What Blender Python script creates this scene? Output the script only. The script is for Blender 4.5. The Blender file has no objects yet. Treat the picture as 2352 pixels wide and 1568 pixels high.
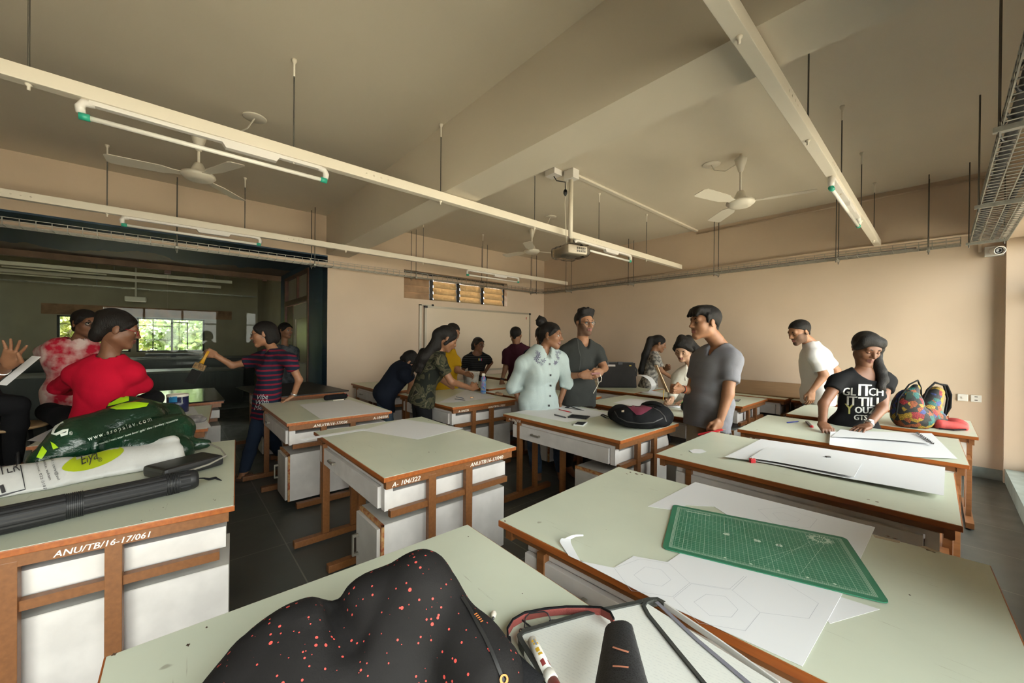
import bpy, bmesh, math, random
import numpy as np
from mathutils import Vector, Matrix
from mathutils.bvhtree import BVHTree
random.seed(7)
SC = bpy.context.scene
COL = SC.collection
V = Vector
# ---------------------------------------------------------------- camera model (pinhole, taken from the photograph)
FPX, YAW, PITCH, ROLL, CAMH = 880.03, -.843043, -.0041717, .00890867, 1.42
_F = V((math.sin(YAW)*math.cos(PITCH), math.cos(YAW)*math.cos(PITCH), math.sin(PITCH)))
_R0 = V((math.cos(YAW), -math.sin(YAW), 0)); _U0 = _R0.cross(_F)
_R = _R0*math.cos(ROLL)+_U0*math.sin(ROLL); _U = -_R0*math.sin(ROLL)+_U0*math.cos(ROLL)
CAM = V((0, 0, CAMH))
def ray(px, py): return _F+_R*((px-1176)/FPX)-_U*((py-784)/FPX)
def dep(px, py, z): return CAM+ray(px, py)*z
def at(px, py, axis, v):
    d = ray(px, py); return CAM+d*((v-CAM[axis])/d[axis])
TZ = .73                        # table top height
def on(px, py, z=TZ): return at(px, py, 2, z)

# ---------------------------------------------------------------- materials
MATS = {}
def mat(name, col, rough=.6, metal=0., noise=0., nscale=8., bump=0., bscale=60., spec=None, col2=None, trans=0., emit=None, sheen=0., detail=4., coat=0., gen=False):
    if name in MATS: return MATS[name]
    m = bpy.data.materials.new(name); m.use_nodes = True
    nt = m.node_tree; b = nt.nodes['Principled BSDF']
    c = (*col, 1)
    b.inputs['Base Color'].default_value = c
    b.inputs['Roughness'].default_value = rough
    b.inputs['Metallic'].default_value = metal
    if spec is not None: b.inputs['Specular IOR Level'].default_value = spec
    if trans: b.inputs['Transmission Weight'].default_value = trans
    if coat: b.inputs['Coat Weight'].default_value = coat
    if sheen: b.inputs['Sheen Weight'].default_value = sheen
    if emit: b.inputs['Emission Color'].default_value = (*emit[:3], 1); b.inputs['Emission Strength'].default_value = emit[3]
    tc = nt.nodes.new('ShaderNodeTexCoord')
    if noise or col2:
        n = nt.nodes.new('ShaderNodeTexNoise'); n.inputs['Scale'].default_value = nscale; n.inputs['Detail'].default_value = detail
        nt.links.new(tc.outputs['Object'], n.inputs['Vector'])
        r = nt.nodes.new('ShaderNodeValToRGB')
        r.color_ramp.elements[0].position = .38; r.color_ramp.elements[1].position = .62
        if col2: a, z = col, col2
        else: a, z = tuple(max(0, x*(1-noise)) for x in col), tuple(min(1, x*(1+noise)) for x in col)
        r.color_ramp.elements[0].color = (*a, 1); r.color_ramp.elements[1].color = (*z, 1)
        nt.links.new(n.outputs['Fac'], r.inputs['Fac']); nt.links.new(r.outputs['Color'], b.inputs['Base Color'])
    if bump:
        n = nt.nodes.new('ShaderNodeTexNoise'); n.inputs['Scale'].default_value = bscale; n.inputs['Detail'].default_value = 3
        nt.links.new(tc.outputs['Object'], n.inputs['Vector'])
        bp = nt.nodes.new('ShaderNodeBump'); bp.inputs['Strength'].default_value = bump; bp.inputs['Distance'].default_value = .01
        nt.links.new(n.outputs['Fac'], bp.inputs['Height']); nt.links.new(bp.outputs['Normal'], b.inputs['Normal'])
    MATS[name] = m
    return m
class NT:
    """small helper to wire nodes"""
    def __init__(s, m): s.nt = m.node_tree; s.b = s.nt.nodes['Principled BSDF']
    def n(s, t, **kw):
        x = s.nt.nodes.new('ShaderNode'+t)
        for k, v in kw.items():
            if k.startswith('i_'):
                q = k[2:]; x.inputs[int(q) if q.isdigit() else q.replace('_', ' ')].default_value = v
            else: setattr(x, k, v)
        return x
    def l(s, a, ao, b, bi): s.nt.links.new(a.outputs[ao], b.inputs[bi])
    def ramp(s, src, so, stops):
        r = s.n('ValToRGB'); cr = r.color_ramp
        while len(cr.elements) > 1: cr.elements.remove(cr.elements[-1])
        cr.elements[0].position = stops[0][0]; cr.elements[0].color = (*stops[0][1], 1)
        for p, c in stops[1:]:
            e = cr.elements.new(p); e.color = (*c, 1)
        s.l(src, so, r, 'Fac'); return r

# ---------------------------------------------------------------- object making
def link(o, parent=None):
    COL.objects.link(o)
    if parent is not None: o.parent = parent
    return o
def tag(o, label=None, cat=None, group=None, kind=None):
    if label: o['label'] = label
    if cat: o['category'] = cat
    if group: o['group'] = group
    if kind: o['kind'] = kind
    return o
def thing(name, label, cat, loc=(0, 0, 0), rz=0, group=None):
    o = bpy.data.objects.new(name, None); link(o); o.location = loc; o.rotation_euler = (0, 0, rz)
    o.empty_display_size = .1
    return tag(o, label, cat, group)
class MB:
    """collects geometry, then links it as ONE mesh object"""
    def __init__(s): s.v = []; s.f = []; s.mi = []; s.cur = 0; s.sm = []
    def add(s, vs, fs, smooth=False):
        n = len(s.v); s.v += [tuple(p) for p in vs]
        for f in fs: s.f.append([i+n for i in f]); s.mi.append(s.cur); s.sm.append(smooth)
        return s
    def box(s, lo, hi, bev=0.):
        x0, y0, z0 = lo; x1, y1, z1 = hi
        return s.obox(V(((x0+x1)/2, (y0+y1)/2, (z0+z1)/2)), V((1, 0, 0)), V((0, 1, 0)), V((0, 0, 1)), (x1-x0)/2, (y1-y0)/2, (z1-z0)/2, bev)
    def obox(s, c, X, Y, Z, a, b, h, bev=0.):
        c = V(c); X = V(X); Y = V(Y); Z = V(Z)
        if bev <= 0:
            vs = [c+X*(a*i)+Y*(b*j)+Z*(h*k) for k in (-1, 1) for j in (-1, 1) for i in (-1, 1)]
            return s.add(vs, [(0, 2, 3, 1), (4, 5, 7, 6), (0, 1, 5, 4), (2, 6, 7, 3), (0, 4, 6, 2), (1, 3, 7, 5)])
        bm = bmesh.new(); bmesh.ops.create_cube(bm, size=2)
        for v in bm.verts: v.co = V((v.co.x*a, v.co.y*b, v.co.z*h))
        bmesh.ops.bevel(bm, geom=bm.edges[:], offset=min(bev, a*.9, b*.9, h*.9), segments=2, affect='EDGES', profile=.6)
        vs = [c+X*v.co.x+Y*v.co.y+Z*v.co.z for v in bm.verts]
        bm.verts.index_update(); fs = [[v.index for v in f.verts] for f in bm.faces]; bm.free()
        return s.add(vs, fs)
    def bar(s, a, b, w, h, up=(0, 0, 1), bev=0.):
        """box of section w x h along a-b"""
        a = V(a); b = V(b); d = (b-a); L = d.length; d.normalize(); u = V(up)
        sd = d.cross(u)
        if sd.length < 1e-4: sd = d.cross(V((1, 0, 0)))
        sd.normalize(); u = sd.cross(d)
        return s.obox((a+b)/2, d, sd, u, L/2, w/2, h/2, bev)
    def tube(s, pts, r, n=10, closed=False, cap=True, flat=1.):
        pts = [V(p) for p in pts]; m = len(pts)
        rs = r if isinstance(r, (list, tuple)) else [r]*m
        vs = []; up = None
        for i, p in enumerate(pts):
            if closed: d = pts[(i+1) % m]-pts[i-1]
            else: d = pts[min(i+1, m-1)]-pts[max(i-1, 0)]
            if d.length < 1e-9: d = V((0, 0, 1))
            d.normalize()
            if up is None: up = V((0, 0, 1)) if abs(d.z) < .9 else V((1, 0, 0))
            sd = d.cross(up)
            if sd.length < 1e-4: sd = d.orthogonal()
            sd.normalize(); up = sd.cross(d).normalized()
            for k in range(n):
                a = 2*math.pi*k/n; vs.append(p+sd*(math.cos(a)*rs[i])+up*(math.sin(a)*rs[i]*flat))
        fs = []
        for i in range(m if closed else m-1):
            j = (i+1) % m
            for k in range(n): fs.append((i*n+k, i*n+(k+1) % n, j*n+(k+1) % n, j*n+k))
        if cap and not closed: fs += [tuple(range(n))[::-1], tuple(range((m-1)*n, m*n))]
        return s.add(vs, fs, n > 6)
    def lathe(s, c, prof, n=24, axis=(0, 0, 1), smooth=True, arc=2*math.pi):
        """prof: (radius, height) pairs"""
        c = V(c); Z = V(axis).normalized(); X = Z.orthogonal().normalized(); Y = Z.cross(X)
        vs = []
        for r, h in prof:
            for k in range(n):
                a = arc*k/n; vs.append(c+Z*h+X*(math.cos(a)*r)+Y*(math.sin(a)*r))
        fs = []
        for i in range(len(prof)-1):
            for k in range(n):
                fs.append((i*n+k, i*n+(k+1) % n, (i+1)*n+(k+1) % n, (i+1)*n+k))
        if prof[0][0] > 1e-6: fs.append(tuple(range(n))[::-1])
        if prof[-1][0] > 1e-6: fs.append(tuple(range((len(prof)-1)*n, len(prof)*n)))
        return s.add(vs, fs, smooth)
    def prism(s, poly, lo, hi, up=(0, 0, 1)):
        """poly: 3-D points of the outline; extruded from lo to hi along up"""
        u = V(up); n = len(poly); P = [V(p) for p in poly]
        vs = [p+u*lo for p in P]+[p+u*hi for p in P]
        fs = [tuple(range(n))[::-1], tuple(range(n, 2*n))]+[(i, (i+1) % n, n+(i+1) % n, n+i) for i in range(n)]
        return s.add(vs, fs)
    def ball(s, c, r, n=12, m=8, sc=(1, 1, 1)):
        c = V(c); vs = []; fs = []
        for i in range(m+1):
            t = math.pi*i/m
            for k in range(n):
                a = 2*math.pi*k/n
                vs.append((c.x+r*sc[0]*math.sin(t)*math.cos(a), c.y+r*sc[1]*math.sin(t)*math.sin(a), c.z+r*sc[2]*math.cos(t)))
        for i in range(m):
            for k in range(n): fs.append((i*n+k, (i+1)*n+k, (i+1)*n+(k+1) % n, i*n+(k+1) % n))
        return s.add(vs, fs, True)
    def mesh(s, name, mats):
        me = bpy.data.meshes.new(name); me.from_pydata(s.v, [], s.f)
        for m in (mats if isinstance(mats, (list, tuple)) else [mats]): me.materials.append(m)
        me.polygons.foreach_set('material_index', s.mi); me.polygons.foreach_set('use_smooth', s.sm)
        bm = bmesh.new(); bm.from_mesh(me); bmesh.ops.remove_doubles(bm, verts=bm.verts[:], dist=1e-6); bmesh.ops.recalc_face_normals(bm, faces=bm.faces[:]); bm.to_mesh(me); bm.free()
        me.update(); return me
    def build(s, name, mats, parent=None, label=None):
        o = bpy.data.objects.new(name, s.mesh(name, mats)); link(o, parent)
        if parent is not None:      # geometry is given in world space unless the parent is at the origin
            pass
        if label: o['label'] = label
        return o
def struct(name, mb, m, label=None):
    o = mb.build(name, m); o['kind'] = 'structure'
    if label: o['label'] = label
    return o
def at_origin(o, p):
    """move an object's mesh origin to p without moving its geometry"""
    o.data.transform(Matrix.Translation(-V(p))); o.location = p; return o
def wthing(name, label, cat, p, group=None):
    """thing at p; children built in world coordinates are shifted by reparent()"""
    return thing(name, label, cat, p, 0, group)
def put(mb, name, m, parent, label=None):
    """build a world-coordinates mesh as a part of a thing (un-rotated) standing at parent.location"""
    base = parent
    off = V(parent.location)
    q = parent.parent
    while q is not None: off += V(q.location); q = q.parent
    o = mb.build(name, m, parent, label); o.data.transform(Matrix.Translation(-off)); return o
def putmesh(me, name, parent, label=None):
    o = bpy.data.objects.new(name, me); link(o, parent)
    off = V(parent.location); q = parent.parent
    while q is not None: off += V(q.location); q = q.parent
    me.transform(Matrix.Translation(-off))
    if label: o['label'] = label
    return o
def dup(root, loc, rz=0, label=None, group=None):
    r = root.copy(); COL.objects.link(r); r.location = loc; r.rotation_euler = (0, 0, rz)
    if label: r['label'] = label
    if group: r['group'] = group
    for ch in list(root.children):
        c = ch.copy(); COL.objects.link(c); c.parent = r
        for g in ch.children:
            d = g.copy(); COL.objects.link(d); d.parent = c
    return r
# ---------------------------------------------------------------- text and decals
def text_mesh(txt, size=1., shear=0., bold=0., spacing=1., align='LEFT'):
    cu = bpy.data.curves.new('lettering', 'FONT'); cu.body = txt; cu.size = size; cu.shear = shear; cu.offset = bold
    cu.space_character = spacing; cu.align_x = align; cu.resolution_u = 2
    o = bpy.data.objects.new('lettering', cu); COL.objects.link(o)
    dg = bpy.context.evaluated_depsgraph_get(); me = bpy.data.meshes.new_from_object(o.evaluated_get(dg))
    bpy.data.objects.remove(o); bpy.data.curves.remove(cu)
    return me
def text_on(mb, txt, o, X, Y, size, th=.0012, **kw):
    """lettering laid on the plane through o spanned by X (reading direction) and Y (up)"""
    me = text_mesh(txt, size, **kw); o = V(o); X = V(X).normalized(); Y = V(Y); Y = (Y-X*Y.dot(X)).normalized(); N = X.cross(Y)
    vs = [o+X*v.co.x+Y*v.co.y+N*th for v in me.vertices]
    mb.add(vs, [list(p.vertices) for p in me.polygons]); bpy.data.meshes.remove(me); return mb
def drape(name, m, verts, faces, target_me, direction, parent, off=.002, sub=1, label=None, smooth=True):
    """lay a flat mesh (world coords) on the surface of target_me (world coords) along direction"""
    bm = bmesh.new(); vv = [bm.verts.new(V(p)) for p in verts]
    for f in faces:
        try: bm.faces.new([vv[i] for i in f])
        except ValueError: pass
    bmesh.ops.triangulate(bm, faces=bm.faces[:])
    for _ in range(sub): bmesh.ops.subdivide_edges(bm, edges=bm.edges[:], cuts=1, use_grid_fill=True)
    tree = BVHTree.FromPolygons([v.co for v in target_me.vertices], [list(p.vertices) for p in target_me.polygons])
    d = V(direction).normalized(); dead = []
    for v in bm.verts:
        h, n, i, dist = tree.ray_cast(v.co-d*.4, d, 1.2)
        if h is None: dead.append(v)
        else: v.co = h-d*off
    bmesh.ops.delete(bm, geom=dead, context='VERTS')
    me = bpy.data.meshes.new(name); bm.to_mesh(me); bm.free(); me.materials.append(m)
    for p in me.polygons: p.use_smooth = smooth
    return putmesh(me, name, parent, label)
# ---------------------------------------------------------------- implicit surfaces (smooth unions meshed with surface nets)
class SDF:
    def __init__(s, lo, hi, res):
        s.res = res; s.lo = np.array(lo, np.float32)-res*2
        s.n = np.maximum(4, np.ceil((np.array(hi, np.float32)-s.lo)/res).astype(int)+3)
        s.F = np.full(tuple(s.n), 9., np.float32)
        s.ax = [s.lo[i]+res*np.arange(s.n[i], dtype=np.float32) for i in range(3)]
    def _sl(s, lo, hi, m):
        a = np.clip(np.floor((np.array(lo)-m-s.lo)/s.res).astype(int), 0, s.n); b = np.clip(np.ceil((np.array(hi)+m-s.lo)/s.res).astype(int)+1, 0, s.n)
        if (b <= a).any(): return None
        return tuple(slice(a[i], b[i]) for i in range(3))
    def _P(s, sl): return np.stack(np.meshgrid(*[s.ax[i][sl[i]] for i in range(3)], indexing='ij'), -1)
    def _mix(s, sl, d, k, op):
        A = s.F[sl]
        if op == 'u':
            if k > 0:
                h = np.maximum(k-np.abs(A-d), 0)/k; s.F[sl] = np.minimum(A, d)-h*h*k*.25
            else: s.F[sl] = np.minimum(A, d)
        elif op == 's':
            d = -d
            if k > 0:
                h = np.maximum(k-np.abs(A-d), 0)/k; s.F[sl] = np.maximum(A, d)+h*h*k*.25
            else: s.F[sl] = np.maximum(A, d)
    def cap(s, a, b, ra, rb=None, k=.02, op='u', cut=None, flat=None):
        """tapered capsule; cut: list of (point, normal): keep where (p-point).normal < 0; flat: (axis vector, factor) squashes across axis"""
        rb = ra if rb is None else rb; a = np.array(a, np.float32); b = np.array(b, np.float32); r = max(ra, rb)
        sl = s._sl(np.minimum(a, b)-r, np.maximum(a, b)+r, k+.05)
        if sl is None: return s
        P = s._P(sl); ba = b-a; L = float(ba@ba)
        t = np.clip(((P-a)@ba)/max(L, 1e-9), 0, 1)
        D = P-a-t[..., None]*ba
        if flat is not None:
            u = np.array(flat[0], np.float32); u = u/np.linalg.norm(u); D = D+(D@u)[..., None]*u*(1/flat[1]-1)
        d = np.sqrt((D*D).sum(-1))-(ra+(rb-ra)*t)
        for q, n in cut or ():
            d = np.maximum(d, (P-np.array(q, np.float32))@np.array(n, np.float32))
        s._mix(sl, d.astype(np.float32), k, op); return s
    def ell(s, c, r, M=None, k=.02, op='u', cut=None):
        """ellipsoid; M: rows are the local axes"""
        c = np.array(c, np.float32); r = np.array(r, np.float32); m = float(r.max())
        sl = s._sl(c-m, c+m, k+.05)
        if sl is None: return s
        P = s._P(sl)-c; Q = P@np.array(M, np.float32).T if M is not None else P
        k0 = np.sqrt(((Q/r)**2).sum(-1)); k1 = np.sqrt(((Q/(r*r))**2).sum(-1))+1e-9
        d = k0*(k0-1)/k1
        for q, n in cut or ():
            d = np.maximum(d, (P+c-np.array(q, np.float32))@np.array(n, np.float32))
        s._mix(sl, d.astype(np.float32), k, op); return s
    def box(s, c, r, M=None, rnd=.01, k=.01, op='u'):
        c = np.array(c, np.float32); r = np.array(r, np.float32)-rnd; m = float(np.linalg.norm(r))+rnd
        sl = s._sl(c-m, c+m, k+.05)
        if sl is None: return s
        P = s._P(sl)-c; Q = P@np.array(M, np.float32).T if M is not None else P
        q = np.abs(Q)-r; d = np.sqrt((np.maximum(q, 0)**2).sum(-1))+np.minimum(q.max(-1), 0)-rnd
        s._mix(sl, d.astype(np.float32), k, op); return s
    def plane(s, q, n):
        """keep where (p-q).n < 0"""
        P = s._P((slice(None),)*3); s.F = np.maximum(s.F, ((P-np.array(q, np.float32))@np.array(n, np.float32)).astype(np.float32)); return s
    def wrinkle(s, amp, freq, seed=0, dirs=4, ridge=False):
        rs = np.random.RandomState(seed); P = s._P((slice(None),)*3); w = 0
        for i in range(dirs):
            d = rs.normal(size=3); d /= np.linalg.norm(d); f = freq*(.6+.9*rs.rand()); d2 = rs.normal(size=3)*freq*.3
            q = np.sin((P@(d*f).astype(np.float32))+rs.rand()*6.3+1.3*np.sin(P@d2.astype(np.float32)+rs.rand()*6)); w = w+(1-2*np.sqrt(np.abs(q)) if ridge else q)
        s.F = s.F+(amp*w/dirs).astype(np.float32); return s
    def mesh(s):
        """surface nets -> verts (n,3), quads (m,4)"""
        F = s.F; ins = F < 0; nx, ny, nz = F.shape
        c = [ins[i:nx-1+i, j:ny-1+j, k:nz-1+k] for i in (0, 1) for j in (0, 1) for k in (0, 1)]
        cnt = sum(x.astype(np.int8) for x in c); act = (cnt > 0) & (cnt < 8)
        idx = np.argwhere(act)
        if len(idx) == 0: return np.zeros((0, 3)), np.zeros((0, 4), int)
        ids = np.full(act.shape, -1, np.int64); ids[act] = np.arange(len(idx))
        corners = np.array([(i, j, k) for i in (0, 1) for j in (0, 1) for k in (0, 1)])
        val = np.stack([F[idx[:, 0]+o[0], idx[:, 1]+o[1], idx[:, 2]+o[2]] for o in corners], 1)
        acc = np.zeros((len(idx), 3)); num = np.zeros(len(idx))
        for a in range(8):
            for b in range(a+1, 8):
                if np.abs(corners[a]-corners[b]).sum() != 1: continue
                va, vb = val[:, a], val[:, b]; m = (va < 0) != (vb < 0)
                t = np.where(m, va/np.where(m, va-vb, 1), 0)
                acc += np.where(m[:, None], corners[a]+t[:, None]*(corners[b]-corners[a]), 0); num += m
        vs = (idx+acc/num[:, None])*s.res+s.lo
        qs = []
        for ax in range(3):
            o1, o2 = [(1, 2), (2, 0), (0, 1)][ax]
            A = [slice(None)]*3; B = [slice(None)]*3; A[ax] = slice(0, -1); B[ax] = slice(1, None)
            sg = ins[tuple(A)] != ins[tuple(B)]
            e = np.argwhere(sg); e = e[(e[:, o1] > 0) & (e[:, o2] > 0) & (e[:, o1] < act.shape[o1]) & (e[:, o2] < act.shape[o2])]
            def g(d1, d2):
                q = e.copy(); q[:, o1] += d1; q[:, o2] += d2; return ids[q[:, 0], q[:, 1], q[:, 2]]
            q = np.stack([g(-1, -1), g(0, -1), g(0, 0), g(-1, 0)], 1)
            fl = ins[tuple(A)][e[:, 0], e[:, 1], e[:, 2]]
            q[~fl] = q[~fl][:, ::-1]; qs.append(q)
        q = np.concatenate(qs); q = q[(q >= 0).all(1)]
        return vs, q
def np_mesh(name, parts, mats):
    """parts: list of (verts, quads, material index or array)"""
    vs = []; fs = []; mi = []; n = 0
    for v, q, m in parts:
        vs.append(np.asarray(v, float)); fs += (np.asarray(q)+n).tolist() if isinstance(q, np.ndarray) else [[i+n for i in f] for f in q]
        mi += list(m) if hasattr(m, '__len__') else [m]*len(q); n += len(v)
    me = bpy.data.meshes.new(name); me.from_pydata(np.concatenate(vs).tolist(), [], fs)
    for m in (mats if isinstance(mats, (list, tuple)) else [mats]): me.materials.append(m)
    me.polygons.foreach_set('material_index', mi); me.polygons.foreach_set('use_smooth', [True]*len(fs)); me.update()
    return me
# ================================================================ THE ROOM
LX, BY, CZ = -6.15, 6.46, 3.25        # left wall plane, back wall plane, ceiling
RX, REAR = .43, -4.3                  # window-wall plane, wall behind the camera
GX, RY = -9.43, 1.756                 # glass wall, right side of the blue recess
FX = -13.0                            # far wall of the next room
M_wall = mat('cream_wall_paint', (.585, .465, .355), .75, noise=.035, nscale=1.2, bump=.02, bscale=150)
M_ceil = mat('ceiling_paint', (.62, .555, .455), .8, noise=.03, nscale=.7, bump=.02, bscale=120)
M_blue = mat('dark_blue_paint', (.008, .038, .075), .55, noise=.15, nscale=2)
M_skirt = mat('grey_stone_skirting', (.20, .235, .225), .45, noise=.15, nscale=9)
M_ledge = mat('green_stone_ledge', (.34, .40, .37), .4, noise=.15, nscale=6)
M_black = mat('black_frame', (.012, .011, .010), .45)
M_white = mat('white_enamel', (.78, .72, .62), .35)
M_steel = mat('galvanised_steel', (.34, .33, .29), .42, .7, noise=.12, nscale=30)
def floor_mat():
    m = mat('kota_stone_floor', (.1, .1, .09), .4); t = NT(m)
    tc = t.n('TexCoord'); br = t.n('TexBrick', offset=0., i_Scale=1.0)
    for k, v in (('Mortar Size', .004), ('Brick Width', .6), ('Row Height', .6), ('Bias', 0.)): br.inputs[k].default_value = v
    br.inputs['Color1'].default_value = (.06, .064, .058, 1); br.inputs['Color2'].default_value = (.072, .076, .068, 1); br.inputs['Mortar'].default_value = (.15, .15, .13, 1)
    t.l(tc, 'Object', br, 'Vector')
    n = t.n('TexNoise', i_Scale=5., i_Detail=8.); t.l(tc, 'Object', n, 'Vector')
    mx = t.n('MixRGB', blend_type='MULTIPLY', i_Fac=.6); r = t.ramp(n, 'Fac', [(.3, (.62, .66, .6)), (.7, (1.15, 1.15, 1.1))])
    t.l(br, 'Color', mx, 'Color1'); t.l(r, 'Color', mx, 'Color2'); t.l(mx, 'Color', t.b, 'Base Color')
    r2 = t.ramp(n, 'Fac', [(.3, (.32,)*3), (.7, (.5,)*3)]); t.l(r2, 'Color', t.b, 'Roughness')
    bp = t.n('Bump', i_Strength=.12, i_Distance=.01); t.l(n, 'Fac', bp, 'Height'); t.l(bp, 'Normal', t.b, 'Normal')
    return m
M_floor = floor_mat()
def glass_mat(name, tint=(.93, .96, .93), ior=1.35, rough=0.):
    m = bpy.data.materials.new(name); m.use_nodes = True; nt = m.node_tree; nt.nodes.remove(nt.nodes['Principled BSDF'])
    o = nt.nodes['Material Output']; t = nt.nodes.new('ShaderNodeBsdfTransparent'); t.inputs[0].default_value = (*tint, 1)
    g = nt.nodes.new('ShaderNodeBsdfGlossy'); g.inputs['Roughness'].default_value = rough; fr = nt.nodes.new('ShaderNodeFresnel'); fr.inputs[0].default_value = ior
    mx = nt.nodes.new('ShaderNodeMixShader'); nt.links.new(fr.outputs[0], mx.inputs[0]); nt.links.new(t.outputs[0], mx.inputs[1]); nt.links.new(g.outputs[0], mx.inputs[2]); nt.links.new(mx.outputs[0], o.inputs[0])
    return m
M_glass = glass_mat('clear_glass', (.93, .96, .93), 1.2)
M_pane = glass_mat('window_glass', (.95, .97, .96), 1.3)

def walls():
    T = .25
    struct('floor', MB().box((LX-T-.02, REAR-.3, -.12), (RX+.35, BY+.3, 0)).box((GX-.06, -2.45, -.12), (LX-T-.02, RY+.2, 0)), M_floor)
    struct('ceiling', MB().box((LX-T, REAR-.3, CZ), (RX+.6, BY+.3, CZ+.15)), M_ceil)
    # left wall: lintel over the recess, solid part with the louvre opening, part behind
    y0, y1, z0, z1 = 2.985, 5.33, 2.125, 2.615
    w = MB().box((LX-T, -2.4, 2.656), (LX, RY, CZ)).box((LX-T, REAR-.3, 0), (LX, -2.4, CZ))
    w.box((LX-T, RY, 0), (LX, y0, CZ)).box((LX-T, y1, 0), (LX, BY+.3, CZ)).box((LX-T, y0, 0), (LX, y1, z0)).box((LX-T, y0, z1), (LX, y1, CZ))
    struct('wall_left', w, M_wall)
    struct('wall_back', MB().box((LX-T, BY, 0), (RX+.6, BY+.25, CZ)), M_wall)
    struct('wall_rear', MB().box((LX-T, REAR-.25, 0), (RX+.6, REAR, CZ)), M_wall)
    # window wall: piers, lintel, low curb with its ledge
    w = MB().box((RX, REAR, 2.50), (RX+.3, BY, CZ))
    for a, b in ((6.38, BY), (1.4, 2.35), (REAR, -1.8)): w.box((RX+.0, a, 0), (RX+.3, b, 2.5))
    struct('wall_right', w, M_wall)
    struct('trim_1', MB().box((RX+.01, REAR, 0), (RX+.45, 6.38, .145)), M_ledge)
    struct('baseboard_back', MB().box((LX+.01, BY-.015, 0), (RX, BY, .11)), M_skirt)
    struct('baseboard_left', MB().box((LX, RY, 0), (LX+.015, BY-.015, .11)), M_skirt)
    struct('ceiling_beam', MB().box((LX, 1.735, 2.674), (RX, 2.065, CZ)), M_ceil)
    # recess with blue paint
    m = mat('blue_ceiling_paint', (.01, .04, .06), .6); t = NT(m); tc = t.n('TexCoord'); sp = t.n('SeparateXYZ'); t.l(tc, 'Object', sp, 'Vector')
    cb = t.n('CombineXYZ'); t.l(sp, 'Y', cb, 'Y'); n = t.n('TexNoise', i_Scale=1.1, i_Detail=5.); t.l(cb, 'Vector', n, 'Vector')
    ma = t.n('Math', operation='MULTIPLY_ADD'); ma.inputs[1].default_value = 3.2; ma.inputs[2].default_value = GX-.85; t.l(n, 'Fac', ma, 0)
    gt = t.n('Math', operation='GREATER_THAN'); t.l(sp, 'X', gt, 0); t.l(ma, 'Value', gt, 1)
    mx = t.n('MixRGB'); mx.inputs[1].default_value = (.16, .10, .065, 1); mx.inputs[2].default_value = (.005, .028, .060, 1); t.l(gt, 'Value', mx, 'Fac'); t.l(mx, 'Color', t.b, 'Base Color')
    struct('ceiling_recess', MB().box((GX-.05, -2.45, 2.731), (LX-T, RY+.2, 2.85)), m)
    struct('trim_2', MB().box((GX-.06, -2.4, 2.633), (GX+.04, RY, 2.731)), mat('unpainted_plaster', (.2, .125, .08), .8, noise=.15, nscale=4))
    struct('trim_3', MB().box((LX-T-.002, -2.4, 2.640), (LX+.002, RY+.0, 2.66)), M_blue)
    fx0, fx1, fz = -8.98, -7.18, 2.62
    w = MB().box((fx1, RY, 0), (LX-.001, RY+.2, 2.731)).box((GX, RY, 0), (fx0, RY+.2, 2.731)).box((fx0, RY, fz), (fx1, RY+.2, 2.731))
    struct('wall_recess_right', w, M_blue)
    struct('wall_recess_left', MB().box((GX, -2.6, 0), (LX-T, -2.4, 2.731)), M_blue)
    # thin blue return on the face of the room wall beside the recess
    # door in the reveal
    Mb = mat('brown_door_frame', (.105, .034, .012), .45, noise=.2, nscale=12); Mp = mat('beige_door_panel', (.40, .34, .25), .5); Mo = mat('pale_wood_edge', (.36, .2, .08), .5)
    d = thing('door_1', None, None, (-8.1, RY, 0)); d['kind'] = 'structure'; d['label'] = 'half glazed white door in a brown frame inside the blue recess'
    f = MB().box((fx0, RY-.02, 0), (fx0+.07, RY+.12, fz)).box((fx1-.07, RY-.02, 0), (fx1, RY+.12, fz)).box((fx0+.07, RY-.02, fz-.05), (fx1-.07, RY+.12, fz)).box((fx0+.07, RY-.02, 2.06), (fx1-.07, RY+.12, 2.15)).box((-8.06, RY, 2.15), (-8.02, RY+.06, fz-.05))
    put(f, 'door_frame', Mb, d)
    put(MB().box((fx0+.07, RY+.04, 2.15), (-8.06, RY+.07, fz-.05)).box((-8.02, RY+.04, 2.15), (fx1-.07, RY+.07, fz-.05)), 'top_panel', Mp, d)
    lf = MB().box((-8.42, RY+.03, 0.02), (-8.27, RY+.07, 2.05)).box((-7.44, RY+.03, .02), (-7.31, RY+.07, 2.05)).box((-8.27, RY+.03, 1.78), (-7.44, RY+.07, 2.05)).box((-8.27, RY+.03, .02), (-7.44, RY+.07, .95))
    leaf = put(lf, 'door_leaf', mat('door_white', (.52, .46, .36), .5), d)
    put(MB().box((-8.27, RY+.045, .95), (-7.44, RY+.055, 1.78)), 'glass_panel', mat('frosted_door_glass', (.28, .2, .11), .3), leaf)
    put(MB().tube([(-7.40, RY+.03, .98), (-7.40, RY-.05, .98), (-7.52, RY-.05, .98)], .011), 'door_handle', M_steel, leaf)
    put(MB().box((-8.91, RY+.02, .02), (-8.42, RY+.06, 2.05)), 'side_panel', Mb, d)
    # glass wall of the recess: two panes and their clamps
    for i, (a, b) in enumerate(((-2.4, -.05), (-.042, RY))):
        struct('window_%d' % (2+i), MB().box((GX-.006, a, .0), (GX+.006, b, 2.633)), M_glass)
    struct('trim_4', MB().box((GX-.02, -.09, 2.57), (GX+.02, 0, 2.635)).box((GX-.02, 1.42, 2.60), (GX+.02, 1.5, 2.635)), Mb)
walls()
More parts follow.
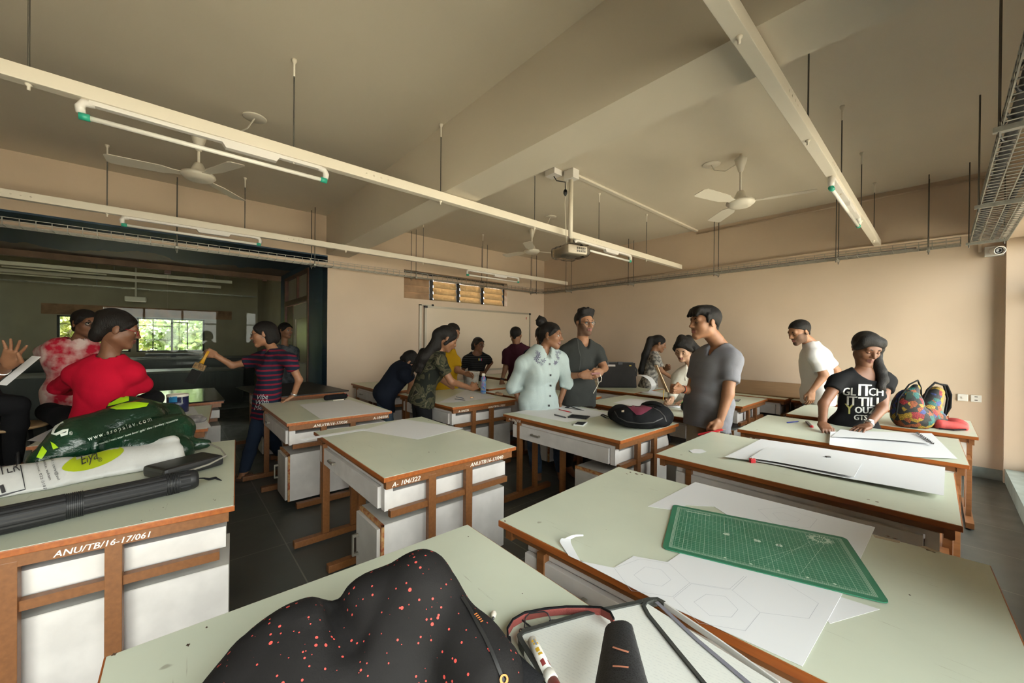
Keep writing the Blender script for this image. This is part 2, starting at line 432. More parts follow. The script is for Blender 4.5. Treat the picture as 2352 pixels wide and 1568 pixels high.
def louvre_window():
    y0, y1, z0, z1 = 2.985, 5.33, 2.125, 2.615; X = LX-.13
    g = thing('window_1', None, None, (X, y0, z0)); g['kind'] = 'structure'; g['label'] = 'high black framed louvre window above the whiteboard'
    n = 4; L = (y1-y0)/n
    f = MB().box((X-.03, y0, z0), (X+.03, y1, z0+.025)).box((X-.03, y0, z1-.025), (X+.03, y1, z1))
    for i in range(n+1): f.box((X-.03, max(y0, y0+i*L-.035), z0), (X+.03, min(y1, y0+i*L+.035), z1))
    put(f, 'window_frame', M_black, g)
    m = bpy.data.materials.new('frosted_louvre_glass'); m.use_nodes = True; t = NT(m); t.b.inputs['Base Color'].default_value = (.36, .27, .16, 1); t.b.inputs['Roughness'].default_value = .25
    tl = t.n('BsdfTranslucent'); tl.inputs[0].default_value = (.42, .34, .22, 1); mx = t.n('MixShader'); nz = t.n('TexNoise', i_Scale=25., i_Detail=4.); tc = t.n('TexCoord'); t.l(tc, 'Object', nz, 'Vector')
    r = t.ramp(nz, 'Fac', [(.35, (.35,)*3), (.65, (.75,)*3)]); t.l(r, 'Color', mx, 0); t.l(t.b, 0, mx, 1); t.l(tl, 0, mx, 2); t.nt.links.new(mx.outputs[0], t.nt.nodes['Material Output'].inputs[0])
    bp = t.n('Bump', i_Strength=.4); t.l(nz, 'Fac', bp, 'Height'); t.l(bp, 'Normal', t.b, 'Normal')
    Mw = mat('louvre_board', (.30, .19, .11), .6, noise=.15, nscale=6)
    for i in range(n):
        for k in range(4):
            zc = z0+.07+k*.118; a = .9 if i else 1.25
            X2 = V((math.sin(a)*1, 0, 0))
            d = V((-math.cos(a)*.5, 0, math.sin(a))).normalized()
            b = MB().obox((X+.02, y0+(i+.5)*L, zc), V((0, 1, 0)), d, d.cross(V((0, 1, 0))), L/2-.04, .066, .003)
            put(b, 'louvre', m if i else Mw, g)
    struct('wall_corridor', MB().box((LX-1.9, 2.2, 0), (LX-1.8, BY+.3, 2.2)), mat('corridor_wall', (.6, .45, .3), .8))
louvre_window()
def window_wall():
    Mf = mat('grey_green_aluminium', (.42, .44, .38), .4, .3)
    k = 20
    for a, b in ((2.35, 6.38), (-1.8, 1.4)):
        n = 4 if b > 3 else 3
        g = thing('window_%d' % k, None, None, (RX+.22, a, .145)); g['kind'] = 'structure'; g['label'] = 'tall window along the right wall above the low stone ledge'; k += 1
        f = MB().box((RX+.2, a, .145), (RX+.26, b, .2)).box((RX+.2, a, 2.44), (RX+.26, b, 2.5)).box((RX+.2, a, 1.92), (RX+.26, b, 1.97))
        for i in range(n+1):
            y = a+(b-a)*i/n; f.box((RX+.19, max(a, y-.03), .2), (RX+.27, min(b, y+.03), 2.44))
        put(f, 'window_frame', Mf, g)
        put(MB().box((RX+.228, a, .2), (RX+.232, b, 2.44)), 'pane', M_pane, g)
window_wall()
# ---------------------------------------------------------------- the next room seen through the glass
def next_room():
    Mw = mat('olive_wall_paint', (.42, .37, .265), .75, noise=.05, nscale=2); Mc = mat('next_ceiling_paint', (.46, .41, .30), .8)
    Y0, Y1 = -7.5, 1.9
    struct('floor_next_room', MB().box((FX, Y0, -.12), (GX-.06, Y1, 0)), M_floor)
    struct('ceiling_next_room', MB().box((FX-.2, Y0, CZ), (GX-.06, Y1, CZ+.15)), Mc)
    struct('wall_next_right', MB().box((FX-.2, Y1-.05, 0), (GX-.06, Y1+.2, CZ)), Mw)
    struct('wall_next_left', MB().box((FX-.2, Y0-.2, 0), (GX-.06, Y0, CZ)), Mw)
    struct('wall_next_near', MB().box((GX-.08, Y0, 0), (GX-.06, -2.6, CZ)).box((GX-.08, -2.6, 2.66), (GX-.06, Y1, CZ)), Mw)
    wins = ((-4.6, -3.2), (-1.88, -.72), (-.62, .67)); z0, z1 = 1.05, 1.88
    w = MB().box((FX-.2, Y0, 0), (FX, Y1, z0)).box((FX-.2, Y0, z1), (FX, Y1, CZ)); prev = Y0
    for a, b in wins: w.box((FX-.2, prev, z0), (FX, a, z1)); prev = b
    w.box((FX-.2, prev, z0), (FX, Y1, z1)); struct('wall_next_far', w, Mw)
    struct('trim_5', MB().box((FX, -2.1, 1.90), (FX+.012, 1.25, 2.13)), mat('pinkish_plaster_band', (.34, .19, .11), .8, noise=.25, nscale=5))
    for i, (a, b) in enumerate(wins):
        g = thing('window_%d' % (5+i), None, None, (FX-.05, a, z0)); g['kind'] = 'structure'; g['label'] = 'black framed window of the next room with trees outside'
        f = MB(); x0, x1 = FX-.08, FX-.03
        for u, v in ((a-.02, a+.04), (b-.04, b+.02), ((a+b)/2-.02, (a+b)/2+.02)): f.box((x0, u, z0-.02), (x1, v, z1+.02))
        for u in (z0-.02, z1-.03): f.box((x0, a, u), (x1, b, u+.05))
        q = (b-a)/2
        f.box((x0, a+q*.45-.008, z0), (x1, a+q*.45+.008, z1)).box((x0, a, z0+.28), (x1, a+q, z0+.298)).box((x0, a, z1-.2), (x1, a+q, z1-.185)).box((x0, a+q*1.45, z0+.05), (x1, a+q*1.45+.02, z1-.08)).box((x0, a+q*1.05, z1-.1), (x1, a+q*1.46, z1-.08))
        put(f, 'window_frame', M_black, g); put(MB().box((FX-.056, a, z0), (FX-.052, b, z1)), 'pane', M_pane, g)
    Mk = mat('black_laminate', (.012, .011, .011), .35, noise=.3, nscale=3)
    g = thing('wall_bench', 'long black workbench below the windows of the next room behind the glass', 'bench', (FX, -1, 0))
    put(MB().box((FX+.01, -5.5, .88), (FX+.65, 1.7, .93)), 'bench_top', mat('bench_top_laminate', (.16, .15, .13), .15), g)
    put(MB().box((FX+.02, -5.5, 0), (FX+.6, 1.7, .875)), 'bench_front', Mk, g)
    g = thing('display_screen', 'black flat monitor on the bench behind the glass', 'screen', (FX+.35, .1, .93))
    put(MB().box((FX+.33, -.45, .95), (FX+.37, .55, 1.01), .004), 'screen_panel', Mk, g); put(MB().box((FX+.25, 0, .93), (FX+.45, .1, .95)), 'stand', Mk, g)
    g = thing('glass_room_partition', 'long black counter standing behind the glass wall of the recess', 'counter', (GX-1.2, -.5, 0))
    put(MB().box((GX-1.6, -3.2, .70), (GX-.75, 1.2, .74)), 'counter_top', mat('bench_top_laminate', (.2, .2, .2), .2), g); put(MB().box((GX-1.55, -3.2, 0), (GX-.8, 1.2, .695)), 'counter_body', Mk, g)
    # its ceiling fittings
    Mt = mat('next_light_tube', (.8, .75, .6), .3)
    for i, (x, a, b) in enumerate(((-10.4, -2.6, 1.0), (-11.6, -3.2, .9))):
        g = thing('light_rail', 'white light rail hanging in the next room, ' + ('nearer the glass' if i == 0 else 'farther from the glass'), 'light rail', (x, (a+b)/2, 2.62), 0, 'light rails of the next room')
        put(MB().box((x-.04, a, 2.6), (x+.04, b, 2.66)), 'rail', M_white, g); put(MB().tube([(x, a+.5, 2.57), (x, a+1.7, 2.57)], .014), 'light_tube', Mt, g)
        for y in (a+.4, (a+b)/2, b-.3): put(MB().tube([(x, y, 2.66), (x, y, CZ)], .006, 6), 'hanging_rod', M_steel, g)
    g = thing('cable_tray', 'wire cable tray hanging in the next room behind the glass', 'cable tray', (-12.2, -1, 2.5))
    f = MB()
    for dx in (-.12, -.04, .04, .12): f.box((-12.2+dx-.006, -5, 2.5), (-12.2+dx+.006, 1.7, 2.512))
    for i in range(30): f.box((-12.32, -5+i*.22, 2.5), (-12.08, -4.99+i*.22, 2.508))
    put(f, 'tray_basket', M_steel, g)
    for y in (-3, -1.2, .6): put(MB().tube([(-12.2, y, 2.5), (-12.2, y, CZ)], .008, 6), 'hanging_rod', M_steel, g)
    p = at(312, 687, 0, -11.8)
    g = thing('projector', 'small projector hanging in the next room behind the glass', 'projector', p)
    put(MB().obox(p, V((1, 0, 0)), V((0, 1, 0)), V((0, 0, 1)), .12, .17, .05, .02), 'housing', M_white, g); put(MB().tube([p+V((0, 0, .05)), (p.x, p.y, CZ)], .016), 'pole', M_white, g)
next_room()
def outdoors():
    struct('ground', MB().box((-60, -60, -.6), (40, 60, -.5)), mat('dry_grass_ground', (.30, .27, .215), .9, noise=.3, nscale=.8))
    rs = np.random.RandomState(3)
    Ml = [mat('tree_foliage_a', (.20, .23, .045), .7, noise=.45, nscale=3), mat('tree_foliage_b', (.11, .17, .04), .7, noise=.45, nscale=3)]
    Mt = mat('tree_bark', (.12, .08, .05), .9, noise=.2)
    spots = [(-17.2, -2.3, 1.45, 'pale green tree outside the left window beyond the glass'), (-17.6, .9, 1.5, 'yellow green tree outside the right window beyond the glass'), (-19.5, -6.3, 2.2, 'dense tree farthest left outside the next room'), (-20.5, 4.9, 2.0, 'dark tree farthest right outside the next room'), (-22.5, -.8, 2.3, 'large tree between and behind the two nearer trees outside the next room')]
    for i, (x, y, r, lab) in enumerate(spots):
        g = thing('tree', lab, 'tree', (x, y, -.5), 0, 'trees outside the next room')
        put(MB().tube([(x, y, -.5), (x+.1, y, .6), (x, y+.1, 1.6)], [.2, .15, .08]), 'trunk', Mt, g)
        n = 5000; d = rs.normal(size=(n, 3)); d /= np.linalg.norm(d, axis=1)[:, None]; rad = r*(.55+.45*rs.rand(n)**.5)
        lob = 1+.25*np.sin(d[:, 0]*5+i)*np.cos(d[:, 2]*6)
        c = d*(rad*lob)[:, None]*np.array([1, 1, .75])+np.array([x, y, 1.4])
        c[:, 2] = np.maximum(c[:, 2], -.3)
        m = MB()
        for q in c:
            u = rs.normal(size=3); u /= np.linalg.norm(u); w = np.cross(u, rs.normal(size=3)); w /= np.linalg.norm(w); s = .045+.06*rs.rand()
            m.add([q-u*s-w*s*.6, q+u*s-w*s*.5, q+u*s*.8+w*s*.6, q-u*s*.7+w*s*.5], [(0, 1, 2, 3)])
        o = put(m, 'foliage', Ml[i % 2], g); o['kind'] = 'stuff'
outdoors()
# ================================================================ CEILING FITTINGS
M_rail = mat('rail_cream_enamel', (.74, .68, .58), .4)
M_tube = mat('light_tube_glass', (.85, .82, .76), .15)
M_batten = mat('batten_white', (.76, .73, .70), .35)
M_green = mat('green_end_cap', (.03, .36, .25), .4)
M_rod = mat('threaded_rod', (.12, .115, .10), .5, .6)
RZ = 2.665
def rail(x, y0, y1, words, rods, lights, holes):
    g = thing('light_rail', words, 'light rail', (x, y0, RZ-.035), 0, 'white light rails hung from the ceiling')
    a = MB().box((x-.03, y0, RZ-.07), (x+.03, y1, RZ), .003)
    for y in holes:
        for k in range(4): a.lathe((x+.0301, y+k*.055-.08, RZ-.035), [(.004, .0), (.007, .001), (.007, .002)], 8, (1, 0, 0))
    put(a, 'rail', M_rail, g)
    for y in rods:
        r = put(MB().tube([(x, y, RZ), (x, y, CZ)], .0045, 6), 'hanging_rod', M_rod, g)
        put(MB().lathe((x, y, CZ), [(.016, 0), (.016, -.012), (.007, -.03), (.007, -.11), (.0045, -.112)], 8), 'rod_sleeve', M_rail, r)
        put(MB().lathe((x, y, RZ-.07), [(.013, 0), (.013, -.006), (.006, -.012), (.006, -.028), (0, -.03)], 8), 'rod_nut', M_rail, r)
    return g
R1 = rail(-2.85, -1.6, 6.2, 'white hanging light rail running under the beam beside the projector pole', (-.5, .6, 1.71, 2.84, 3.97, 5.12), None, (-.9, 1.15, 3.9))
R2 = rail(-5.33, -2.6, 6.3, 'white hanging light rail nearest the whiteboard wall', (-.46, .63, 1.75, 2.9, 4.05, 5.25), None, (-1.0, 1.15, 4.05))
R3 = rail(-.53, -.4, 6.4, 'white hanging light rail nearest the window wall', (.5, 1.63, 2.76, 3.87, 4.96, 6.0), None, (2.3, 3.4))
def tube_light(x, ya, yb, words):
    z = RZ-.07
    g = thing('tube_light', words, 'tube light', (x, (ya+yb)/2, z), 0, 'tube lights under the ceiling rails')
    put(MB().box((x-.018, ya+.03, z-.022), (x+.018, yb-.03, z), .003), 'channel', M_batten, g)
    ym = (ya+yb)/2
    put(MB().prism([(x-.021, ym-.02, z-.001), (x-.021, ym+.30, z-.001), (x-.021, ym+.27, z-.05), (x-.021, ym+.01, z-.05)], 0, .042, (1, 0, 0)), 'ballast_cover', M_batten, g)
    put(MB().tube([(x, ya+.035, z-.085), (x, yb-.035, z-.085)], .013, 10), 'light_tube', M_tube, g)
    for y, s in ((ya, 1), (yb, -1)):
        h = put(MB().tube([(x, y+s*.05, z-.012), (x, y+s*.012, z-.016), (x, y, z-.04), (x, y+s*.004, z-.07)], [.018, .02, .02, .018], 8), 'end_holder', M_batten, g)
        put(MB().tube([(x, y-s*.004, z-.085), (x, y+s*.035, z-.085)], .0175, 10), 'end_cap', M_green, h, 'green end cap')
tube_light(-2.85, -.34, .80, 'tube light with green caps under the projector rail, nearest the camera')
tube_light(-2.85, 3.5, 4.7, 'tube light with green caps just right of the hanging projector')
tube_light(-5.33, -.36, .78, 'tube light under the rail in front of the blue recess')
tube_light(-5.33, 3.72, 4.9, 'tube light under the rail in front of the louvre window')
tube_light(-.53, 3.47, 4.8, 'tube light under the rail nearest the window wall')
def fan(x, y, z, rot, words, plate):
    g = thing('ceiling_fan', words, 'ceiling fan', (x, y, z), 0, 'white ceiling fans')
    Mf = mat('fan_white', (.72, .67, .58), .35)
    put(MB().lathe((x, y, CZ), [(.012, -.02), (.055, -.05), (.05, -.075), (.022, -.17), (.014, -.18)], 20), 'canopy', Mf, g)
    put(MB().tube([(x, y, CZ), (x, y, z+.06)], .011, 10), 'down_rod', Mf, g)
    put(MB().lathe((x, y, z), [(.015, .12), (.03, .115), (.055, .06), (.06, .035), (.12, .02), (.125, .0), (.115, -.012), (.095, -.03), (.06, -.038), (0, -.04)], 28), 'motor', Mf, g)
    for k in range(3):
        a = rot+k*2.0944; d = V((math.cos(a), math.sin(a), 0)); s = V((-math.sin(a), math.cos(a), .16)).normalized()
        b = MB(); n = d.cross(s)
        P = [(.10, .03), (.17, .035), (.24, .062), (.56, .07), (.585, .05)]
        vs = [];
        for r, w in P: vs += [V((x, y, z+.005))+d*r+s*w, V((x, y, z+.005))+d*r-s*w]
        top = [v+n*.003 for v in vs]; bot = [v-n*.003 for v in vs]; m = len(vs)
        fs = []
        for i in range(0, m-2, 2): fs += [(i, i+1, i+3, i+2), (m+i, m+i+2, m+i+3, m+i+1), (i, i+2, m+i+2, m+i), (i+1, m+i+1, m+i+3, i+3)]
        fs += [(0, m, m+1, 1), (m-2, m-1, 2*m-1, 2*m-2)]
        b.add(top+bot, fs); put(b, 'blade', Mf, g)
    if plate:
        p = V((plate[0], plate[1], CZ)); q = thing('ceiling_plate', words.split(' ceiling fan')[0].replace('white', 'round white')+' cable plate on the ceiling beside the fan ' + plate[2], 'ceiling plate', p, 0, 'round cable plates on the ceiling')
        q['label'] = 'round white cable plate on the ceiling beside the fan ' + plate[2]
        put(MB().lathe(p, [(.085, 0), (.085, -.006), (.08, -.009), (0, -.010)], 28), 'plate', Mf, q)
        e = V((x, y, CZ-.04)); mid = (p+e)/2
        put(MB().tube([p+V((0, 0, -.008)), p.lerp(e, .12)+V((0, 0, -.07)), mid+V((0, 0, -.10)), p.lerp(e, .8)+V((0, 0, -.06)), e], .0055, 6), 'cable', Mf, q)
fan(-4.42, .18, 2.85, .4, 'white ceiling fan in front of the blue recess', (-3.82, .515, 'over the blue recess'))
fan(-1.32, 4.14, 2.77, .25, 'white ceiling fan between the projector and the window wall', (-1.6, 4.16, 'nearest the window wall'))
fan(-4.42, 4.35, 2.85, 1.2, 'white ceiling fan above the whiteboard corner', (-3.88, 4.2, 'behind the projector pole'))
# ---------------------------------------------------------------- cable trays
def tray(words, path, w, h, z, rods, rodtop=CZ-.003, pitch=.1, extra=None):
    """path: list of (x, y) along the tray's middle; wire basket with a lower bed and two raised sides"""
    g = thing('cable_tray', words, 'cable tray', (path[0][0], path[0][1], z), 0, 'galvanised wire cable trays')
    b = MB(); r = .0026
    for i in range(len(path)-1):
        a = V((*path[i], z)); c = V((*path[i+1], z)); d = (c-a).normalized(); s = V((-d.y, d.x, 0)); L = (c-a).length
        for k in range(5): o = s*(w*(k/4-.5)); b.bar(a+o, c+o, r*2, r*2)
        for sg in (-1, 1):
            for hh in (h*.5, h): o = s*(w/2*sg)+V((0, 0, hh)); b.bar(a+o, c+o, r*2, r*2)
        n = int(L/pitch)
        for k in range(n+1):
            p = a+d*(k*L/n)
            b.bar(p-s*w/2, p+s*w/2, r*2, r*2, (1, .1, .1) if abs(d.x) < .5 else (.1, 1, .1)); b.bar(p-s*w/2, p-s*w/2+V((0, 0, h)), r*2, r*2); b.bar(p+s*w/2, p+s*w/2+V((0, 0, h)), r*2, r*2)
    put(b, 'wire_basket', M_steel, g)
    for (px, py, dx, dy) in rods:
        q = put(MB().bar((px-dx, py-dy, z-.014), (px+dx, py+dy, z-.014), .024, .024), 'support_bar', M_steel, g)
        for sg in (-1, 1):
            e = V((px+sg*dx*.85, py+sg*dy*.85, 0)); put(MB().tube([(e.x, e.y, z-.05), (e.x, e.y, rodtop)], .0055, 6), 'threaded_rod', M_rod, q)
    return g
tx = -5.93; ty = 6.2; tz = 2.46
t1 = tray('wire cable tray along the whiteboard wall and the blue recess, holding a cream pipe', [(tx, -2.8), (tx, 6.1)], .15, .07, tz, [(tx, y, .1, 0) for y in (-1.4, .05, 1.5, 3.05, 4.55, 5.9)])
put(MB().tube([(tx+.02, -2.8, tz+.028), (tx+.02, 6.0, tz+.028)], .024, 10), 'pipe', mat('cream_conduit', (.55, .42, .31), .5), t1)
t2 = tray('wire cable tray along the back wall over the dark folder case', [(tx, ty), (.12, ty)], .15, .07, tz, [(x, ty, 0, .1) for x in (-5.2, -3.75, -2.3, -.88, -.11)])
put(MB().tube([(tx, ty, tz+.02), (-.2, ty, tz+.02)], .014, 8), 'cable_bundle', mat('grey_cable', (.2, .18, .16), .6), t2)
t3 = tray('broad wire cable tray beside the window wall with black cables', [(.30, .8), (.30, 6.1)], .24, .06, 2.44, [(.28, y, .13, 0) for y in (1.6, 2.9, 4.43, 6.0)], pitch=.07)
Mc = mat('black_cable', (.012, .012, .012), .5)
put(MB().tube([(.21, .8, 2.475), (.22, 3, 2.47), (.215, 6.05, 2.475)], .022, 8), 'cable_bundle', Mc, t3)
pts = []
for i in range(200): a = i*.55; pts.append((.20+.018*math.cos(a), .9+i*.0255, 2.475+.024*math.sin(a)))
put(MB().tube(pts, .005, 5), 'cable_spiral', Mc, t3)
put(MB().tube([(.33, .8, 2.46), (.32, 6.05, 2.46)], .012, 8), 'cable', Mc, t3); put(MB().box((.38, .8, 2.45), (.405, 6.05, 2.485)), 'trunking', M_rail, t3)
# ---------------------------------------------------------------- projector, conduits, camera, switches
px_, py_ = -2.68, 3.22
g = thing('projector', 'white projector wrapped in clear plastic hanging on a ceiling pole', 'projector', (px_, py_, 2.36))
put(MB().tube([(px_, py_, 2.45), (px_, py_, CZ-.1)], .024, 14), 'pole', M_rail, g)
pr = MB().obox((px_, py_, 2.375), V((.968, -.25, 0)), V((.25, .968, 0)), V((0, 0, 1)), (.14), .125, .046, .02)
h = put(pr, 'housing', mat('projector_white', (.70, .66, .60), .35), g)
gr = MB(); X = V((.968, -.25, 0)); Y = V((.25, .968, 0)); fc = V((px_, py_, 2.378))+X*.1405
for i in range(5):
    for j in range(2): gr.obox(fc+Y*(-.01+i*.024)+V((0, 0, -.018+.03*j)), X, Y, V((0, 0, 1)), .001, .009, .011)
put(gr, 'vent_grille', mat('vent_dark', (.12, .11, .1), .6), h)
fc = V((px_, py_, 2.372))+Y*.126
put(MB().lathe(fc-X*.07, [(.045, 0), (.045, .012), (.036, .014), (.03, .006), (0, .004)], 20, Y), 'lens', mat('lens_dark', (.02, .02, .022), .15), h)
put(MB().box((px_-.07, py_-.07, 2.425), (px_+.07, py_+.07, 2.44), .004), 'mounting_plate', M_rail, g)
bag = SDF((px_-.3, py_-.3, 2.25), (px_+.3, py_+.3, 2.52), .014)
bag.box((px_, py_, 2.37), (.18, .155, .068), [X, Y, (0, 0, 1)], .05).cap((px_, py_, 2.42), (px_, py_, 2.50), .09, .03, .03).wrinkle(.008, 55, 4)
v, q = bag.mesh(); Mbag = glass_mat('clear_plastic', (.88, .84, .78), 1.35, .12)
putmesh(np_mesh('plastic_bag', [(v, q, 0)], Mbag), 'plastic_bag', g)
put(MB().tube([(px_-.03, py_-.03, CZ-.1), (px_-.05, py_-.04, 2.9), (px_-.03, py_-.03, 2.47)], .004, 6), 'cable', M_rail, g)
g = thing('power_socket_box', 'white power boxes on the ceiling at the top of the projector pole', 'power box', (px_, py_, CZ))
put(MB().box((px_-.06, py_-.05, CZ-.1), (px_+.07, py_+.05, CZ), .004), 'box', M_batten, g); put(MB().box((px_-.2, py_-.2, CZ-.06), (px_-.06, py_-.08, CZ), .004), 'socket', M_batten, g)
put(MB().tube([(px_-.13, py_-.14, CZ-.05), (px_-.1, py_-.12, CZ-.11), (px_-.03, py_-.06, CZ-.13), (px_-.035, py_-.05, CZ-.2)], .006, 6), 'plug_cable', Mc, g)
put(MB().lathe((px_-.035, py_-.05, CZ-.2), [(.008, 0), (.022, -.02), (.022, -.05), (.006, -.075), (0, -.08)], 10), 'plug', Mc, g)
tag(MB().box((px_-.05, py_+.05, CZ-.025), (px_+.0, BY, CZ), .003).build('trunking', M_rail), 'white trunking on the ceiling from the projector to the back wall', 'trunking')
tag(MB().tube([(-2.7, BY-.014, CZ-.06), (RX-.05, BY-.014, CZ-.06)], .011, 8).build('conduit', M_wall), 'thin cream conduit along the top of the back wall', 'conduit')
tag(MB().tube([(.26, BY-.014, CZ-.06), (.26, BY-.014, 2.4)], .011, 8).build('conduit', M_wall), 'short upright conduit above the wall camera', 'conduit')
tag(MB().tube([(LX+.02, BY-.012, 2.60), (-1.0, BY-.012, 2.62), (RX, BY-.012, 2.60)], .012, 8).build('conduit', M_wall), 'long cream conduit just above the back wall cable tray', 'conduit')
c = V((.36, BY, 2.395)); g = thing('security_camera', 'white security camera on the back wall near the window', 'security camera', c)
put(MB().box((c.x-.07, BY-.04, c.z-.055), (c.x+.06, BY, c.z+.05), .005), 'back_box', M_batten, g)
d = V((.35, -.9, -.15)).normalized(); k = put(MB().lathe(c+V((-.01, -.04, 0)), [(.02, -.02), (.036, .0), (.044, .05), (.044, .10), (.038, .10), (.034, .075)], 20, d), 'camera_body', M_batten, g)
put(MB().lathe(c+V((-.01, -.04, 0)), [(.036, .078), (.02, .085), (.012, .08), (0, .08)], 20, d), 'lens', mat('lens_dark', (.02, .02, .022), .15), k)
for x, lab, slot in ((.155, 'left white switch plate on the back wall right of the patterned backpack', 0), (.248, 'right white switch plate with two dark slots on the back wall', 1)):
    g = thing('switch_plate', lab, 'switch', (x, BY, .836), 0, 'switch plates on the back wall')
    put(MB().box((x-.037, BY-.012, .798), (x+.037, BY, .872), .004), 'plate', mat('switch_white', (.76, .74, .70), .35), g)
    if slot:
        for dz in (-.018, .018): put(MB().box((x-.011, BY-.0135, .836+dz-.004), (x+.011, BY-.012, .836+dz+.004)), 'slot', M_black, g)
    else: put(MB().box((x-.008, BY-.017, .826), (x+.008, BY-.011, .846), .002), 'rocker', M_batten, g)
# ---------------------------------------------------------------- whiteboard
y0, y1, z1, z0 = 3.36, 5.98, 2.015, .80
g = thing('whiteboard', 'large framed whiteboard on the left wall under the louvre window', 'whiteboard', (LX, (y0+y1)/2, z0))
Mal = mat('dull_aluminium', (.42, .38, .31), .45, .5)
put(MB().box((LX+.02, y0+.02, z0+.02), (LX+.04, y1-.02, z1-.02)), 'board_surface', mat('whiteboard_surface', (.62, .52, .40), .3), g)
f = MB().box((LX+.005, y0, z0), (LX+.055, y0+.035, z1)).box((LX+.005, y1-.035, z0), (LX+.055, y1, z1)).box((LX+.005, y0, z1-.035), (LX+.055, y1, z1)).box((LX+.005, y0, z0), (LX+.055, y1, z0+.035))
put(f, 'frame', Mal, g)
put(MB().box((LX+.0, y0-.09, z0-.2), (LX+.03, y0-.05, z1+.02)).box((LX, y0-.09, z1), (LX+.03, y0+.16, z1+.02)), 'side_rail', Mal, g)
put(MB().box((LX+.055, y0+.0, z1-.04), (LX+.062, y0+.05, z1+.0)).box((LX+.055, y1-.05, z1-.04), (LX+.062, y1, z1)), 'corner_cap', M_black, g)
put(MB().ball((LX+.03, y0+.17, z1+.015), .022), 'round_knob', M_black, g)
put(MB().box((LX+.04, y1-.13, z1-.14), (LX+.042, y1-.11, z1-.09)), 'sticker', mat('red_sticker', (.4, .03, .02), .5), g)
# ================================================================ DRAFTING TABLES
TW, TD = 1.25, .885
def laminate():
    m = mat('mint_laminate', (.57, .60, .485), .38, bump=0); t = NT(m); tc = t.n('TexCoord')
    mp = t.n('Mapping'); mp.inputs['Rotation'].default_value = (0, 0, .6); mp.inputs['Scale'].default_value = (3, 46, 1); t.l(tc, 'Object', mp, 'Vector')
    n1 = t.n('TexNoise', i_Scale=2.2, i_Detail=3.); t.l(mp, 'Vector', n1, 'Vector'); r1 = t.ramp(n1, 'Fac', [(.70, (0,)*3), (.735, (1,)*3), (.75, (0,)*3)])
    mp2 = t.n('Mapping'); mp2.inputs['Rotation'].default_value = (0, 0, -.35); mp2.inputs['Scale'].default_value = (2, 60, 1); t.l(tc, 'Object', mp2, 'Vector')
    n2 = t.n('TexNoise', i_Scale=2.6, i_Detail=2.); t.l(mp2, 'Vector', n2, 'Vector'); r2 = t.ramp(n2, 'Fac', [(.70, (0,)*3), (.728, (1,)*3), (.742, (0,)*3)])
    n3 = t.n('TexNoise', i_Scale=14., i_Detail=2.); t.l(tc, 'Object', n3, 'Vector'); r3 = t.ramp(n3, 'Fac', [(.755, (0,)*3), (.78, (1,)*3)])
    ad = t.n('MixRGB', blend_type='ADD', i_Fac=1.); t.l(r1, 'Color', ad, 1); t.l(r2, 'Color', ad, 2)
    msk = t.n('TexNoise', i_Scale=3.2, i_Detail=1.); t.l(tc, 'Object', msk, 'Vector'); rm = t.ramp(msk, 'Fac', [(.45, (0,)*3), (.62, (1,)*3)])
    mu = t.n('MixRGB', blend_type='MULTIPLY', i_Fac=1.); t.l(ad, 'Color', mu, 1); t.l(rm, 'Color', mu, 2)
    ad2 = t.n('MixRGB', blend_type='ADD', i_Fac=1.); t.l(mu, 'Color', ad2, 1); t.l(r3, 'Color', ad2, 2)
    ad2.use_clamp = True
    n4 = t.n('TexNoise', i_Scale=2.5, i_Detail=5.); t.l(tc, 'Object', n4, 'Vector'); rb = t.ramp(n4, 'Fac', [(.3, (.51, .545, .44)), (.7, (.59, .62, .50))])
    sc = t.n('Math', operation='MULTIPLY'); sc.inputs[1].default_value = .55; t.l(ad2, 'Color', sc, 0)
    mx = t.n('MixRGB'); mx.inputs[2].default_value = (.16, .12, .08, 1); t.l(sc, 'Value', mx, 'Fac'); t.l(rb, 'Color', mx, 1); t.l(mx, 'Color', t.b, 'Base Color')
    return m
M_lam = laminate()
def wood(name, a, b, rough=.4, sc=(2, 30, 30)):
    m = mat(name, a, rough); t = NT(m); tc = t.n('TexCoord'); mp = t.n('Mapping'); mp.inputs['Scale'].default_value = sc; t.l(tc, 'Object', mp, 'Vector')
    n = t.n('TexNoise', i_Scale=2., i_Detail=6.); t.l(mp, 'Vector', n, 'Vector'); r = t.ramp(n, 'Fac', [(.3, a), (.7, b)]); t.l(r, 'Color', t.b, 'Base Color'); return m
M_edge = wood('orange_wood_edging', (.24, .062, .012), (.36, .105, .02), .35)
M_fr = wood('brown_painted_wood', (.165, .062, .018), (.215, .085, .026), .42)
M_cab = mat('white_painted_board', (.60, .57, .54), .55, noise=.07, nscale=7, bump=.03, bscale=40)
M_cabtop = mat('grey_white_board', (.52, .50, .46), .55, noise=.06, nscale=6)
M_ply = mat('chipped_plywood_edge', (.30, .07, .02), .6, col2=(.5, .3, .12), nscale=40)
M_grip = mat('dull_metal_handle', (.30, .28, .23), .4, .6)
M_paint = mat('white_paint_lettering', (.82, .78, .68), .6)
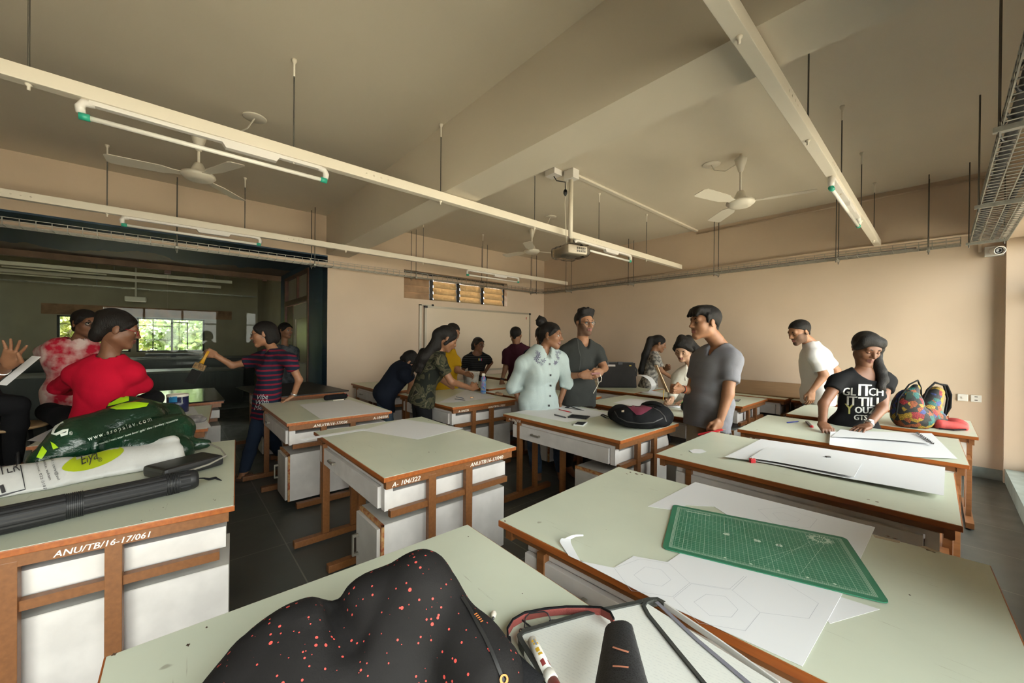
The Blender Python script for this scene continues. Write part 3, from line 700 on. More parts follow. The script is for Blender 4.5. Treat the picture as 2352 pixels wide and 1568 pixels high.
def make_table():
    g = thing('drafting_table', 'drafting table', 'table')
    t = MB().box((0, 0, TZ-.024), (TW, TD, TZ-.0015), .002); t.cur = 1; t.box((.004, .004, TZ-.0015), (TW-.004, TD-.004, TZ))
    t.build('tabletop', [M_edge, M_lam], g)
    z1 = TZ-.024; z0 = z1-.045
    f = MB().box((TW-.05, .02, z0), (TW-.02, TD-.02, z1)).box((.02, .02, z0), (.05, TD-.02, z1)).box((.05, .025, z1-.03), (TW-.05, .05, z1)).box((.05, TD-.05, z0), (TW-.05, TD-.02, z1))
    f.build('under_frame', M_fr, g)
    dz0, dz1 = .535, .652            # drawer unit
    d = MB().box((.12, .06, dz0), (TW-.075, TD-.03, dz1-.03)).box((.12, .035, dz1-.0), (TW-.06, .06, z1-.03)).box((TW-.1, .03, dz0), (TW-.06, .075, dz1+.02))
    d.build('drawer_box', M_cab, g)
    fr = MB().box((.125, .012, dz0+.005), (TW-.105, .034, dz1), .002).build('drawer_front', M_cab, g)
    h = MB(); cx = .42
    h.box((cx-.05, -.012, .598), (cx+.05, -.002, .612), .003).box((cx-.05, -.004, .598), (cx-.035, .013, .612)).box((cx+.035, -.004, .598), (cx+.05, .013, .612))
    h.build('drawer_handle', M_grip, fr)
    MB().box((TW-.06, .05, dz0-.028), (TW-.03, TD-.05, dz0+.006)).build('low_rail', M_fr, g)
    for x, ys, ya, yb in ((TW-.035, (.285, .53), .08, .8), (.63, (.12, .345), -.08, .75), (.2, (.03, .225), -.17, .42)):
        for y in ys:
            MB().box((x-.016, y-.023, .055), (x+.016, y+.023, z0+.02), .002).build('leg', M_fr, g)
        MB().box((x-.024, ya, .012), (x+.024, yb, .055), .003).build('foot_runner', M_fr, g)
    c = MB().box((TW-.415, .045, .06), (TW-.095, TD-.02, .445)); c.cur = 1; c.box((TW-.415, .045, .4445), (TW-.095, TD-.02, .4485))
    cb = c.build('cabinet_body', [M_cab, M_cabtop], g)
    e = MB().box((TW-.418, .03, .06), (TW-.40, .045, .45)).box((TW-.112, .03, .06), (TW-.094, .045, .45)).box((TW-.418, .03, .43), (TW-.094, .045, .45))
    e.build('cabinet_edging', M_ply, g)
    dr = MB().box((TW-.405, .012, .07), (TW-.112, .032, .428), .002).build('cabinet_door', M_cabtop, g)
    hx = TW-.375
    MB().box((hx-.008, -.022, .19), (hx+.008, -.012, .31), .003).box((hx-.008, -.014, .19), (hx+.008, .014, .205)).box((hx-.008, -.014, .295), (hx+.008, .014, .31)).build('door_handle', M_grip, dr)
    return g
proto = make_table(); used = [False]
TABLES = {}; SCL = dict(mat=(1.03, 1.02, 1), R2=(.98, 1, 1), R3=(.95, 1, 1), R4=(.95, 1, 1))
def table(key, x0, y0, deg, words, texts=(), front=()):
    a = math.radians(deg)
    if used[0]: g = dup(proto, (x0, y0, 0), a, words); g.scale = (1, 1, 1)
    else: g = proto; g.location = (x0, y0, 0); g.rotation_euler = (0, 0, a); g['label'] = words; used[0] = True
    g['group'] = 'drafting tables'
    if texts:
        m = MB()
        for y, txt, s in texts: text_on(m, txt, (TW-.0195, y, TZ-.063), (0, 1, .0), (0, 0, 1), s, shear=.25, spacing=1.02); text_on(m, txt, (TW-.0193, y+s*.035, TZ-.063), (0, 1, .0), (0, 0, 1), s, shear=.25, spacing=1.02)
        m.build('painted_number', M_paint, g)
    if front:
        m = MB()
        for x, txt, s in front: text_on(m, txt, (x, .0195, TZ-.052), (1, 0, 0), (0, 0, 1), s, shear=.2, bold=.001, spacing=1.1)
        m.build('painted_number', M_paint, g)
    TABLES[key] = g
    if key == 'near': g.scale = (1, 1.06, 1)
    if key in SCL: g.scale = SCL[key]
    return g
table('near', -1.195, -.105, -1.2, 'nearest drafting table, under the black speckled backpack')
table('mat', -1.125, .94, 3.3, 'drafting table holding the green cutting mat')
table('R2', -1.165, 2.225, .6, 'drafting table with the long white sheet and red sharpener clip')
table('R3', -1.075, 3.36, 1.5, 'drafting table where the woman in the printed black tee works')
table('R4', -1.0, 4.46, .5, 'drafting table under the patterned backpack')
table('R5', -1.2, 5.56, 0, 'drafting table against the back wall behind the woman in the printed black tee')
table('322', -3.08, .79, 0, 'drafting table numbered 322 with one diamond-turned white sheet', [(.05, 'A- 104/322', .034), (.535, 'ANU/TB/16-17/040', .031)])
table('061', -3.266, -.55, -6, 'drafting table numbered 061 under the plastic carrier bags', [(.385, 'ANU/TB/16-17/061', .030)])
table('320', -4.75, .70, 0, 'drafting table numbered 320 with the dark pencil pouch', [(.2, 'ANU/TB/16-17/036', .034), (.71, 'A-104/320', .032)])
table('326', -4.54, 2.135, 0, 'drafting table with the blue bottle and two pencils', [(.08, 'A-104/326', .03), (.47, 'ANU/TB/16-17/025', .03)])
table('pen', -2.72, 2.32, 0, 'drafting table with phones, set square and the black and maroon bag', front=[(.06, 'A-106/320', .034)])
table('mid', -2.68, 3.47, 0, 'drafting table where the woman in the white blouse writes')
table('A', -2.66, 4.56, 0, 'drafting table with a lone phone behind the man in the grey tee')
table('B', -3.95, 4.56, 0, 'drafting table carrying the upright black folder case')
table('C', -4.06, 3.12, 0, 'drafting table between the maroon tee man and the woman in pale blue')
table('C2', -5.46, 3.32, 0, 'drafting table with the white paint bucket')
table('D', -6.02, 4.45, 0, 'drafting table in front of the whiteboard, beside the woman in the striped black top')
table('E', -6.06, 2.08, 0, 'drafting table by the left wall behind the bent-over person in navy')
table('F', -6.36, .785, 0, 'drafting table under the big black drawing board')
table('red', -5.02, -.56, -5, 'drafting table the woman in red sits on')
table('black', -6.45, -.45, 0, 'drafting table behind the woman in red, covered by a glossy black board')
table('H', -2.5, 5.53, 0, 'drafting table against the back wall under the brown board')
def chips(key, pts, words):
    """worn-off laminate patches showing dark board"""
    m = MB(); rs = random.Random(len(words))
    for px, py, r in pts:
        c = on(px, py, TZ+.0006); n = 9
        m.add([c]+[c+V((math.cos(i*.698)*r*rs.uniform(.35, 1.1), math.sin(i*.698)*r*rs.uniform(.25, .8), 0)) for i in range(n)], [(0, 1+i, 1+(i+1) % n) for i in range(n)])
    g = TABLES[key]; o = m.build('worn_chips', mat('bare_brown_board', (.10, .055, .03), .8, noise=.5, nscale=50), g)
    o.data.transform(Matrix.Diagonal((1/g.scale.x, 1/g.scale.y, 1, 1)) @ Matrix.Rotation(-g.rotation_euler.z, 4, 'Z') @ Matrix.Translation(-g.location)); return o
chips('near', [(262, 1502, .008), (432, 1480, .008), (475, 1440, .004), (1200, 1363, .003), (1076, 1232, .004)], 'a')
chips('mat', [(1160, 1196, .006), (1448, 1084, .010), (1462, 1088, .010), (1474, 1089, .009), (1440, 1088, .007), (2090, 1366, .005), (2040, 1231, .009), (2055, 1236, .009), (2130, 1262, .008), (2145, 1268, .007), (1392, 1216, .002)], 'bb')
chips('R2', [(1995, 1147, .008), (2015, 1152, .008), (1690, 995, .003), (1650, 1052, .002), (1930, 1130, .003)], 'ccc')
chips('322', [(985, 965, .008), (995, 966, .006), (985, 1038, .006), (1000, 1038, .005), (797, 1014, .004)], 'dd')
chips('061', [(494, 1148, .006), (490, 1146, .005), (375, 1165, .003), (325, 1195, .004)], 'e')
# boards lying on the tables
tag(MB().obox((-5.78, 1.2, TZ+.008), (.99, .1, 0), (-.1, .99, 0), (0, 0, 1), .70, .47, .007, .002).build('drawing_board', mat('black_board', (.012, .011, .010), .45, noise=.4, nscale=20)), 'big black drawing board lying flat beside the blue recess', 'drawing board')
tag(MB().obox((-5.82, -.02, TZ+.008), (1, 0, 0), (0, 1, 0), (0, 0, 1), .66, .46, .007, .002).build('drawing_board', mat('gloss_black_board', (.010, .010, .010), .12)), 'glossy black board lying flat in front of the glass wall', 'drawing board')
tag(MB().obox((-1.75, 6.05, .79), (1, 0, 0), V((0, 1, .16)).normalized(), V((0, -.16, 1)).normalized(), .68, .36, .012, .003).build('drawing_board', wood('tan_board', (.21, .125, .06), (.27, .165, .085), .5)), 'brown drawing board resting on the table along the back wall', 'drawing board')
# ================================================================ THINGS ON THE TABLES
M_paper = mat('white_cartridge_paper', (.70, .705, .72), .6)
M_paper2 = mat('thin_tracing_paper', (.68, .69, .70), .55)
M_pencil = mat('graphite_line', (.42, .43, .47), .6)
M_bk = mat('black_plastic', (.014, .014, .015), .35)
M_bkf = mat('black_fabric', (.009, .009, .010), .9, bump=.25, bscale=220, spec=.15)
M_chrome = mat('silver_metal', (.6, .6, .6), .25, .9)
M_redpl = mat('red_plastic', (.55, .02, .03), .35)
def P(px, py, h=0.): return on(px, py, TZ+h)
def sheet(words, pts, h=.0012, cat='paper', group=None, m=None, th=.0008, name='paper_sheet', curl=()):
    """flat sheet through pixel corners; curl gives extra heights per corner"""
    H = list(curl)+[0]*(len(pts)-len(curl)); q = [P(px, py, h+c) for (px, py), c in zip(pts, H)]
    o = MB().prism(q, 0, th).build(name, m or M_paper); at_origin(o, q[0]); return tag(o, words, cat, group)
def bent_sheet(words, top, bot, n=26, m=None, name='paper_sheet', th=.0008, cat='paper', group=None):
    """sheet between two polylines of 3-D points"""
    def samp(c, t):
        k = t*(len(c)-1); i = min(int(k), len(c)-2); f = k-i
        p0, p1, p2, p3 = c[max(i-1, 0)], c[i], c[i+1], c[min(i+2, len(c)-1)]
        return .5*((2*p1)+(p2-p0)*f+(2*p0-5*p1+4*p2-p3)*f*f+(3*p1-p0-3*p2+p3)*f**3)
    mb = MB(); vs = []
    for i in range(n+1):
        t = i/n; a, b = samp([V(p) for p in top], t), samp([V(p) for p in bot], t)
        vs += [a, b, a+V((0, 0, th)), b+V((0, 0, th))]
    fs = []
    for i in range(n):
        j = 4*i; fs += [(j, j+1, j+5, j+4), (j+2, j+6, j+7, j+3), (j, j+4, j+6, j+2), (j+1, j+3, j+7, j+5)]
    fs += [(0, 2, 3, 1), (4*n, 4*n+1, 4*n+3, 4*n+2)]
    mb.add(vs, fs); o = mb.build(name, m or M_paper); at_origin(o, vs[0]); return tag(o, words, cat, group)
def lines(parent, name, segs, h, w=.0009, m=None):
    mb = MB()
    for a, b in segs:
        p, q = P(*a, h), P(*b, h); d = (q-p).normalized(); s = V((-d.y, d.x, 0))*w/2
        mb.add([p-s, q-s, q+s, p+s], [(0, 1, 2, 3)])
    return put(mb, name, m or M_pencil, parent)
def loop(*p): return [(p[i], p[(i+1) % len(p)]) for i in range(len(p))]
def cast(name, m, pv, faces, target, parent, off=.002, sub=1, label=None, smooth=True):
    """lay pixel-space polygons on the surface of a world-space mesh, along the line of sight"""
    bm = bmesh.new(); vv = [bm.verts.new((x, y, 0)) for x, y in pv]
    for f in faces:
        try: bm.faces.new([vv[i] for i in f])
        except ValueError: pass
    bmesh.ops.triangulate(bm, faces=bm.faces[:])
    for _ in range(sub): bmesh.ops.subdivide_edges(bm, edges=bm.edges[:], cuts=1, use_grid_fill=True)
    ts = target if isinstance(target, list) else [target]; vs = []; fs = []
    for (tv, tf) in ts: n = len(vs); vs += [V(p) for p in tv]; fs += [[i+n for i in f] for f in tf]
    tree = BVHTree.FromPolygons(vs, fs); dead = []
    for v in bm.verts:
        d = ray(v.co.x, v.co.y).normalized(); h, nn, i, dist = tree.ray_cast(CAM, d, 30)
        if h is None: dead.append(v)
        else:
            if nn.dot(d) > 0: nn = -nn
            v.co = h+nn*off
    bmesh.ops.delete(bm, geom=dead, context='VERTS')
    me = bpy.data.meshes.new(name); bm.to_mesh(me); bm.free(); me.materials.append(m)
    for p in me.polygons: p.use_smooth = smooth
    return putmesh(me, name, parent, label)
def px_text(txt, o, dx, size, slant=0., upv=None, **kw):
    """text outline in pixels: starts at o, runs along dx (pixel vector)"""
    me = text_mesh(txt, 1., **kw); d = V((dx[0], dx[1])).normalized(); u = V(upv).normalized() if upv else V((d.y, -d.x))
    vs = [(o[0]+(d.x*v.co.x+u.x*v.co.y)*size, o[1]+(d.y*v.co.x+u.y*v.co.y)*size) for v in me.vertices]
    fs = [list(p.vertices) for p in me.polygons]; bpy.data.meshes.remove(me); return vs, fs
def worldmesh(v, q): return (np.asarray(v).tolist(), np.asarray(q).tolist())
def stick(words, name, a, b, r, m, h=None, cat='pencil', group=None, tip=None):
    p, q = P(*a, r if h is None else h), P(*b, r if h is None else h)
    g = thing(name, words, cat, p, 0, group); d = (q-p)
    put(MB().tube([p, p+d*.86], r, 8), 'barrel', m, g); put(MB().tube([p+d*.86, q], [r, r*.2], 8), 'tip', tip or M_bk, g); return g
# ---- table 322
sheet('square white sheet lying askew on table 322', [(830, 988), (925, 962), (1064, 983), (960, 1009)])
bent_sheet('narrow white strip hanging over the left corner of table 322', [P(688, 1009, .004), P(742, 999, .006), P(835, 984, .004)], [P(700, 1011, .0), P(745, 1003, .003), P(850, 986, .002)])
# ---- table 320
sheet('white sheet on table 320 beside the dark pencil pouch', [(687, 929), (800, 917), (897, 945), (735, 961)])
c = P(772, 916); g = thing('pencil_pouch', 'black pencil pouch with a red end on table 320', 'pencil pouch', c)
f = SDF(c-V((.2, .2, .02)), c+V((.2, .2, .12)), .007); a, b = P(750, 913, .028), P(792, 909, .028)
f.cap(a, b, .03, .03, .01).wrinkle(.003, 60, 2).plane(P(750, 915, .001), (0, 0, -1)); v, q = f.mesh(); putmesh(np_mesh('body', [(v, q, 0)], M_bkf), 'pouch_body', g)
put(MB().tube([b+V((0, -.03, -.02)), b+V((.012, 0, .03)), b+V((.0, .035, 0))], .006, 6), 'zip', M_redpl, g)
stick('white pen beside the black pencil pouch on table 320', 'pen', (765, 919), (794, 917), .005, M_white, cat='pen')
# ---- table 326
sheet('white sheet under the two pencils on the bottle table', [(1008, 924), (1070, 895), (1140, 913), (1040, 924)])
stick('blue pencil on the bottle table, farther from the edge', 'pencil', (1048, 911), (1066, 915), .004, mat('blue_pencil', (.03, .08, .2), .4))
stick('dark pencil on the bottle table, nearer the edge', 'pencil', (1045, 916), (1069, 919), .004, mat('dark_pencil', (.04, .05, .08), .4))
c = P(1084, 914); tag(at_origin(MB().obox(c+V((0, 0, .008)), (.8, .6, 0), (-.6, .8, 0), (0, 0, 1), .018, .010, .008, .002).build('eraser', mat('orange_eraser', (.5, .16, .03), .6, col2=(.7, .6, .4), nscale=60)), c), 'small orange and white eraser on the bottle table', 'eraser')
c = P(1146, 908); f = SDF(c-V((.1, .1, .01)), c+V((.1, .1, .08)), .007); f.ell(c+V((0, 0, .018)), (.065, .045, .022)).wrinkle(.008, 90, 3).plane(c, (0, 0, -1)); v, q = f.mesh()
tmp_ = thing('tmp', 'x', 'x'); o = putmesh(np_mesh('crumpled_packet', [(v, q, 0)], mat('kraft_wrapper', (.30, .17, .09), .4, noise=.3, nscale=30, bump=.6, bscale=60)), 'crumpled_packet', tmp_); o.parent = None; bpy.data.objects.remove(tmp_); at_origin(o, c); tag(o, 'crumpled brown packet right of the blue bottle', 'packet')
c = P(1110, 903); g = thing('water_bottle', 'blue patterned metal bottle with a white cap', 'bottle', c)
m = mat('swirl_bottle_paint', (.06, .15, .5), .3); t = NT(m); tc = t.n('TexCoord'); wv = t.n('TexNoise', i_Scale=9., i_Detail=2., i_Distortion=2.5); t.l(tc, 'Object', wv, 'Vector')
r = t.ramp(wv, 'Fac', [(.3, (.05, .14, .42)), (.42, (.06, .2, .55)), (.46, (.5, .45, .1)), (.5, (.07, .25, .5)), (.55, (.25, .08, .35)), (.6, (.55, .12, .2)), (.64, (.06, .15, .45))]); t.l(r, 'Color', t.b, 'Base Color')
put(MB().lathe(c, [(.03, 0), (.036, .005), (.036, .175), (.033, .195), (.02, .215), (.019, .225)], 24), 'bottle_body', m, g); put(MB().lathe(c, [(.0215, .222), (.0215, .25), (.019, .254), (0, .254)], 20), 'cap', M_white, g)
# ---- table with phones and set square
top = [P(1158, 952, -.006), P(1195, 944, .001), P(1250, 935, .001), P(1302, 929, .001)]; bot = [P(1283, 975, -.004), P(1318, 966, .001), P(1362, 958, .001), P(1404, 950, .001)]
bent_sheet('large white sheet overhanging the corner of the table with two phones', top, bot)
tri = [P(1297, 936, .004), P(1306, 931, .004), P(1342, 943, .004)]; inn = [P(1305, 936.5, .004), P(1310, 934, .004), P(1328, 940, .004)]
mb = MB(); mb.add(tri+inn+[p+V((0, 0, .002)) for p in tri+inn], [(0, 1, 4, 3), (1, 2, 5, 4), (2, 0, 3, 5), (6, 9, 10, 7), (7, 10, 11, 8), (8, 11, 9, 6), (0, 6, 7, 1), (1, 7, 8, 2), (2, 8, 6, 0)])
tag(at_origin(mb.build('set_square', mat('smoky_plastic', (.10, .10, .11), .2)), tri[0]), 'dark triangular set square on the large sheet', 'set square')
stick('red pencil on the large white sheet', 'pencil', (1284, 940), (1314, 947), .0045, M_redpl, .006)
stick('grey pen on the large sheet beside the flat phone', 'pen', (1274, 952), (1301, 959), .007, mat('pen_grey', (.12, .12, .13), .3), .008, 'pen')
def phone(words, c4, h, m, scr):
    q = [P(x, y, h) for x, y in c4]; g = thing('mobile_phone', words, 'phone', q[0])
    mb = MB().prism(q, 0, .009); put(mb, 'phone_body', m, g); cc = sum(q, V((0, 0, 0)))/4
    put(MB().prism([cc+(p-cc)*.86 for p in q], .009, .0094), 'screen', scr, g); return g
M_scr = mat('phone_screen', (.015, .015, .017), .08)
phone('black phone lying flat beside the grey pen', [(1304, 959), (1313, 953), (1355, 957), (1347, 963)], .002, M_bk, M_scr)
phone('small white edged phone nearest the table edge', [(1317, 977), (1326, 970), (1349, 971), (1339, 979)], .001, mat('phone_white', (.6, .6, .6), .3), M_scr)
phone('phone lying alone behind the man in the grey tee', [(1676, 920), (1681, 917), (1701, 918), (1697, 922)], .001, M_bk, mat('phone_face', (.35, .35, .36), .2))
# bag with a maroon panel
c = P(1468, 966); g = thing('backpack', 'black bag with a maroon panel lying on the phone table', 'bag', c)
f = SDF(c-V((.4, .4, .1)), c+V((.4, .4, .35)), .009)
def D(px, py, h): return P(px, py, h)
f.ell(D(1470, 958, .075), (.215, .16, .085), [_R, V((-_R.y, _R.x, 0)), (0, 0, 1)], .03).ell(D(1425, 950, .07), (.09, .11, .075), None, .05).ell(D(1515, 955, .075), (.1, .12, .085), None, .05).ell(D(1500, 935, .12), (.1, .07, .05), None, .04)
f.wrinkle(.006, 24, 5).wrinkle(.008, 16, 4, 3, True).plane(c+V((0, 0, .001)), (0, 0, -1)); v, q = f.mesh(); bm_ = worldmesh(v, q); putmesh(np_mesh('bag_body', [(v, q, 0)], M_bkf), 'bag_body', g)
cast('front_panel', mat('maroon_fabric', (.13, .012, .035), .75, bump=.2, bscale=200), [(1436, 929), (1470, 928), (1499, 937), (1484, 947), (1472, 953), (1462, 953)], [(0, 1, 2, 3, 4, 5)], bm_, g, .003, 3, 'maroon panel')
def pxs(pts, w):
    L = []; R = []
    for i, (x, y) in enumerate(pts):
        a = pts[max(i-1, 0)]; b = pts[min(i+1, len(pts)-1)]; d = V((b[0]-a[0], b[1]-a[1])).normalized(); L.append((x-d.y*w, y+d.x*w)); R.append((x+d.y*w, y-d.x*w))
    n = len(pts); return L+R, [(i, i+1, n+i+1, n+i) for i in range(n-1)]
for zp in ([(1412, 944), (1420, 958), (1440, 968), (1470, 972), (1500, 970), (1522, 960)], [(1500, 936), (1515, 944), (1526, 956), (1530, 968)]):
    pv, fc = pxs(zp, 1.1); cast('zip', mat('worn_grey_zip', (.035, .033, .032), .6), pv, fc, bm_, g, .003, 2)
put(MB().tube([D(1486, 930, .16), D(1496, 927, .19), D(1512, 928, .19), D(1522, 934, .155)], .008, 8, flat=.5), 'top_handle', M_bkf, g)
put(MB().tube([D(1505, 935, .16), D(1528, 938, .13), D(1541, 950, .09), D(1540, 965, .05)], .013, 8, flat=.4), 'shoulder_strap', M_bkf, g)
cast('label_tag', mat('cream_tag', (.6, .52, .42), .6), [(1428, 943), (1434, 942), (1434, 947), (1428, 947)], [(0, 1, 2, 3)], bm_, g, .004, 0)
put(MB().tube([D(1401, 957, .02), D(1395, 956, .02), D(1384, 951, .012), D(1381, 953, .006), D(1392, 959, .006), D(1402, 960, .02)], .009, 8, flat=.4), 'side_strap', M_bkf, g)
pe = D(1525, 972, .02); put(MB().tube([pe, D(1532, 976, -.005), D(1533, 985, -.05), D(1535, 1000, -.11), D(1538, 1015, -.17)], .011, 8, flat=.35), 'hanging_strap', M_bkf, g)
# ---- writing table (mid)
sheet('white sheet under the hands of the woman in the white blouse', [(1408, 925), (1446, 915), (1535, 922), (1505, 938)])
c = P(1545, 935); g = thing('drawing_kit', 'silver instrument tin on the writing table', 'tin', c); put(MB().obox(c+V((0, 0, .008)), _R, V((-_R.y, _R.x, 0)), (0, 0, 1), .07, .05, .008, .003), 'tin_body', M_chrome, g); put(MB().obox(c+V((0, 0, .017)), _R, V((-_R.y, _R.x, 0)), (0, 0, 1), .06, .04, .001), 'tray', mat('tin_inside', (.2, .2, .2), .3, .8), g)
c = P(1577, 945); g = thing('pencil_pouch', 'dark pencil pouch with a green zip on the writing table', 'pencil pouch', c)
f = SDF(c-V((.12, .12, .02)), c+V((.12, .12, .16)), .007); f.ell(c+V((0, 0, .05)), (.05, .08, .055)).plane(c, (0, 0, -1)).wrinkle(.003, 50, 1); v, q = f.mesh(); pm = worldmesh(v, q); putmesh(np_mesh('pouch_body', [(v, q, 0)], mat('dark_olive_fabric', (.02, .022, .018), .8)), 'pouch_body', g)
put(MB().tube([c+V((-.045, -.03, .075)), c+V((-.03, .0, .108)), c+V((0.02, .03, .105)), c+V((.02, -.02, .103)), c+V((-.0, -.06, .08))], .004, 6), 'zip', mat('green_zip', (.12, .5, .04), .4), g)
# ---- table with the upright folder case and curled sheet
a, b = P(1376, 890), P(1463, 891); b.z = a.z; X = (b-a).normalized(); Y = V((-X.y, X.x, 0)); c = (a+b)/2; wd = (b-a).length/2
g = thing('folder_case', 'large black folder case standing upright on a table', 'folder case', c)
H = .185; L = (Y*.25+V((0, 0, 1))).normalized(); N = X.cross(L)
put(MB().obox(c+L*H+Y*.03, X, L, N, wd, H, .03, .012), 'case_body', mat('case_black', (.012, .010, .009), .6, noise=.3, nscale=3, spec=.2), g)
put(MB().obox(c+L*(2*H+.004)+Y*.03, X, L, N, wd*.9, .007, .02, .003), 'top_strip', M_bk, g)
for s in (-.55, .18): put(MB().obox(c+L*(2*H-.01)+Y*.03+X*(wd*s), X, L, N, .035, .022, .036, .006), 'clasp', M_bk, g)
top = c+L*(2*H-.045)+Y*.03+N*.0305 if N.dot(CAM-c) > 0 else c+L*(2*H-.045)+Y*.03-N*.0305
put(MB().obox(top-X*(wd*.28), X, L, N, .055, .014, .0012), 'name_label', mat('pale_label', (.42, .36, .32), .5), g)
put(MB().obox(top+X*(wd*.72), X, L, N, .016, .007, .0012), 'yellow_sticker', mat('yellow_sticker', (.6, .42, .03), .5), g)
put(MB().tube([c+L*(2*H-.05)+X*(wd*.98)+Y*.05, c+L*(2*H-.10)+X*(wd*1.12)+Y*.06, c+L*(2*H-.2)+X*(wd*1.05)+Y*.06], .012, 8), 'side_strap', M_bk, g)
a0 = P(1462, 898, .001); a1 = P(1494, 900, .001)
pr = [P(1470, 900, .001), P(1488, 899, .004), dep(1496, 888, 4.98), dep(1490, 873, 4.99), dep(1476, 864, 5.0), dep(1463, 863, 5.0)]
off = V((-.02, .16, .0)); bent_sheet('curled white sheet standing beside the black folder case', pr, [p+off for p in pr])
sheet('white sheets lying right of the curled sheet', [(1470, 900), (1500, 897), (1530, 905), (1520, 911)])
# ---- bucket
c = P(1082, 884); g = thing('bucket', 'paint stained white bucket on a far table', 'bucket', c)
mb_ = mat('stained_white_plastic', (.50, .47, .42), .5, col2=(.28, .26, .23), nscale=14); put(MB().lathe(c, [(.095, 0), (.105, .004), (.125, .18), (.132, .185), (.132, .205), (.125, .207), (.118, .19), (.098, .02), (0, .015)], 28), 'bucket_body', mb_, g)
put(MB().lathe(c, [(.1255, .163), (.131, .165), (.131, .172), (.1262, .174)], 28), 'rim_band', mb_, g)
# ---- R2
tp = [P(1665, 1049, .012), P(1690, 1036, .004), P(1715, 1024, .002), P(1748, 1008, .004)]
bent_sheet('long white sheet across the table with the red sharpener clip', [P(1665, 1049, .014), P(1760, 1063, .006), P(1900, 1090, .012), P(2040, 1115, .016), P(2168, 1138, .02)], [P(1748, 1008, .004), P(1850, 1023, .004), P(1960, 1040, .004), P(2070, 1057, .006), P(2171, 1073, .01)])
s = bent_sheet('smaller drawing sheet lying on the long white sheet', [P(1722, 1051, .022), P(1790, 1062, .016), P(1880, 1079, .02), P(1962, 1095, .024)], [P(1756, 1029, .012), P(1830, 1034, .010), P(1900, 1046, .012), P(1979, 1065, .014)], m=M_paper2)
c = P(1728, 1062); g = thing('sharpener', 'red sharpener on the edge of the long white sheet', 'sharpener', c); put(MB().obox(c+V((0, 0, .012)), _R, V((-_R.y, _R.x, 0)), (0, 0, 1), .014, .010, .012, .003), 'sharpener_body', M_redpl, g); put(MB().ball(c+V((0, 0, .0245)), .004), 'screw', M_white, g)
c = P(1902, 1049, .016); tag(at_origin(MB().obox(c, _R, V((-_R.y, _R.x, 0)), (0, 0, 1), .012, .007, .004, .001).build('eraser', M_bk), c), 'small dark eraser on the long white sheet', 'eraser')
sheet('small white hexagonal cut-out near the left end of the sharpener table', [(1583, 1035), (1595, 1031), (1613, 1032), (1622, 1037), (1608, 1041), (1590, 1040)])
# ---- R3
bent_sheet('white folded sheet under the hands of the woman in the printed tee', [P(1905, 1021, .018), P(1975, 1031, .01), P(2090, 1047, .012), P(2199, 1053, .004)], [P(1907, 991, .02), P(1975, 992, .002), P(2060, 993, .002), P(2140, 995, .001)])
bent_sheet('folded upper leaf with a torn edge on the white folded sheet', [P(1910, 1002, .03), P(1990, 1006, .022), P(2070, 1012, .02), P(2136, 1018, .02)], [P(1930, 986, .008), P(1990, 990, .008), P(2050, 992, .008), P(2103, 994, .01)])
mb = MB(); rs = random.Random(4)
for i in range(11):
    t = i/10; px, py = 2105+t*36, 993+t*25; mb.prism([P(px-7, py+1, .022), P(px+5, py-1.5, .022), P(px+2+rs.random()*4, py+2, .022)], 0, .001)
tag(at_origin(mb.build('torn_scraps', mat('dark_scraps', (.03, .03, .03), .7)), P(2120, 1005)), 'dark torn bits along the edge of the folded sheet', 'paper scraps', kind='stuff')
stick('blue pen near the hands of the woman in the printed tee', 'pen', (1808, 970), (1836, 967), .005, mat('blue_pen', (.03, .04, .25), .3), cat='pen')
c = P(1859, 975); g = thing('box_cutter', 'red tipped cutter lying beside the blue pen', 'cutter', c); p, q_ = P(1853, 968, .009), P(1864, 979, .009); put(MB().bar(p, q_, .02, .014, bev=.003), 'cutter_body', mat('cutter_grey', (.13, .12, .11), .4), g); put(MB().ball(q_, .014, sc=(1, 1, .8)), 'red_end', M_redpl, g)
# ---- patterned backpack and red pouch
c = P(2112, 980); g = thing('backpack', 'colourful patterned backpack standing open on a table', 'backpack', c)
m = mat('patchwork_fabric', (.2, .1, .05), .75); t = NT(m); tc = t.n('TexCoord'); vo = t.n('TexVoronoi', i_Scale=27.); t.l(tc, 'Object', vo, 'Vector')
sp = t.n('SeparateColor'); t.l(vo, 'Color', sp, 'Color'); r = t.ramp(sp, 'Red', [(0, (.012, .012, .012)), (.22, (.26, .06, .012)), (.36, (.32, .2, .012)), (.46, (.015, .016, .02)), (.56, (.26, .012, .018)), (.62, (.34, .22, .02)), (.68, (.012, .12, .11)), (.78, (.03, .05, .2)), (.88, (.35, .22, .02)), (.94, (.02, .02, .018))]); r.color_ramp.interpolation = 'CONSTANT'
wv = t.n('TexVoronoi', i_Scale=95., feature='DISTANCE_TO_EDGE'); t.l(tc, 'Object', wv, 'Vector'); r2 = t.ramp(wv, 'Distance', [(.08, (.25,)*3), (.16, (1,)*3)]); mx = t.n('MixRGB', blend_type='MULTIPLY', i_Fac=.8); t.l(r, 'Color', mx, 1); t.l(r2, 'Color', mx, 2); t.l(mx, 'Color', t.b, 'Base Color')
Zb = (c-CAM).dot(_F)
def B(px, py, dz=0.): return dep(px, py, Zb+dz)
f = SDF(c-V((.4, .4, .05)), c+V((.4, .4, .6)), .009); Yd = V((_F.x, _F.y, 0)).normalized()
f.ell(B(2085, 940, .0), (.10, .09, .17), None, .03).ell(B(2095, 958, .0), (.13, .11, .10), None, .04).cap(B(2078, 930), B(2103, 890, .0), .06, .03, .03).cap(B(2125, 945, .04), B(2150, 900, .06), .085, .05, .02).cap(B(2095, 968), B(2150, 962, .03), .07, .07, .04)
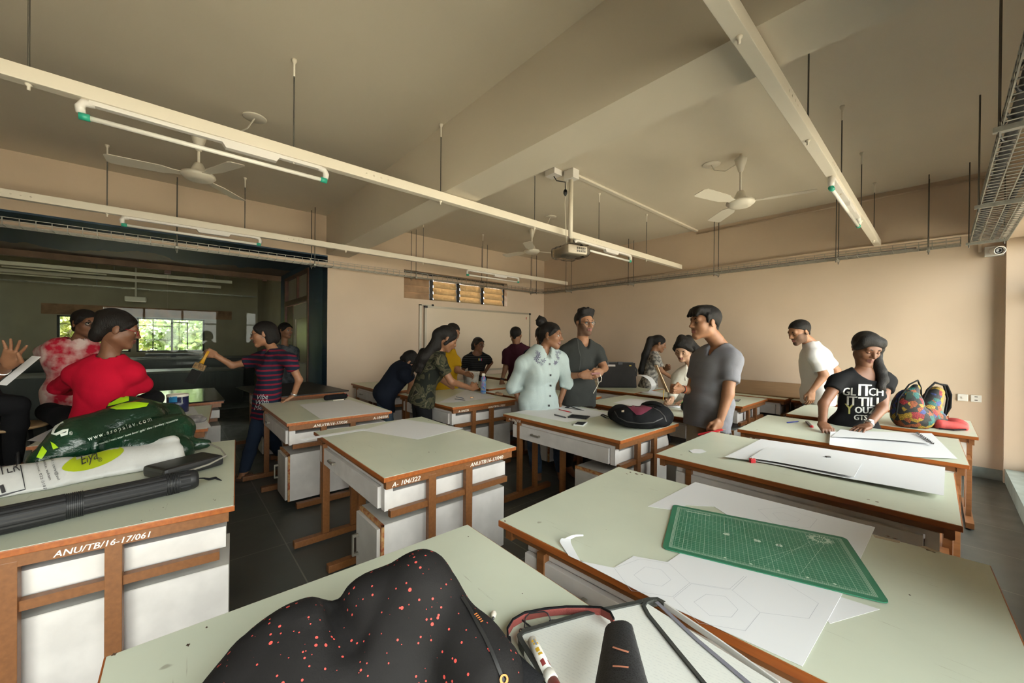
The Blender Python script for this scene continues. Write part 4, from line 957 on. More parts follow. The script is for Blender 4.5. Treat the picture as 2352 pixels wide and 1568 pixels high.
f.cap(B(2118, 925, -.02), B(2112, 880, .02), .016, .016, .01, 's').plane(c+V((0, 0, .001)), (0, 0, -1)).wrinkle(.004, 40, 8); v, q = f.mesh(); pk = worldmesh(v, q); putmesh(np_mesh('pack_body', [(v, q, 0)], m), 'pack_body', g)
put(MB().tube([B(2058, 955, -.08), B(2064, 915, -.05), B(2088, 883, -.03), B(2108, 873, 0), B(2115, 890, .02), B(2117, 925, .0)], .006, 8), 'left_piping', M_bkf, g)
put(MB().tube([B(2118, 920, .0), B(2130, 895, .0), B(2148, 878, .02), B(2168, 885, .03), B(2176, 915, .03), B(2170, 950, .02), B(2150, 972, .0)], .0075, 8), 'right_piping', M_bkf, g)
put(MB().tube([B(2150, 880, .06), B(2172, 884, .09), B(2181, 905, .1), B(2180, 935, .1), B(2168, 958, .1)], [.011, .016, .018, .016, .010], 8, flat=.5), 'shoulder_strap', M_bkf, g)
cast('front_patch', mat('dark_green_patch', (.01, .03, .02), .7), [(2083, 901), (2097, 899), (2095, 914), (2080, 917)], [(0, 1, 2, 3)], pk, g, .003, 1)
c = P(2190, 984); g = thing('pencil_pouch', 'red cloth pouch at the right end of the backpack table', 'pouch', c)
f = SDF(c-V((.25, .25, .02)), c+V((.25, .25, .2)), .008); f.cap(P(2158, 975, .03), P(2213, 980, .025), .045, .03, .02).ell(P(2190, 974, .03), (.09, .06, .05)).plane(c, (0, 0, -1)).wrinkle(.006, 35, 9); v, q = f.mesh(); putmesh(np_mesh('pouch_body', [(v, q, 0)], mat('red_cloth', (.42, .045, .04), .75, noise=.2, nscale=20)), 'pouch_body', g)
put(MB().tube([P(2156, 984, .008), P(2190, 987, .01), P(2218, 986, .012)], .006, 6), 'zip', M_bkf, g)
# ---- cutting mat and cut sheets
A, B_, C_, D_ = P(1502, 1250), P(1563, 1168), P(1973, 1240), P(2005, 1387)
cc = (A+B_+C_+D_)/4; ux = ((C_-B_)+(D_-A)).normalized(); uy = V((-ux.y, ux.x, 0)); wx = ((C_-B_).length+(D_-A).length)/4; wy = ((B_-A).length+(C_-D_).length)/4
ang = math.atan2(ux.y, ux.x)
def mat_mat():
    m = mat('green_cutting_mat', (.02, .16, .085), .5); t = NT(m); tc = t.n('TexCoord'); sp = t.n('SeparateXYZ'); t.l(tc, 'Object', sp, 'Vector'); vals = []
    def lin(axis, step, w):
        d = t.n('Math', operation='DIVIDE'); d.inputs[1].default_value = step; t.l(sp, axis, d, 0)
        fr = t.n('Math', operation='FRACT'); t.l(d, 'Value', fr, 0); c = t.n('Math', operation='COMPARE'); c.inputs[1].default_value = .5; c.inputs[2].default_value = w/step/2; t.l(fr, 'Value', c, 0); return c
    def mx(a, b, op='MAXIMUM'):
        o = t.n('Math', operation=op); t.l(a, 'Value', o, 0); t.l(b, 'Value', o, 1); return o
    L = mx(mx(lin('X', .0127, .0007), lin('Y', .0127, .0007)), mx(lin('X', .0635, .0013), lin('Y', .0635, .0013)))
    def inside(bx, by):
        a = t.n('Math', operation='ABSOLUTE'); t.l(sp, 'X', a, 0); c = t.n('Math', operation='LESS_THAN'); c.inputs[1].default_value = bx; t.l(a, 'Value', c, 0)
        a2 = t.n('Math', operation='ABSOLUTE'); t.l(sp, 'Y', a2, 0); c2 = t.n('Math', operation='LESS_THAN'); c2.inputs[1].default_value = by; t.l(a2, 'Value', c2, 0); return mx(c, c2, 'MULTIPLY')
    i1 = inside(wx-.028, wy-.028); i2 = inside(wx-.020, wy-.020); i3 = inside(wx-.0185, wy-.0185)
    g1 = mx(L, i1, 'MULTIPLY'); bd = t.n('Math', operation='SUBTRACT'); t.l(i3, 'Value', bd, 0); t.l(i2, 'Value', bd, 1)
    tk = mx(mx(lin('X', .0042, .0012), lin('Y', .0042, .0012)), i2, 'MULTIPLY'); s2 = t.n('Math', operation='SUBTRACT'); t.l(tk, 'Value', s2, 0); t.l(i1, 'Value', s2, 1); s2.use_clamp = True
    al = mx(mx(g1, bd), s2); w = t.n('Math', operation='MULTIPLY'); w.inputs[1].default_value = .62; t.l(al, 'Value', w, 0)
    x = t.n('MixRGB'); n = t.n('TexNoise', i_Scale=6., i_Detail=4.); t.l(tc, 'Object', n, 'Vector'); r = t.ramp(n, 'Fac', [(.35, (.018, .145, .075)), (.65, (.03, .185, .105))]); t.l(r, 'Color', x, 1); x.inputs[2].default_value = (.55, .66, .55, 1); t.l(w, 'Value', x, 'Fac'); t.l(x, 'Color', t.b, 'Base Color'); return m
mb = MB(); r = .018; pl = []
for sx, sy, a0 in ((1, 1, 0), (-1, 1, 90), (-1, -1, 180), (1, -1, 270)):
    for k in range(5): a = math.radians(a0+k*22.5); pl.append((sx*(wx-r)+math.cos(a)*r, sy*(wy-r)+math.sin(a)*r, 0))
g = mb.prism(pl, 0, .003).build('cutting_mat', mat_mat()); g.location = cc+V((0, 0, .0022)); g.rotation_euler = (0, 0, ang); tag(g, 'green gridded self-healing cutting mat on the white sheets', 'cutting mat')
k = MB(); M_print = mat('mat_print', (.55, .66, .55), .5); ex, ey = wx-.085, wy-.06
for i in range(30):
    a = i*math.pi/15; d = V((math.cos(a), math.sin(a)*.8, 0)); s = V((-d.y, d.x, 0))*.0016; p = V((ex, ey, .0032)); k.add([p+d*.018-s, p+d*(.032+.008*(i % 2))-s, p+d*(.032+.008*(i % 2))+s, p+d*.018+s], [(0, 1, 2, 3)])
k.build('emblem', M_print, g)
k = MB(); text_on(k, 'A3', (ex-.011, ey-.007, .0024), (1, 0, 0), (0, 1, 0), .018); k.build('size_mark', M_print, g)
k = MB()
for (ax_, ay_), (bx_, by_) in (((-wx*.1, -wy+.05), (wx*.72, wy*.62)), ((wx*.35, -wy+.05), (wx*.75, wy*.62)), ((wx*.02, -wy*.8), (ex-.03, ey-.03))):
    for i in range(26):
        t0, t1 = i/26, (i+.6)/26; p = V((ax_+(bx_-ax_)*t0, ay_+(by_-ay_)*t0, .0033)); q_ = V((ax_+(bx_-ax_)*t1, ay_+(by_-ay_)*t1, .0033)); d = (q_-p).normalized(); s = V((-d.y, d.x, 0))*.0005; k.add([p-s, q_-s, q_+s, p+s], [(0, 1, 2, 3)])
for x_ in (-.35, -.1, .15, .4, .62): k.add([(wx*x_-.005, -wy+.035, .0033), (wx*x_, -wy+.03, .0033), (wx*x_+.005, -wy+.035, .0033), (wx*x_, -wy+.04, .0033)], [(0, 1, 2, 3)])
for x_, n_ in ((-.35, '45'), (-.02, '30'), (.2, '60')): text_on(k, n_, (wx*x_, wy*.05, .0022), (1, 0, 0), (0, 1, 0), .016, bold=.003)
k.add([(-wx+.05, wy-.045, .0033), (-wx+.14, wy-.045, .0033), (-wx+.14, wy-.041, .0033), (-wx+.05, wy-.041, .0033)], [(0, 1, 2, 3)])
k.build('printed_guides', M_print, g)['kind'] = 'stuff'
poly = [(1488, 1163), (1597, 1107), (2010, 1211), (1960, 1318), (1930, 1372), (1843, 1530), (1660, 1448), (1500, 1375), (1334, 1289), (1410, 1304), (1455, 1277), (1533, 1291), (1562, 1271), (1760, 1255), (1668, 1181), (1640, 1163), (1576, 1160), (1552, 1172)]
sh = sheet('big white sheet with hexagons drawn and cut out, under the cutting mat', poly, .0010, th=.0010)
lines(sh, 'pencil_drawing', loop((1411, 1304), (1470, 1283), (1537, 1294), (1584, 1338), (1545, 1370), (1450, 1356)) + loop((1456, 1320), (1482, 1301), (1519, 1308), (1541, 1331), (1520, 1346), (1477, 1338)) + loop((1547, 1373), (1588, 1340), (1682, 1355), (1746, 1406), (1712, 1448), (1605, 1430)) + loop((1594, 1382), (1622, 1364), (1666, 1369), (1695, 1399), (1680, 1417), (1630, 1413)) + [((1584, 1338), (1676, 1352)), ((1676, 1352), (1709, 1323)), ((1682, 1355), (1715, 1323)), ((1746, 1406), (1858, 1420)), ((1858, 1420), (1880, 1385)), ((1880, 1385), (1810, 1342))] + loop((1741, 1170), (1800, 1165), (1877, 1192), (1860, 1212), (1780, 1205)) + loop((1775, 1178), (1800, 1177), (1838, 1192), (1830, 1198), (1790, 1193)), .0022)
sheet('white paper corner showing under the cutting mat toward the camera', [(1932, 1371), (2021, 1399), (1906, 1432), (1880, 1400)], .0004, th=.0005)
bent_sheet('small curled white offcut on the cutting mat table', [P(1334, 1289, .002), P(1322, 1268, .006), P(1312, 1248, .016), P(1311, 1238, .026)], [P(1306, 1276, .002), P(1294, 1258, .004), P(1286, 1244, .010), P(1290, 1236, .02)])
bent_sheet('thin white curl beside the small curled offcut', [P(1286, 1244, .010), P(1305, 1233, .02), P(1322, 1228, .022), P(1340, 1228, .02)], [P(1296, 1246, .006), P(1311, 1238, .014), P(1324, 1232, .016), P(1340, 1231, .014)])
sheet('strip of old masking tape on the cutting mat table', [(2005, 1228), (2068, 1242), (2066, 1247), (2010, 1234)], .0002, cat='tape', m=mat('masking_tape', (.42, .34, .24), .7), th=.0003, name='tape_strip')
sheet('short tape remnant at the back edge of the cutting mat table', [(2108, 1253), (2125, 1254), (2162, 1268), (2140, 1266)], .0002, cat='tape', m=mat('masking_tape', (.42, .34, .24), .7), th=.0003, name='tape_strip')
# ================================================================ NEAREST TABLE
FH_ = V((_F.x, _F.y, 0)).normalized()
c = P(1134, 1416); g = thing('lamp_bulb', 'tiny white bulb lying on the nearest table beside the speckled backpack', 'bulb', c)
p = P(1135, 1404, .008); q_ = P(1133, 1418, .007); put(MB().tube([p, p.lerp(q_, .35), p.lerp(q_, .75), q_], [.004, .0075, .006, .004], 10), 'bulb_glass', M_white, g); put(MB().tube([q_, q_+(q_-p)*.25], [.0035, .003], 8), 'bulb_base', mat('bulb_base', (.12, .12, .12), .4, .6), g)
# speckled backpack: tapered volumes placed in space, resting on the table
M_spk = mat('red_speckled_fabric', (.016, .0145, .014), .8, spec=.2, bump=.12, bscale=300)
t = NT(M_spk); tc = t.n('TexCoord'); out = None
for sc_, th_, seed in ((38., .15, 0.), (80., .21, 5.), (19., .080, 9.), (60., .185, 2.)):
    mp = t.n('Mapping'); mp.inputs['Location'].default_value = (seed, seed*.7, 0); t.l(tc, 'Object', mp, 'Vector')
    vo = t.n('TexVoronoi', i_Scale=sc_); t.l(mp, 'Vector', vo, 'Vector'); sp = t.n('SeparateColor'); t.l(vo, 'Color', sp, 'Color')
    lt = t.n('Math', operation='LESS_THAN'); t.l(vo, 'Distance', lt, 0); mu = t.n('Math', operation='MULTIPLY'); mu.inputs[1].default_value = th_; t.l(sp, 'Red', mu, 0); t.l(mu, 'Value', lt, 1)
    gt = t.n('Math', operation='GREATER_THAN'); gt.inputs[1].default_value = .25; t.l(sp, 'Green', gt, 0); m2 = t.n('Math', operation='MULTIPLY'); t.l(lt, 'Value', m2, 0); t.l(gt, 'Value', m2, 1)
    if out is None: out = m2
    else: o2 = t.n('Math', operation='MAXIMUM'); t.l(out, 'Value', o2, 0); t.l(m2, 'Value', o2, 1); out = o2
mx = t.n('MixRGB'); mx.inputs[1].default_value = (.010, .009, .009, 1); mx.inputs[2].default_value = (.62, .075, .06, 1); t.l(out, 'Value', mx, 'Fac'); t.l(mx, 'Color', t.b, 'Base Color')
c = P(860, 1540); g = thing('backpack', 'black backpack speckled with red paint-like dots on the nearest table', 'backpack', c)
f = SDF((c.x-.55, c.y-.5, TZ), (c.x+.5, c.y+.45, TZ+.36), .0085)
def W(px, py, z): return dep(px, py, z)
f.cap(W(955, 1368, .80), W(900, 1640, .74), .072, .13, .0)
f.cap(W(975, 1330, .82), W(1110, 1560, .70), .033, .07, .05)
f.cap(W(850, 1395, .80), W(760, 1600, .70), .060, .10, .07)
f.cap(W(690, 1465, .74), W(640, 1640, .66), .062, .10, .06)
f.cap(W(600, 1530, .70), W(540, 1640, .64), .06, .07, .05)
f.cap(W(1085, 1500, .74), W(1140, 1640, .68), .045, .06, .04)
f.cap(W(760, 1390, .775), W(800, 1470, .70), .010, .014, .05, 's')
f.wrinkle(.004, 30, 11).wrinkle(.0055, 15, 8, 3, True).plane((c.x, c.y, TZ+.001), (0, 0, -1))
v, q = f.mesh(); bp_ = worldmesh(v, q); putmesh(np_mesh('pack_body', [(v, q, 0)], M_spk), 'pack_body', g)
Mz = mat('black_zip', (.008, .008, .008), .6)
def strip(pts, w):
    L = []; R = []
    for i, (x, y) in enumerate(pts):
        a = pts[max(i-1, 0)]; b = pts[min(i+1, len(pts)-1)]; d = V((b[0]-a[0], b[1]-a[1])).normalized(); L.append((x-d.y*w, y+d.x*w)); R.append((x+d.y*w, y-d.x*w))
    n = len(pts); return L+R, [(i, i+1, n+i+1, n+i) for i in range(n-1)]
pv, fc = strip([(1060, 1372), (1078, 1400), (1095, 1432), (1112, 1462), (1130, 1500), (1148, 1545), (1158, 1572)], 4); cast('side_zip', Mz, pv, fc, bp_, g, .003, 1)
Mo = mat('orange_thread', (.75, .2, .04), .6)
pv = []; fc = []
for i in range(5):
    x, y = 1088+i*3.4, 1414+i*4.2; n = len(pv); pv += [(x, y), (x+6, y-3), (x+7, y-1.2), (x+1, y+2)]; fc.append((n, n+1, n+2, n+3))
cast('orange_stitching', Mo, pv, fc, bp_, g, .004, 0)
pv, fc = strip([(1154+7*math.cos(a*.45), 1560+10*math.sin(a*.45)) for a in range(15)], 2.2); cast('zip_pull_ring', Mo, pv, fc, bp_, g, .006, 0)
rp = [W(1172, 1528, .70), W(1186, 1545, .70), W(1210, 1568, .69), W(1240, 1600, .68)]; put(MB().tube(rp, .008, 8, flat=.5), 'red_side_band', mat('bright_red_band', (.7, .06, .02), .6), g)
put(MB().tube([W(1165, 1500, .73), W(1190, 1535, .71), W(1230, 1580, .68)], [.016, .022, .026], 8, flat=.6), 'side_padding', M_bkf, g)
# translucent zip folder over the table edge
fz = TZ+.02
def Q(px, py, h=0.): return on(px, py, fz+h)
cA, cB, cC = Q(1186, 1460), Q(1475, 1378), Q(1830, 1600); cD = Q(1290, 1660)
g = thing('document_folder', 'translucent white zip folder with black borders at the bottom edge', 'folder', cA)
Mfold = mat('frosted_white_plastic', (.66, .68, .64), .3); t = NT(Mfold); tc = t.n('TexCoord'); mp = t.n('Mapping'); mp.inputs['Rotation'].default_value = (0, 0, -.26); t.l(tc, 'Object', mp, 'Vector'); wv = t.n('TexWave', bands_direction='Y', i_Scale=42., i_Distortion=.4); wv.inputs['Detail'].default_value = 3; t.l(mp, 'Vector', wv, 'Vector')
nz = t.n('TexNoise', i_Scale=160., i_Detail=1.); t.l(tc, 'Object', nz, 'Vector'); r1 = t.ramp(wv, 'Fac', [(.80, (0,)*3), (.92, (1,)*3)]); r2 = t.ramp(nz, 'Fac', [(.45, (0,)*3), (.55, (1,)*3)]); mu = t.n('MixRGB', blend_type='MULTIPLY', i_Fac=1.); t.l(r1, 'Color', mu, 1); t.l(r2, 'Color', mu, 2); mx = t.n('MixRGB'); mx.inputs[1].default_value = (.66, .67, .63, 1); mx.inputs[2].default_value = (.59, .60, .575, 1); t.l(mu, 'Color', mx, 'Fac'); t.l(mx, 'Color', t.b, 'Base Color')
put(MB().prism([cA, cD, cC, cB], -.012, 0), 'cover', Mfold, g)
Mbd = mat('charcoal_webbing', (.032, .034, .03), .75, bump=.2, bscale=250)
def band(pts, w, h0, h1):
    m = MB(); n = len(pts); L = []
    for i, p in enumerate(pts):
        d = (pts[min(i+1, n-1)]-pts[max(i-1, 0)]).normalized(); s = V((-d.y, d.x, 0))*w/2; L += [p-s+V((0, 0, h0)), p+s+V((0, 0, h0)), p+s+V((0, 0, h1)), p-s+V((0, 0, h1))]
    fs = [(0, 1, 2, 3), (4*n-4, 4*n-1, 4*n-2, 4*n-3)]
    for i in range(n-1):
        j = 4*i
        for k in range(4): fs.append((j+k, j+(k+1) % 4, j+4+(k+1) % 4, j+4+k))
    return m.add(L, fs)
put(band([Q(1310, 1660), Q(1230, 1525), Q(1198, 1475), Q(1193, 1461), Q(1202, 1452), Q(1330, 1414), Q(1460, 1386), Q(1490, 1378), Q(1510, 1377), Q(1526, 1386)], .011, -.014, .004), 'outer_border', Mbd, g)
put(band([Q(1500, 1378), Q(1484, 1384), Q(1478, 1393), Q(1490, 1415), Q(1550, 1490), Q(1640, 1600)], .0085, .0, .005), 'inner_border', Mbd, g)
put(band([Q(1508, 1384), Q(1600, 1470), Q(1730, 1580)], .010, .001, .003), 'slide_zip', mat('grey_slide_zip', (.18, .18, .22), .3), g)
put(band([Q(1526, 1386), Q(1650, 1470), Q(1790, 1570)], .004, -.010, .004), 'clear_edge', mat('clear_edge', (.62, .62, .60), .2), g)
cast_t = [(1393, 1560), (1460, 1555)]
# shoulder pad with mesh weave
Mmesh = mat('black_mesh_weave', (.02, .021, .023), .7); t = NT(Mmesh); tc = t.n('TexCoord'); vo = t.n('TexVoronoi', i_Scale=330.); t.l(tc, 'Object', vo, 'Vector'); r = t.ramp(vo, 'Distance', [(.2, (.003, .003, .004)), (.5, (.026, .027, .030))]); t.l(r, 'Color', t.b, 'Base Color'); bp = t.n('Bump', i_Strength=.35, i_Distance=.001); t.l(vo, 'Distance', bp, 'Height'); t.l(bp, 'Normal', t.b, 'Normal')
c = Q(1425, 1500); g = thing('shoulder_strap', 'black mesh shoulder pad with a red webbing strap lying on the folder', 'strap', c)
f = SDF(c-V((.3, .3, .05)), c+V((.3, .3, .2)), .006); S_ = [dep(1421, 1442, .815), dep(1424, 1468, .775), dep(1426, 1500, .735), dep(1427, 1550, .675), dep(1428, 1620, .61)]
flat = (_F*.85+V((0, 0, .5)), .38); f.cap(S_[0], S_[4], .030, .050, .0, flat=flat); v, q = f.mesh(); pd = worldmesh(v, q); putmesh(np_mesh('shoulder_pad', [(v, q, 0)], Mmesh), 'shoulder_pad', g)
for y in (1492, 1533):
    pv, fc = strip([(1408, y-4 if y < 1500 else y-1), (1425, y+2 if y < 1500 else y), (1444, y+8 if y < 1500 else y+2)], 2.0); cast('bar_stitch', mat('peach_thread', (.8, .32, .2), .6), pv, fc, pd, g, .002, 1)
def ribbon(pts, w, th=.0014):
    """upright webbing band"""
    m = MB(); n = len(pts); L = []
    for i, p in enumerate(pts):
        d = (pts[min(i+1, n-1)]-pts[max(i-1, 0)]).normalized(); s = V((-d.y, d.x, 0)).normalized()*th; u = V((0, 0, w)); L += [p-s, p+s, p+s+u, p-s+u]
    fs = [(0, 1, 2, 3), (4*n-4, 4*n-1, 4*n-2, 4*n-3)]
    for i in range(n-1):
        j = 4*i
        for k in range(4): fs.append((j+k, j+(k+1) % 4, j+4+(k+1) % 4, j+4+k))
    return m.add(L, fs)
rb = [P(1168, 1492, .005), P(1165, 1462, .006), P(1178, 1440, .006), P(1205, 1424, .006), P(1250, 1415, .006), P(1300, 1410, .008), P(1345, 1410, .012), P(1380, 1412, .022), P(1402, 1424, .03), P(1410, 1440, .03)]
put(ribbon(rb, .017), 'red_webbing', mat('dusty_red_webbing', (.25, .055, .045), .8, bump=.2, bscale=300), g)
put(ribbon([p+V((0, 0, .017)) for p in rb], .004, .0018), 'black_webbing_edge', M_bkf, g)
c = P(1345, 1398, .02); put(MB().obox(c, _R, V((-_R.y, _R.x, 0)), (0, 0, 1), .008, .004, .005, .002), 'webbing_loop', mat('dusty_red_webbing', (.25, .055, .045), .8), g)
put(MB().tube([P(1170, 1462, .016), P(1172, 1490, .01), P(1176, 1520, .0), P(1172, 1538, -.0)], [.003, .004, .003, .002], 6), 'black_cord', M_bkf, g)
# spectacles lying inside the strap loop
c = P(1225, 1430, .003); g = thing('spectacles', 'black framed spectacles lying folded inside the red strap loop', 'spectacles', c)
fr = [P(1204, 1441, .006), P(1207, 1418, .016), P(1216, 1408, .022), P(1250, 1404, .024), P(1258, 1408, .022), P(1268, 1430, .008), P(1262, 1434, .006), P(1210, 1441, .004)]
put(MB().tube(fr, .0016, 6, closed=True), 'rim', M_bk, g)
fr2 = [P(1206, 1445, .006), P(1194, 1444, .004), P(1192, 1449, .003), P(1200, 1450, .002), P(1236, 1441, .002)]; put(MB().tube([P(1190, 1414, .014), P(1202, 1426, .010), P(1222, 1442, .004)], .0022, 6), 'temple', M_bk, g)
put(MB().tube([P(1262, 1426, .010), P(1276, 1425, .008), P(1290, 1424, .01), P(1291, 1420, .014)], .003, 6), 'temple', M_bk, g); put(MB().tube(fr2, .0014, 6), 'lower_rim', M_bk, g)
put(MB().add(fr, [tuple(range(8))]), 'lens', glass_mat('spectacle_glass', (.9, .92, .9), 1.4), g)
# glue stick on the folder
a, b = Q(1221, 1468, .011), Q(1290, 1605, .011); d = b-a
g = thing('glue_stick', 'white glue stick with yellow and red print lying on the folder', 'glue stick', a); Mg = mat('glue_white', (.78, .76, .70), .3)
put(MB().tube([a, a+d*.02, a+d*.60], [.008, .0105, .0105], 16), 'barrel', Mg, g); put(MB().tube([a+d*.60, a+d*.62, a+d*.72, a+d*.74], [.011, .0125, .0125, .010], 16), 'cap', Mg, g); put(MB().tube([a+d*.74, a+d], [.011, .012], 16), 'twist_end', mat('dull_red_plastic', (.42, .09, .08), .4), g)
Myl = mat('yellow_print', (.7, .42, .03), .5); Mrd = mat('red_print', (.38, .06, .06), .5); dn = d.normalized(); sd = dn.cross(V((0, 0, 1))).normalized()
def rolled(m, t0, t1, a0, a1, mt, nm):
    mb = MB(); n = 6; vs = []
    for i in range(n+1):
        an = a0+(a1-a0)*i/n; o = (sd*math.cos(an)+V((0, 0, 1))*math.sin(an))*.0107; vs += [a+d*t0+o, a+d*t1+o]
    mb.add(vs, [(2*i, 2*i+1, 2*i+3, 2*i+2) for i in range(n)]); return put(mb, nm, mt, g)
for t0, t1, a0, a1, mt, nm in ((.09, .13, .9, 1.9, Myl, 'yellow_lettering_block'), (.15, .18, 1.0, 2.1, Myl, 'yellow_lettering_block'), (.24, .31, .9, 1.7, Myl, 'yellow_lettering_block'), (.33, .37, 1.0, 1.9, Myl, 'yellow_lettering_block'), (.44, .54, .7, 1.5, Mrd, 'red_lettering_block'), (.47, .55, 2.2, 2.9, Mrd, 'red_lettering_block'), (.08, .2, 1.35, 1.75, mat('grey_barcode', (.25, .27, .3), .5), 'barcode')): rolled(None, t0, t1, a0, a1, mt, nm)
# ================================================================ BAGS ON TABLE 061
c = P(300, 1050); g = thing('carrier_bag', 'dark green glossy carrier bag with lime leaf prints', 'bag', c)
M_grn = mat('dark_green_plastic', (.004, .022, .010), .25, noise=.3, nscale=5, bump=.55, bscale=34)
f = SDF((c.x-.75, c.y-.7, TZ), (c.x+.6, c.y+.5, TZ+.4), .0095)
f.cap(dep(325, 962, 2.3), dep(190, 1005, 2.1), .115, .12, .0).cap(dep(290, 945, 2.38), dep(385, 958, 2.45), .09, .085, .05).cap(dep(400, 990, 2.3), dep(330, 1015, 2.15), .10, .11, .05).cap(dep(155, 1030, 2.0), dep(100, 1055, 1.9), .105, .05, .05).cap(dep(290, 1030, 2.1), dep(410, 1035, 2.2), .10, .07, .05).cap(dep(430, 1020, 2.3), dep(474, 1018, 2.34), .045, .025, .03)
f.wrinkle(.006, 24, 3).wrinkle(.006, 22, 6, 4, True).plane((c.x, c.y, TZ+.001), (0, 0, -1)); v, q = f.mesh(); gb = worldmesh(v, q); putmesh(np_mesh('bag_body', [(v, q, 0)], M_grn), 'bag_body', g)
M_lime = mat('lime_print', (.30, .50, .006), .35); M_wprint = mat('white_print', (.62, .66, .6), .45)
leaf = [(170, 944), (205, 921), (240, 908), (296, 911), (296, 921), (262, 930), (225, 938), (196, 946), (165, 956)]
cast('leaf_print', M_lime, leaf, [tuple(range(len(leaf)))], gb, g, .003, 3, 'lime green leaf print')
leaf = [(252, 938), (275, 928), (310, 923), (342, 926), (336, 934), (300, 940), (268, 941)]; cast('leaf_print', M_lime, leaf, [tuple(range(len(leaf)))], gb, g, .003, 3, 'lime green leaf print')
leaf = [(116, 1014), (126, 1020), (134, 1028), (122, 1032)]; cast('leaf_print', M_lime, leaf, [tuple(range(4))], gb, g, .003, 2, 'lime green leaf print')
leaf = [(84, 1050), (98, 1024), (108, 1036), (96, 1054)]; cast('leaf_print', M_lime, leaf, [tuple(range(4))], gb, g, .003, 2, 'lime green leaf print')
pv, fc = px_text('www.asopalav.com', (202, 1013), (142, -44), 15, spacing=1.35, bold=.004); cast('web_address', M_wprint, pv, fc, gb, g, .004, 0)
pv, fc = strip([(146, 968), (136, 974), (126, 986), (122, 996), (130, 998), (146, 990), (156, 988), (154, 996), (140, 1000)], 3.2); cast('logo_letter', M_wprint, pv, fc, gb, g, .004, 1)
pv, fc = px_text('®', (160, 1000), (10, -2), 11); cast('registered_mark', M_wprint, pv, fc, gb, g, .004, 0)
pv, fc = px_text('dress materials / men\'s wear / home decor / gold / silver / jewellery / accessories', (215, 1026), (205, -64), 6.2, bold=.003); cast('small_lettering', M_wprint, pv, fc, gb, g, .004, 0)
# dark zip case under the bags
c = P(470, 1062); g = thing('zip_case', 'black zip case beside the carrier bags on table 061', 'zip case', c)
X = (P(520, 1060)-P(430, 1085)).normalized(); Y = V((-X.y, X.x, 0)); put(MB().obox(P(425, 1068, .030), X, Y, (0, 0, 1), .135, .09, .028, .018), 'case_body', mat('dark_case', (.014, .014, .015), .35), g)
put(MB().tube([P(432, 1082, .052), P(480, 1066, .052), P(519, 1046, .052), P(506, 1030, .055), P(480, 1018, .058)], .0045, 6), 'zip', mat('pale_zip', (.30, .28, .24), .5), g)
# white carrier bag
c = P(210, 1080); g = thing('carrier_bag', 'white carrier bag with a lime oval lying across table 061', 'bag', c)
f = SDF((c.x-.65, c.y-.7, TZ), (c.x+.55, c.y+.45, TZ+.3), .009)
up_ = (V((0, 0, 1))-_F*.45).normalized()
nf = (-FH_*.55+V((0, 0, .85)), .42)
f.cap(dep(372, 1046, 2.06), dep(250, 1066, 1.94), .085, .098, .0, flat=nf).cap(dep(250, 1066, 1.94), dep(110, 1095, 1.78), .098, .105, .04, flat=nf).cap(dep(110, 1095, 1.78), dep(-70, 1125, 1.62), .105, .115, .04, flat=nf).cap(dep(390, 1022, 2.12), dep(408, 1056, 2.06), .03, .035, .03).cap(dep(310, 1032, 2.08), dep(396, 1012, 2.15), .03, .022, .05)
f.wrinkle(.004, 26, 21).wrinkle(.004, 22, 2, 3, True).plane((c.x, c.y, TZ+.001), (0, 0, -1)); v, q = f.mesh(); wb = worldmesh(v, q); putmesh(np_mesh('bag_body', [(v, q, 0)], mat('white_plastic_film', (.56, .56, .54), .35, noise=.04, nscale=12, bump=.25, bscale=40)), 'bag_body', g)
M_ol = mat('olive_lime_print', (.36, .44, .01), .4); M_ink = mat('dark_ink', (.03, .03, .035), .5)
ov = [(142+71.5*(1-math.cos(t_)), 1076-.29*71.5*(1-math.cos(t_))+(21 if math.sin(t_) > 0 else 23)*math.sin(t_)*abs(math.sin(t_))**.25) for t_ in [i*math.pi/14 for i in range(28)]]
cast('oval_print', M_ol, ov, [tuple(range(28))], wb, g, .003, 2, 'lime oval print')
pv, fc = px_text('Elya', (184, 1070), (46, -17), 30, shear=.3, spacing=.95); cast('script_lettering', M_ink, pv, fc, wb, g, .006, 1)
pv, fc = px_text('®', (226, 1064), (12, -4), 15); cast('registered_mark', M_ink, pv, fc, wb, g, .006, 0)
for i, (txt, x, y) in enumerate((('Email : care@sul', 112, 1042), ('Website: sukam', 94, 1045), ('Custome: 022-21077', 77, 1051))):
    pv, fc = px_text(txt, (x, y), (22, 66), 9.6); cast('contact_lettering', M_ink, pv, fc, wb, g, .005, 1)
pv, fc = px_text('TLR', (-2, 1094), (50, -12), 30); cast('outline_lettering', M_ink, pv, fc, wb, g, .006, 1)
pv, fc = strip([(45, 1062), (52, 1094), (58, 1124), (10, 1136), (-20, 1143)], 1.4); cast('printed_frame', M_ink, pv, fc, wb, g, .005, 2)
pv, fc = strip([(3, 1115), (9, 1132)], 5); cast('printed_block', M_ink, pv, fc, wb, g, .005, 1)
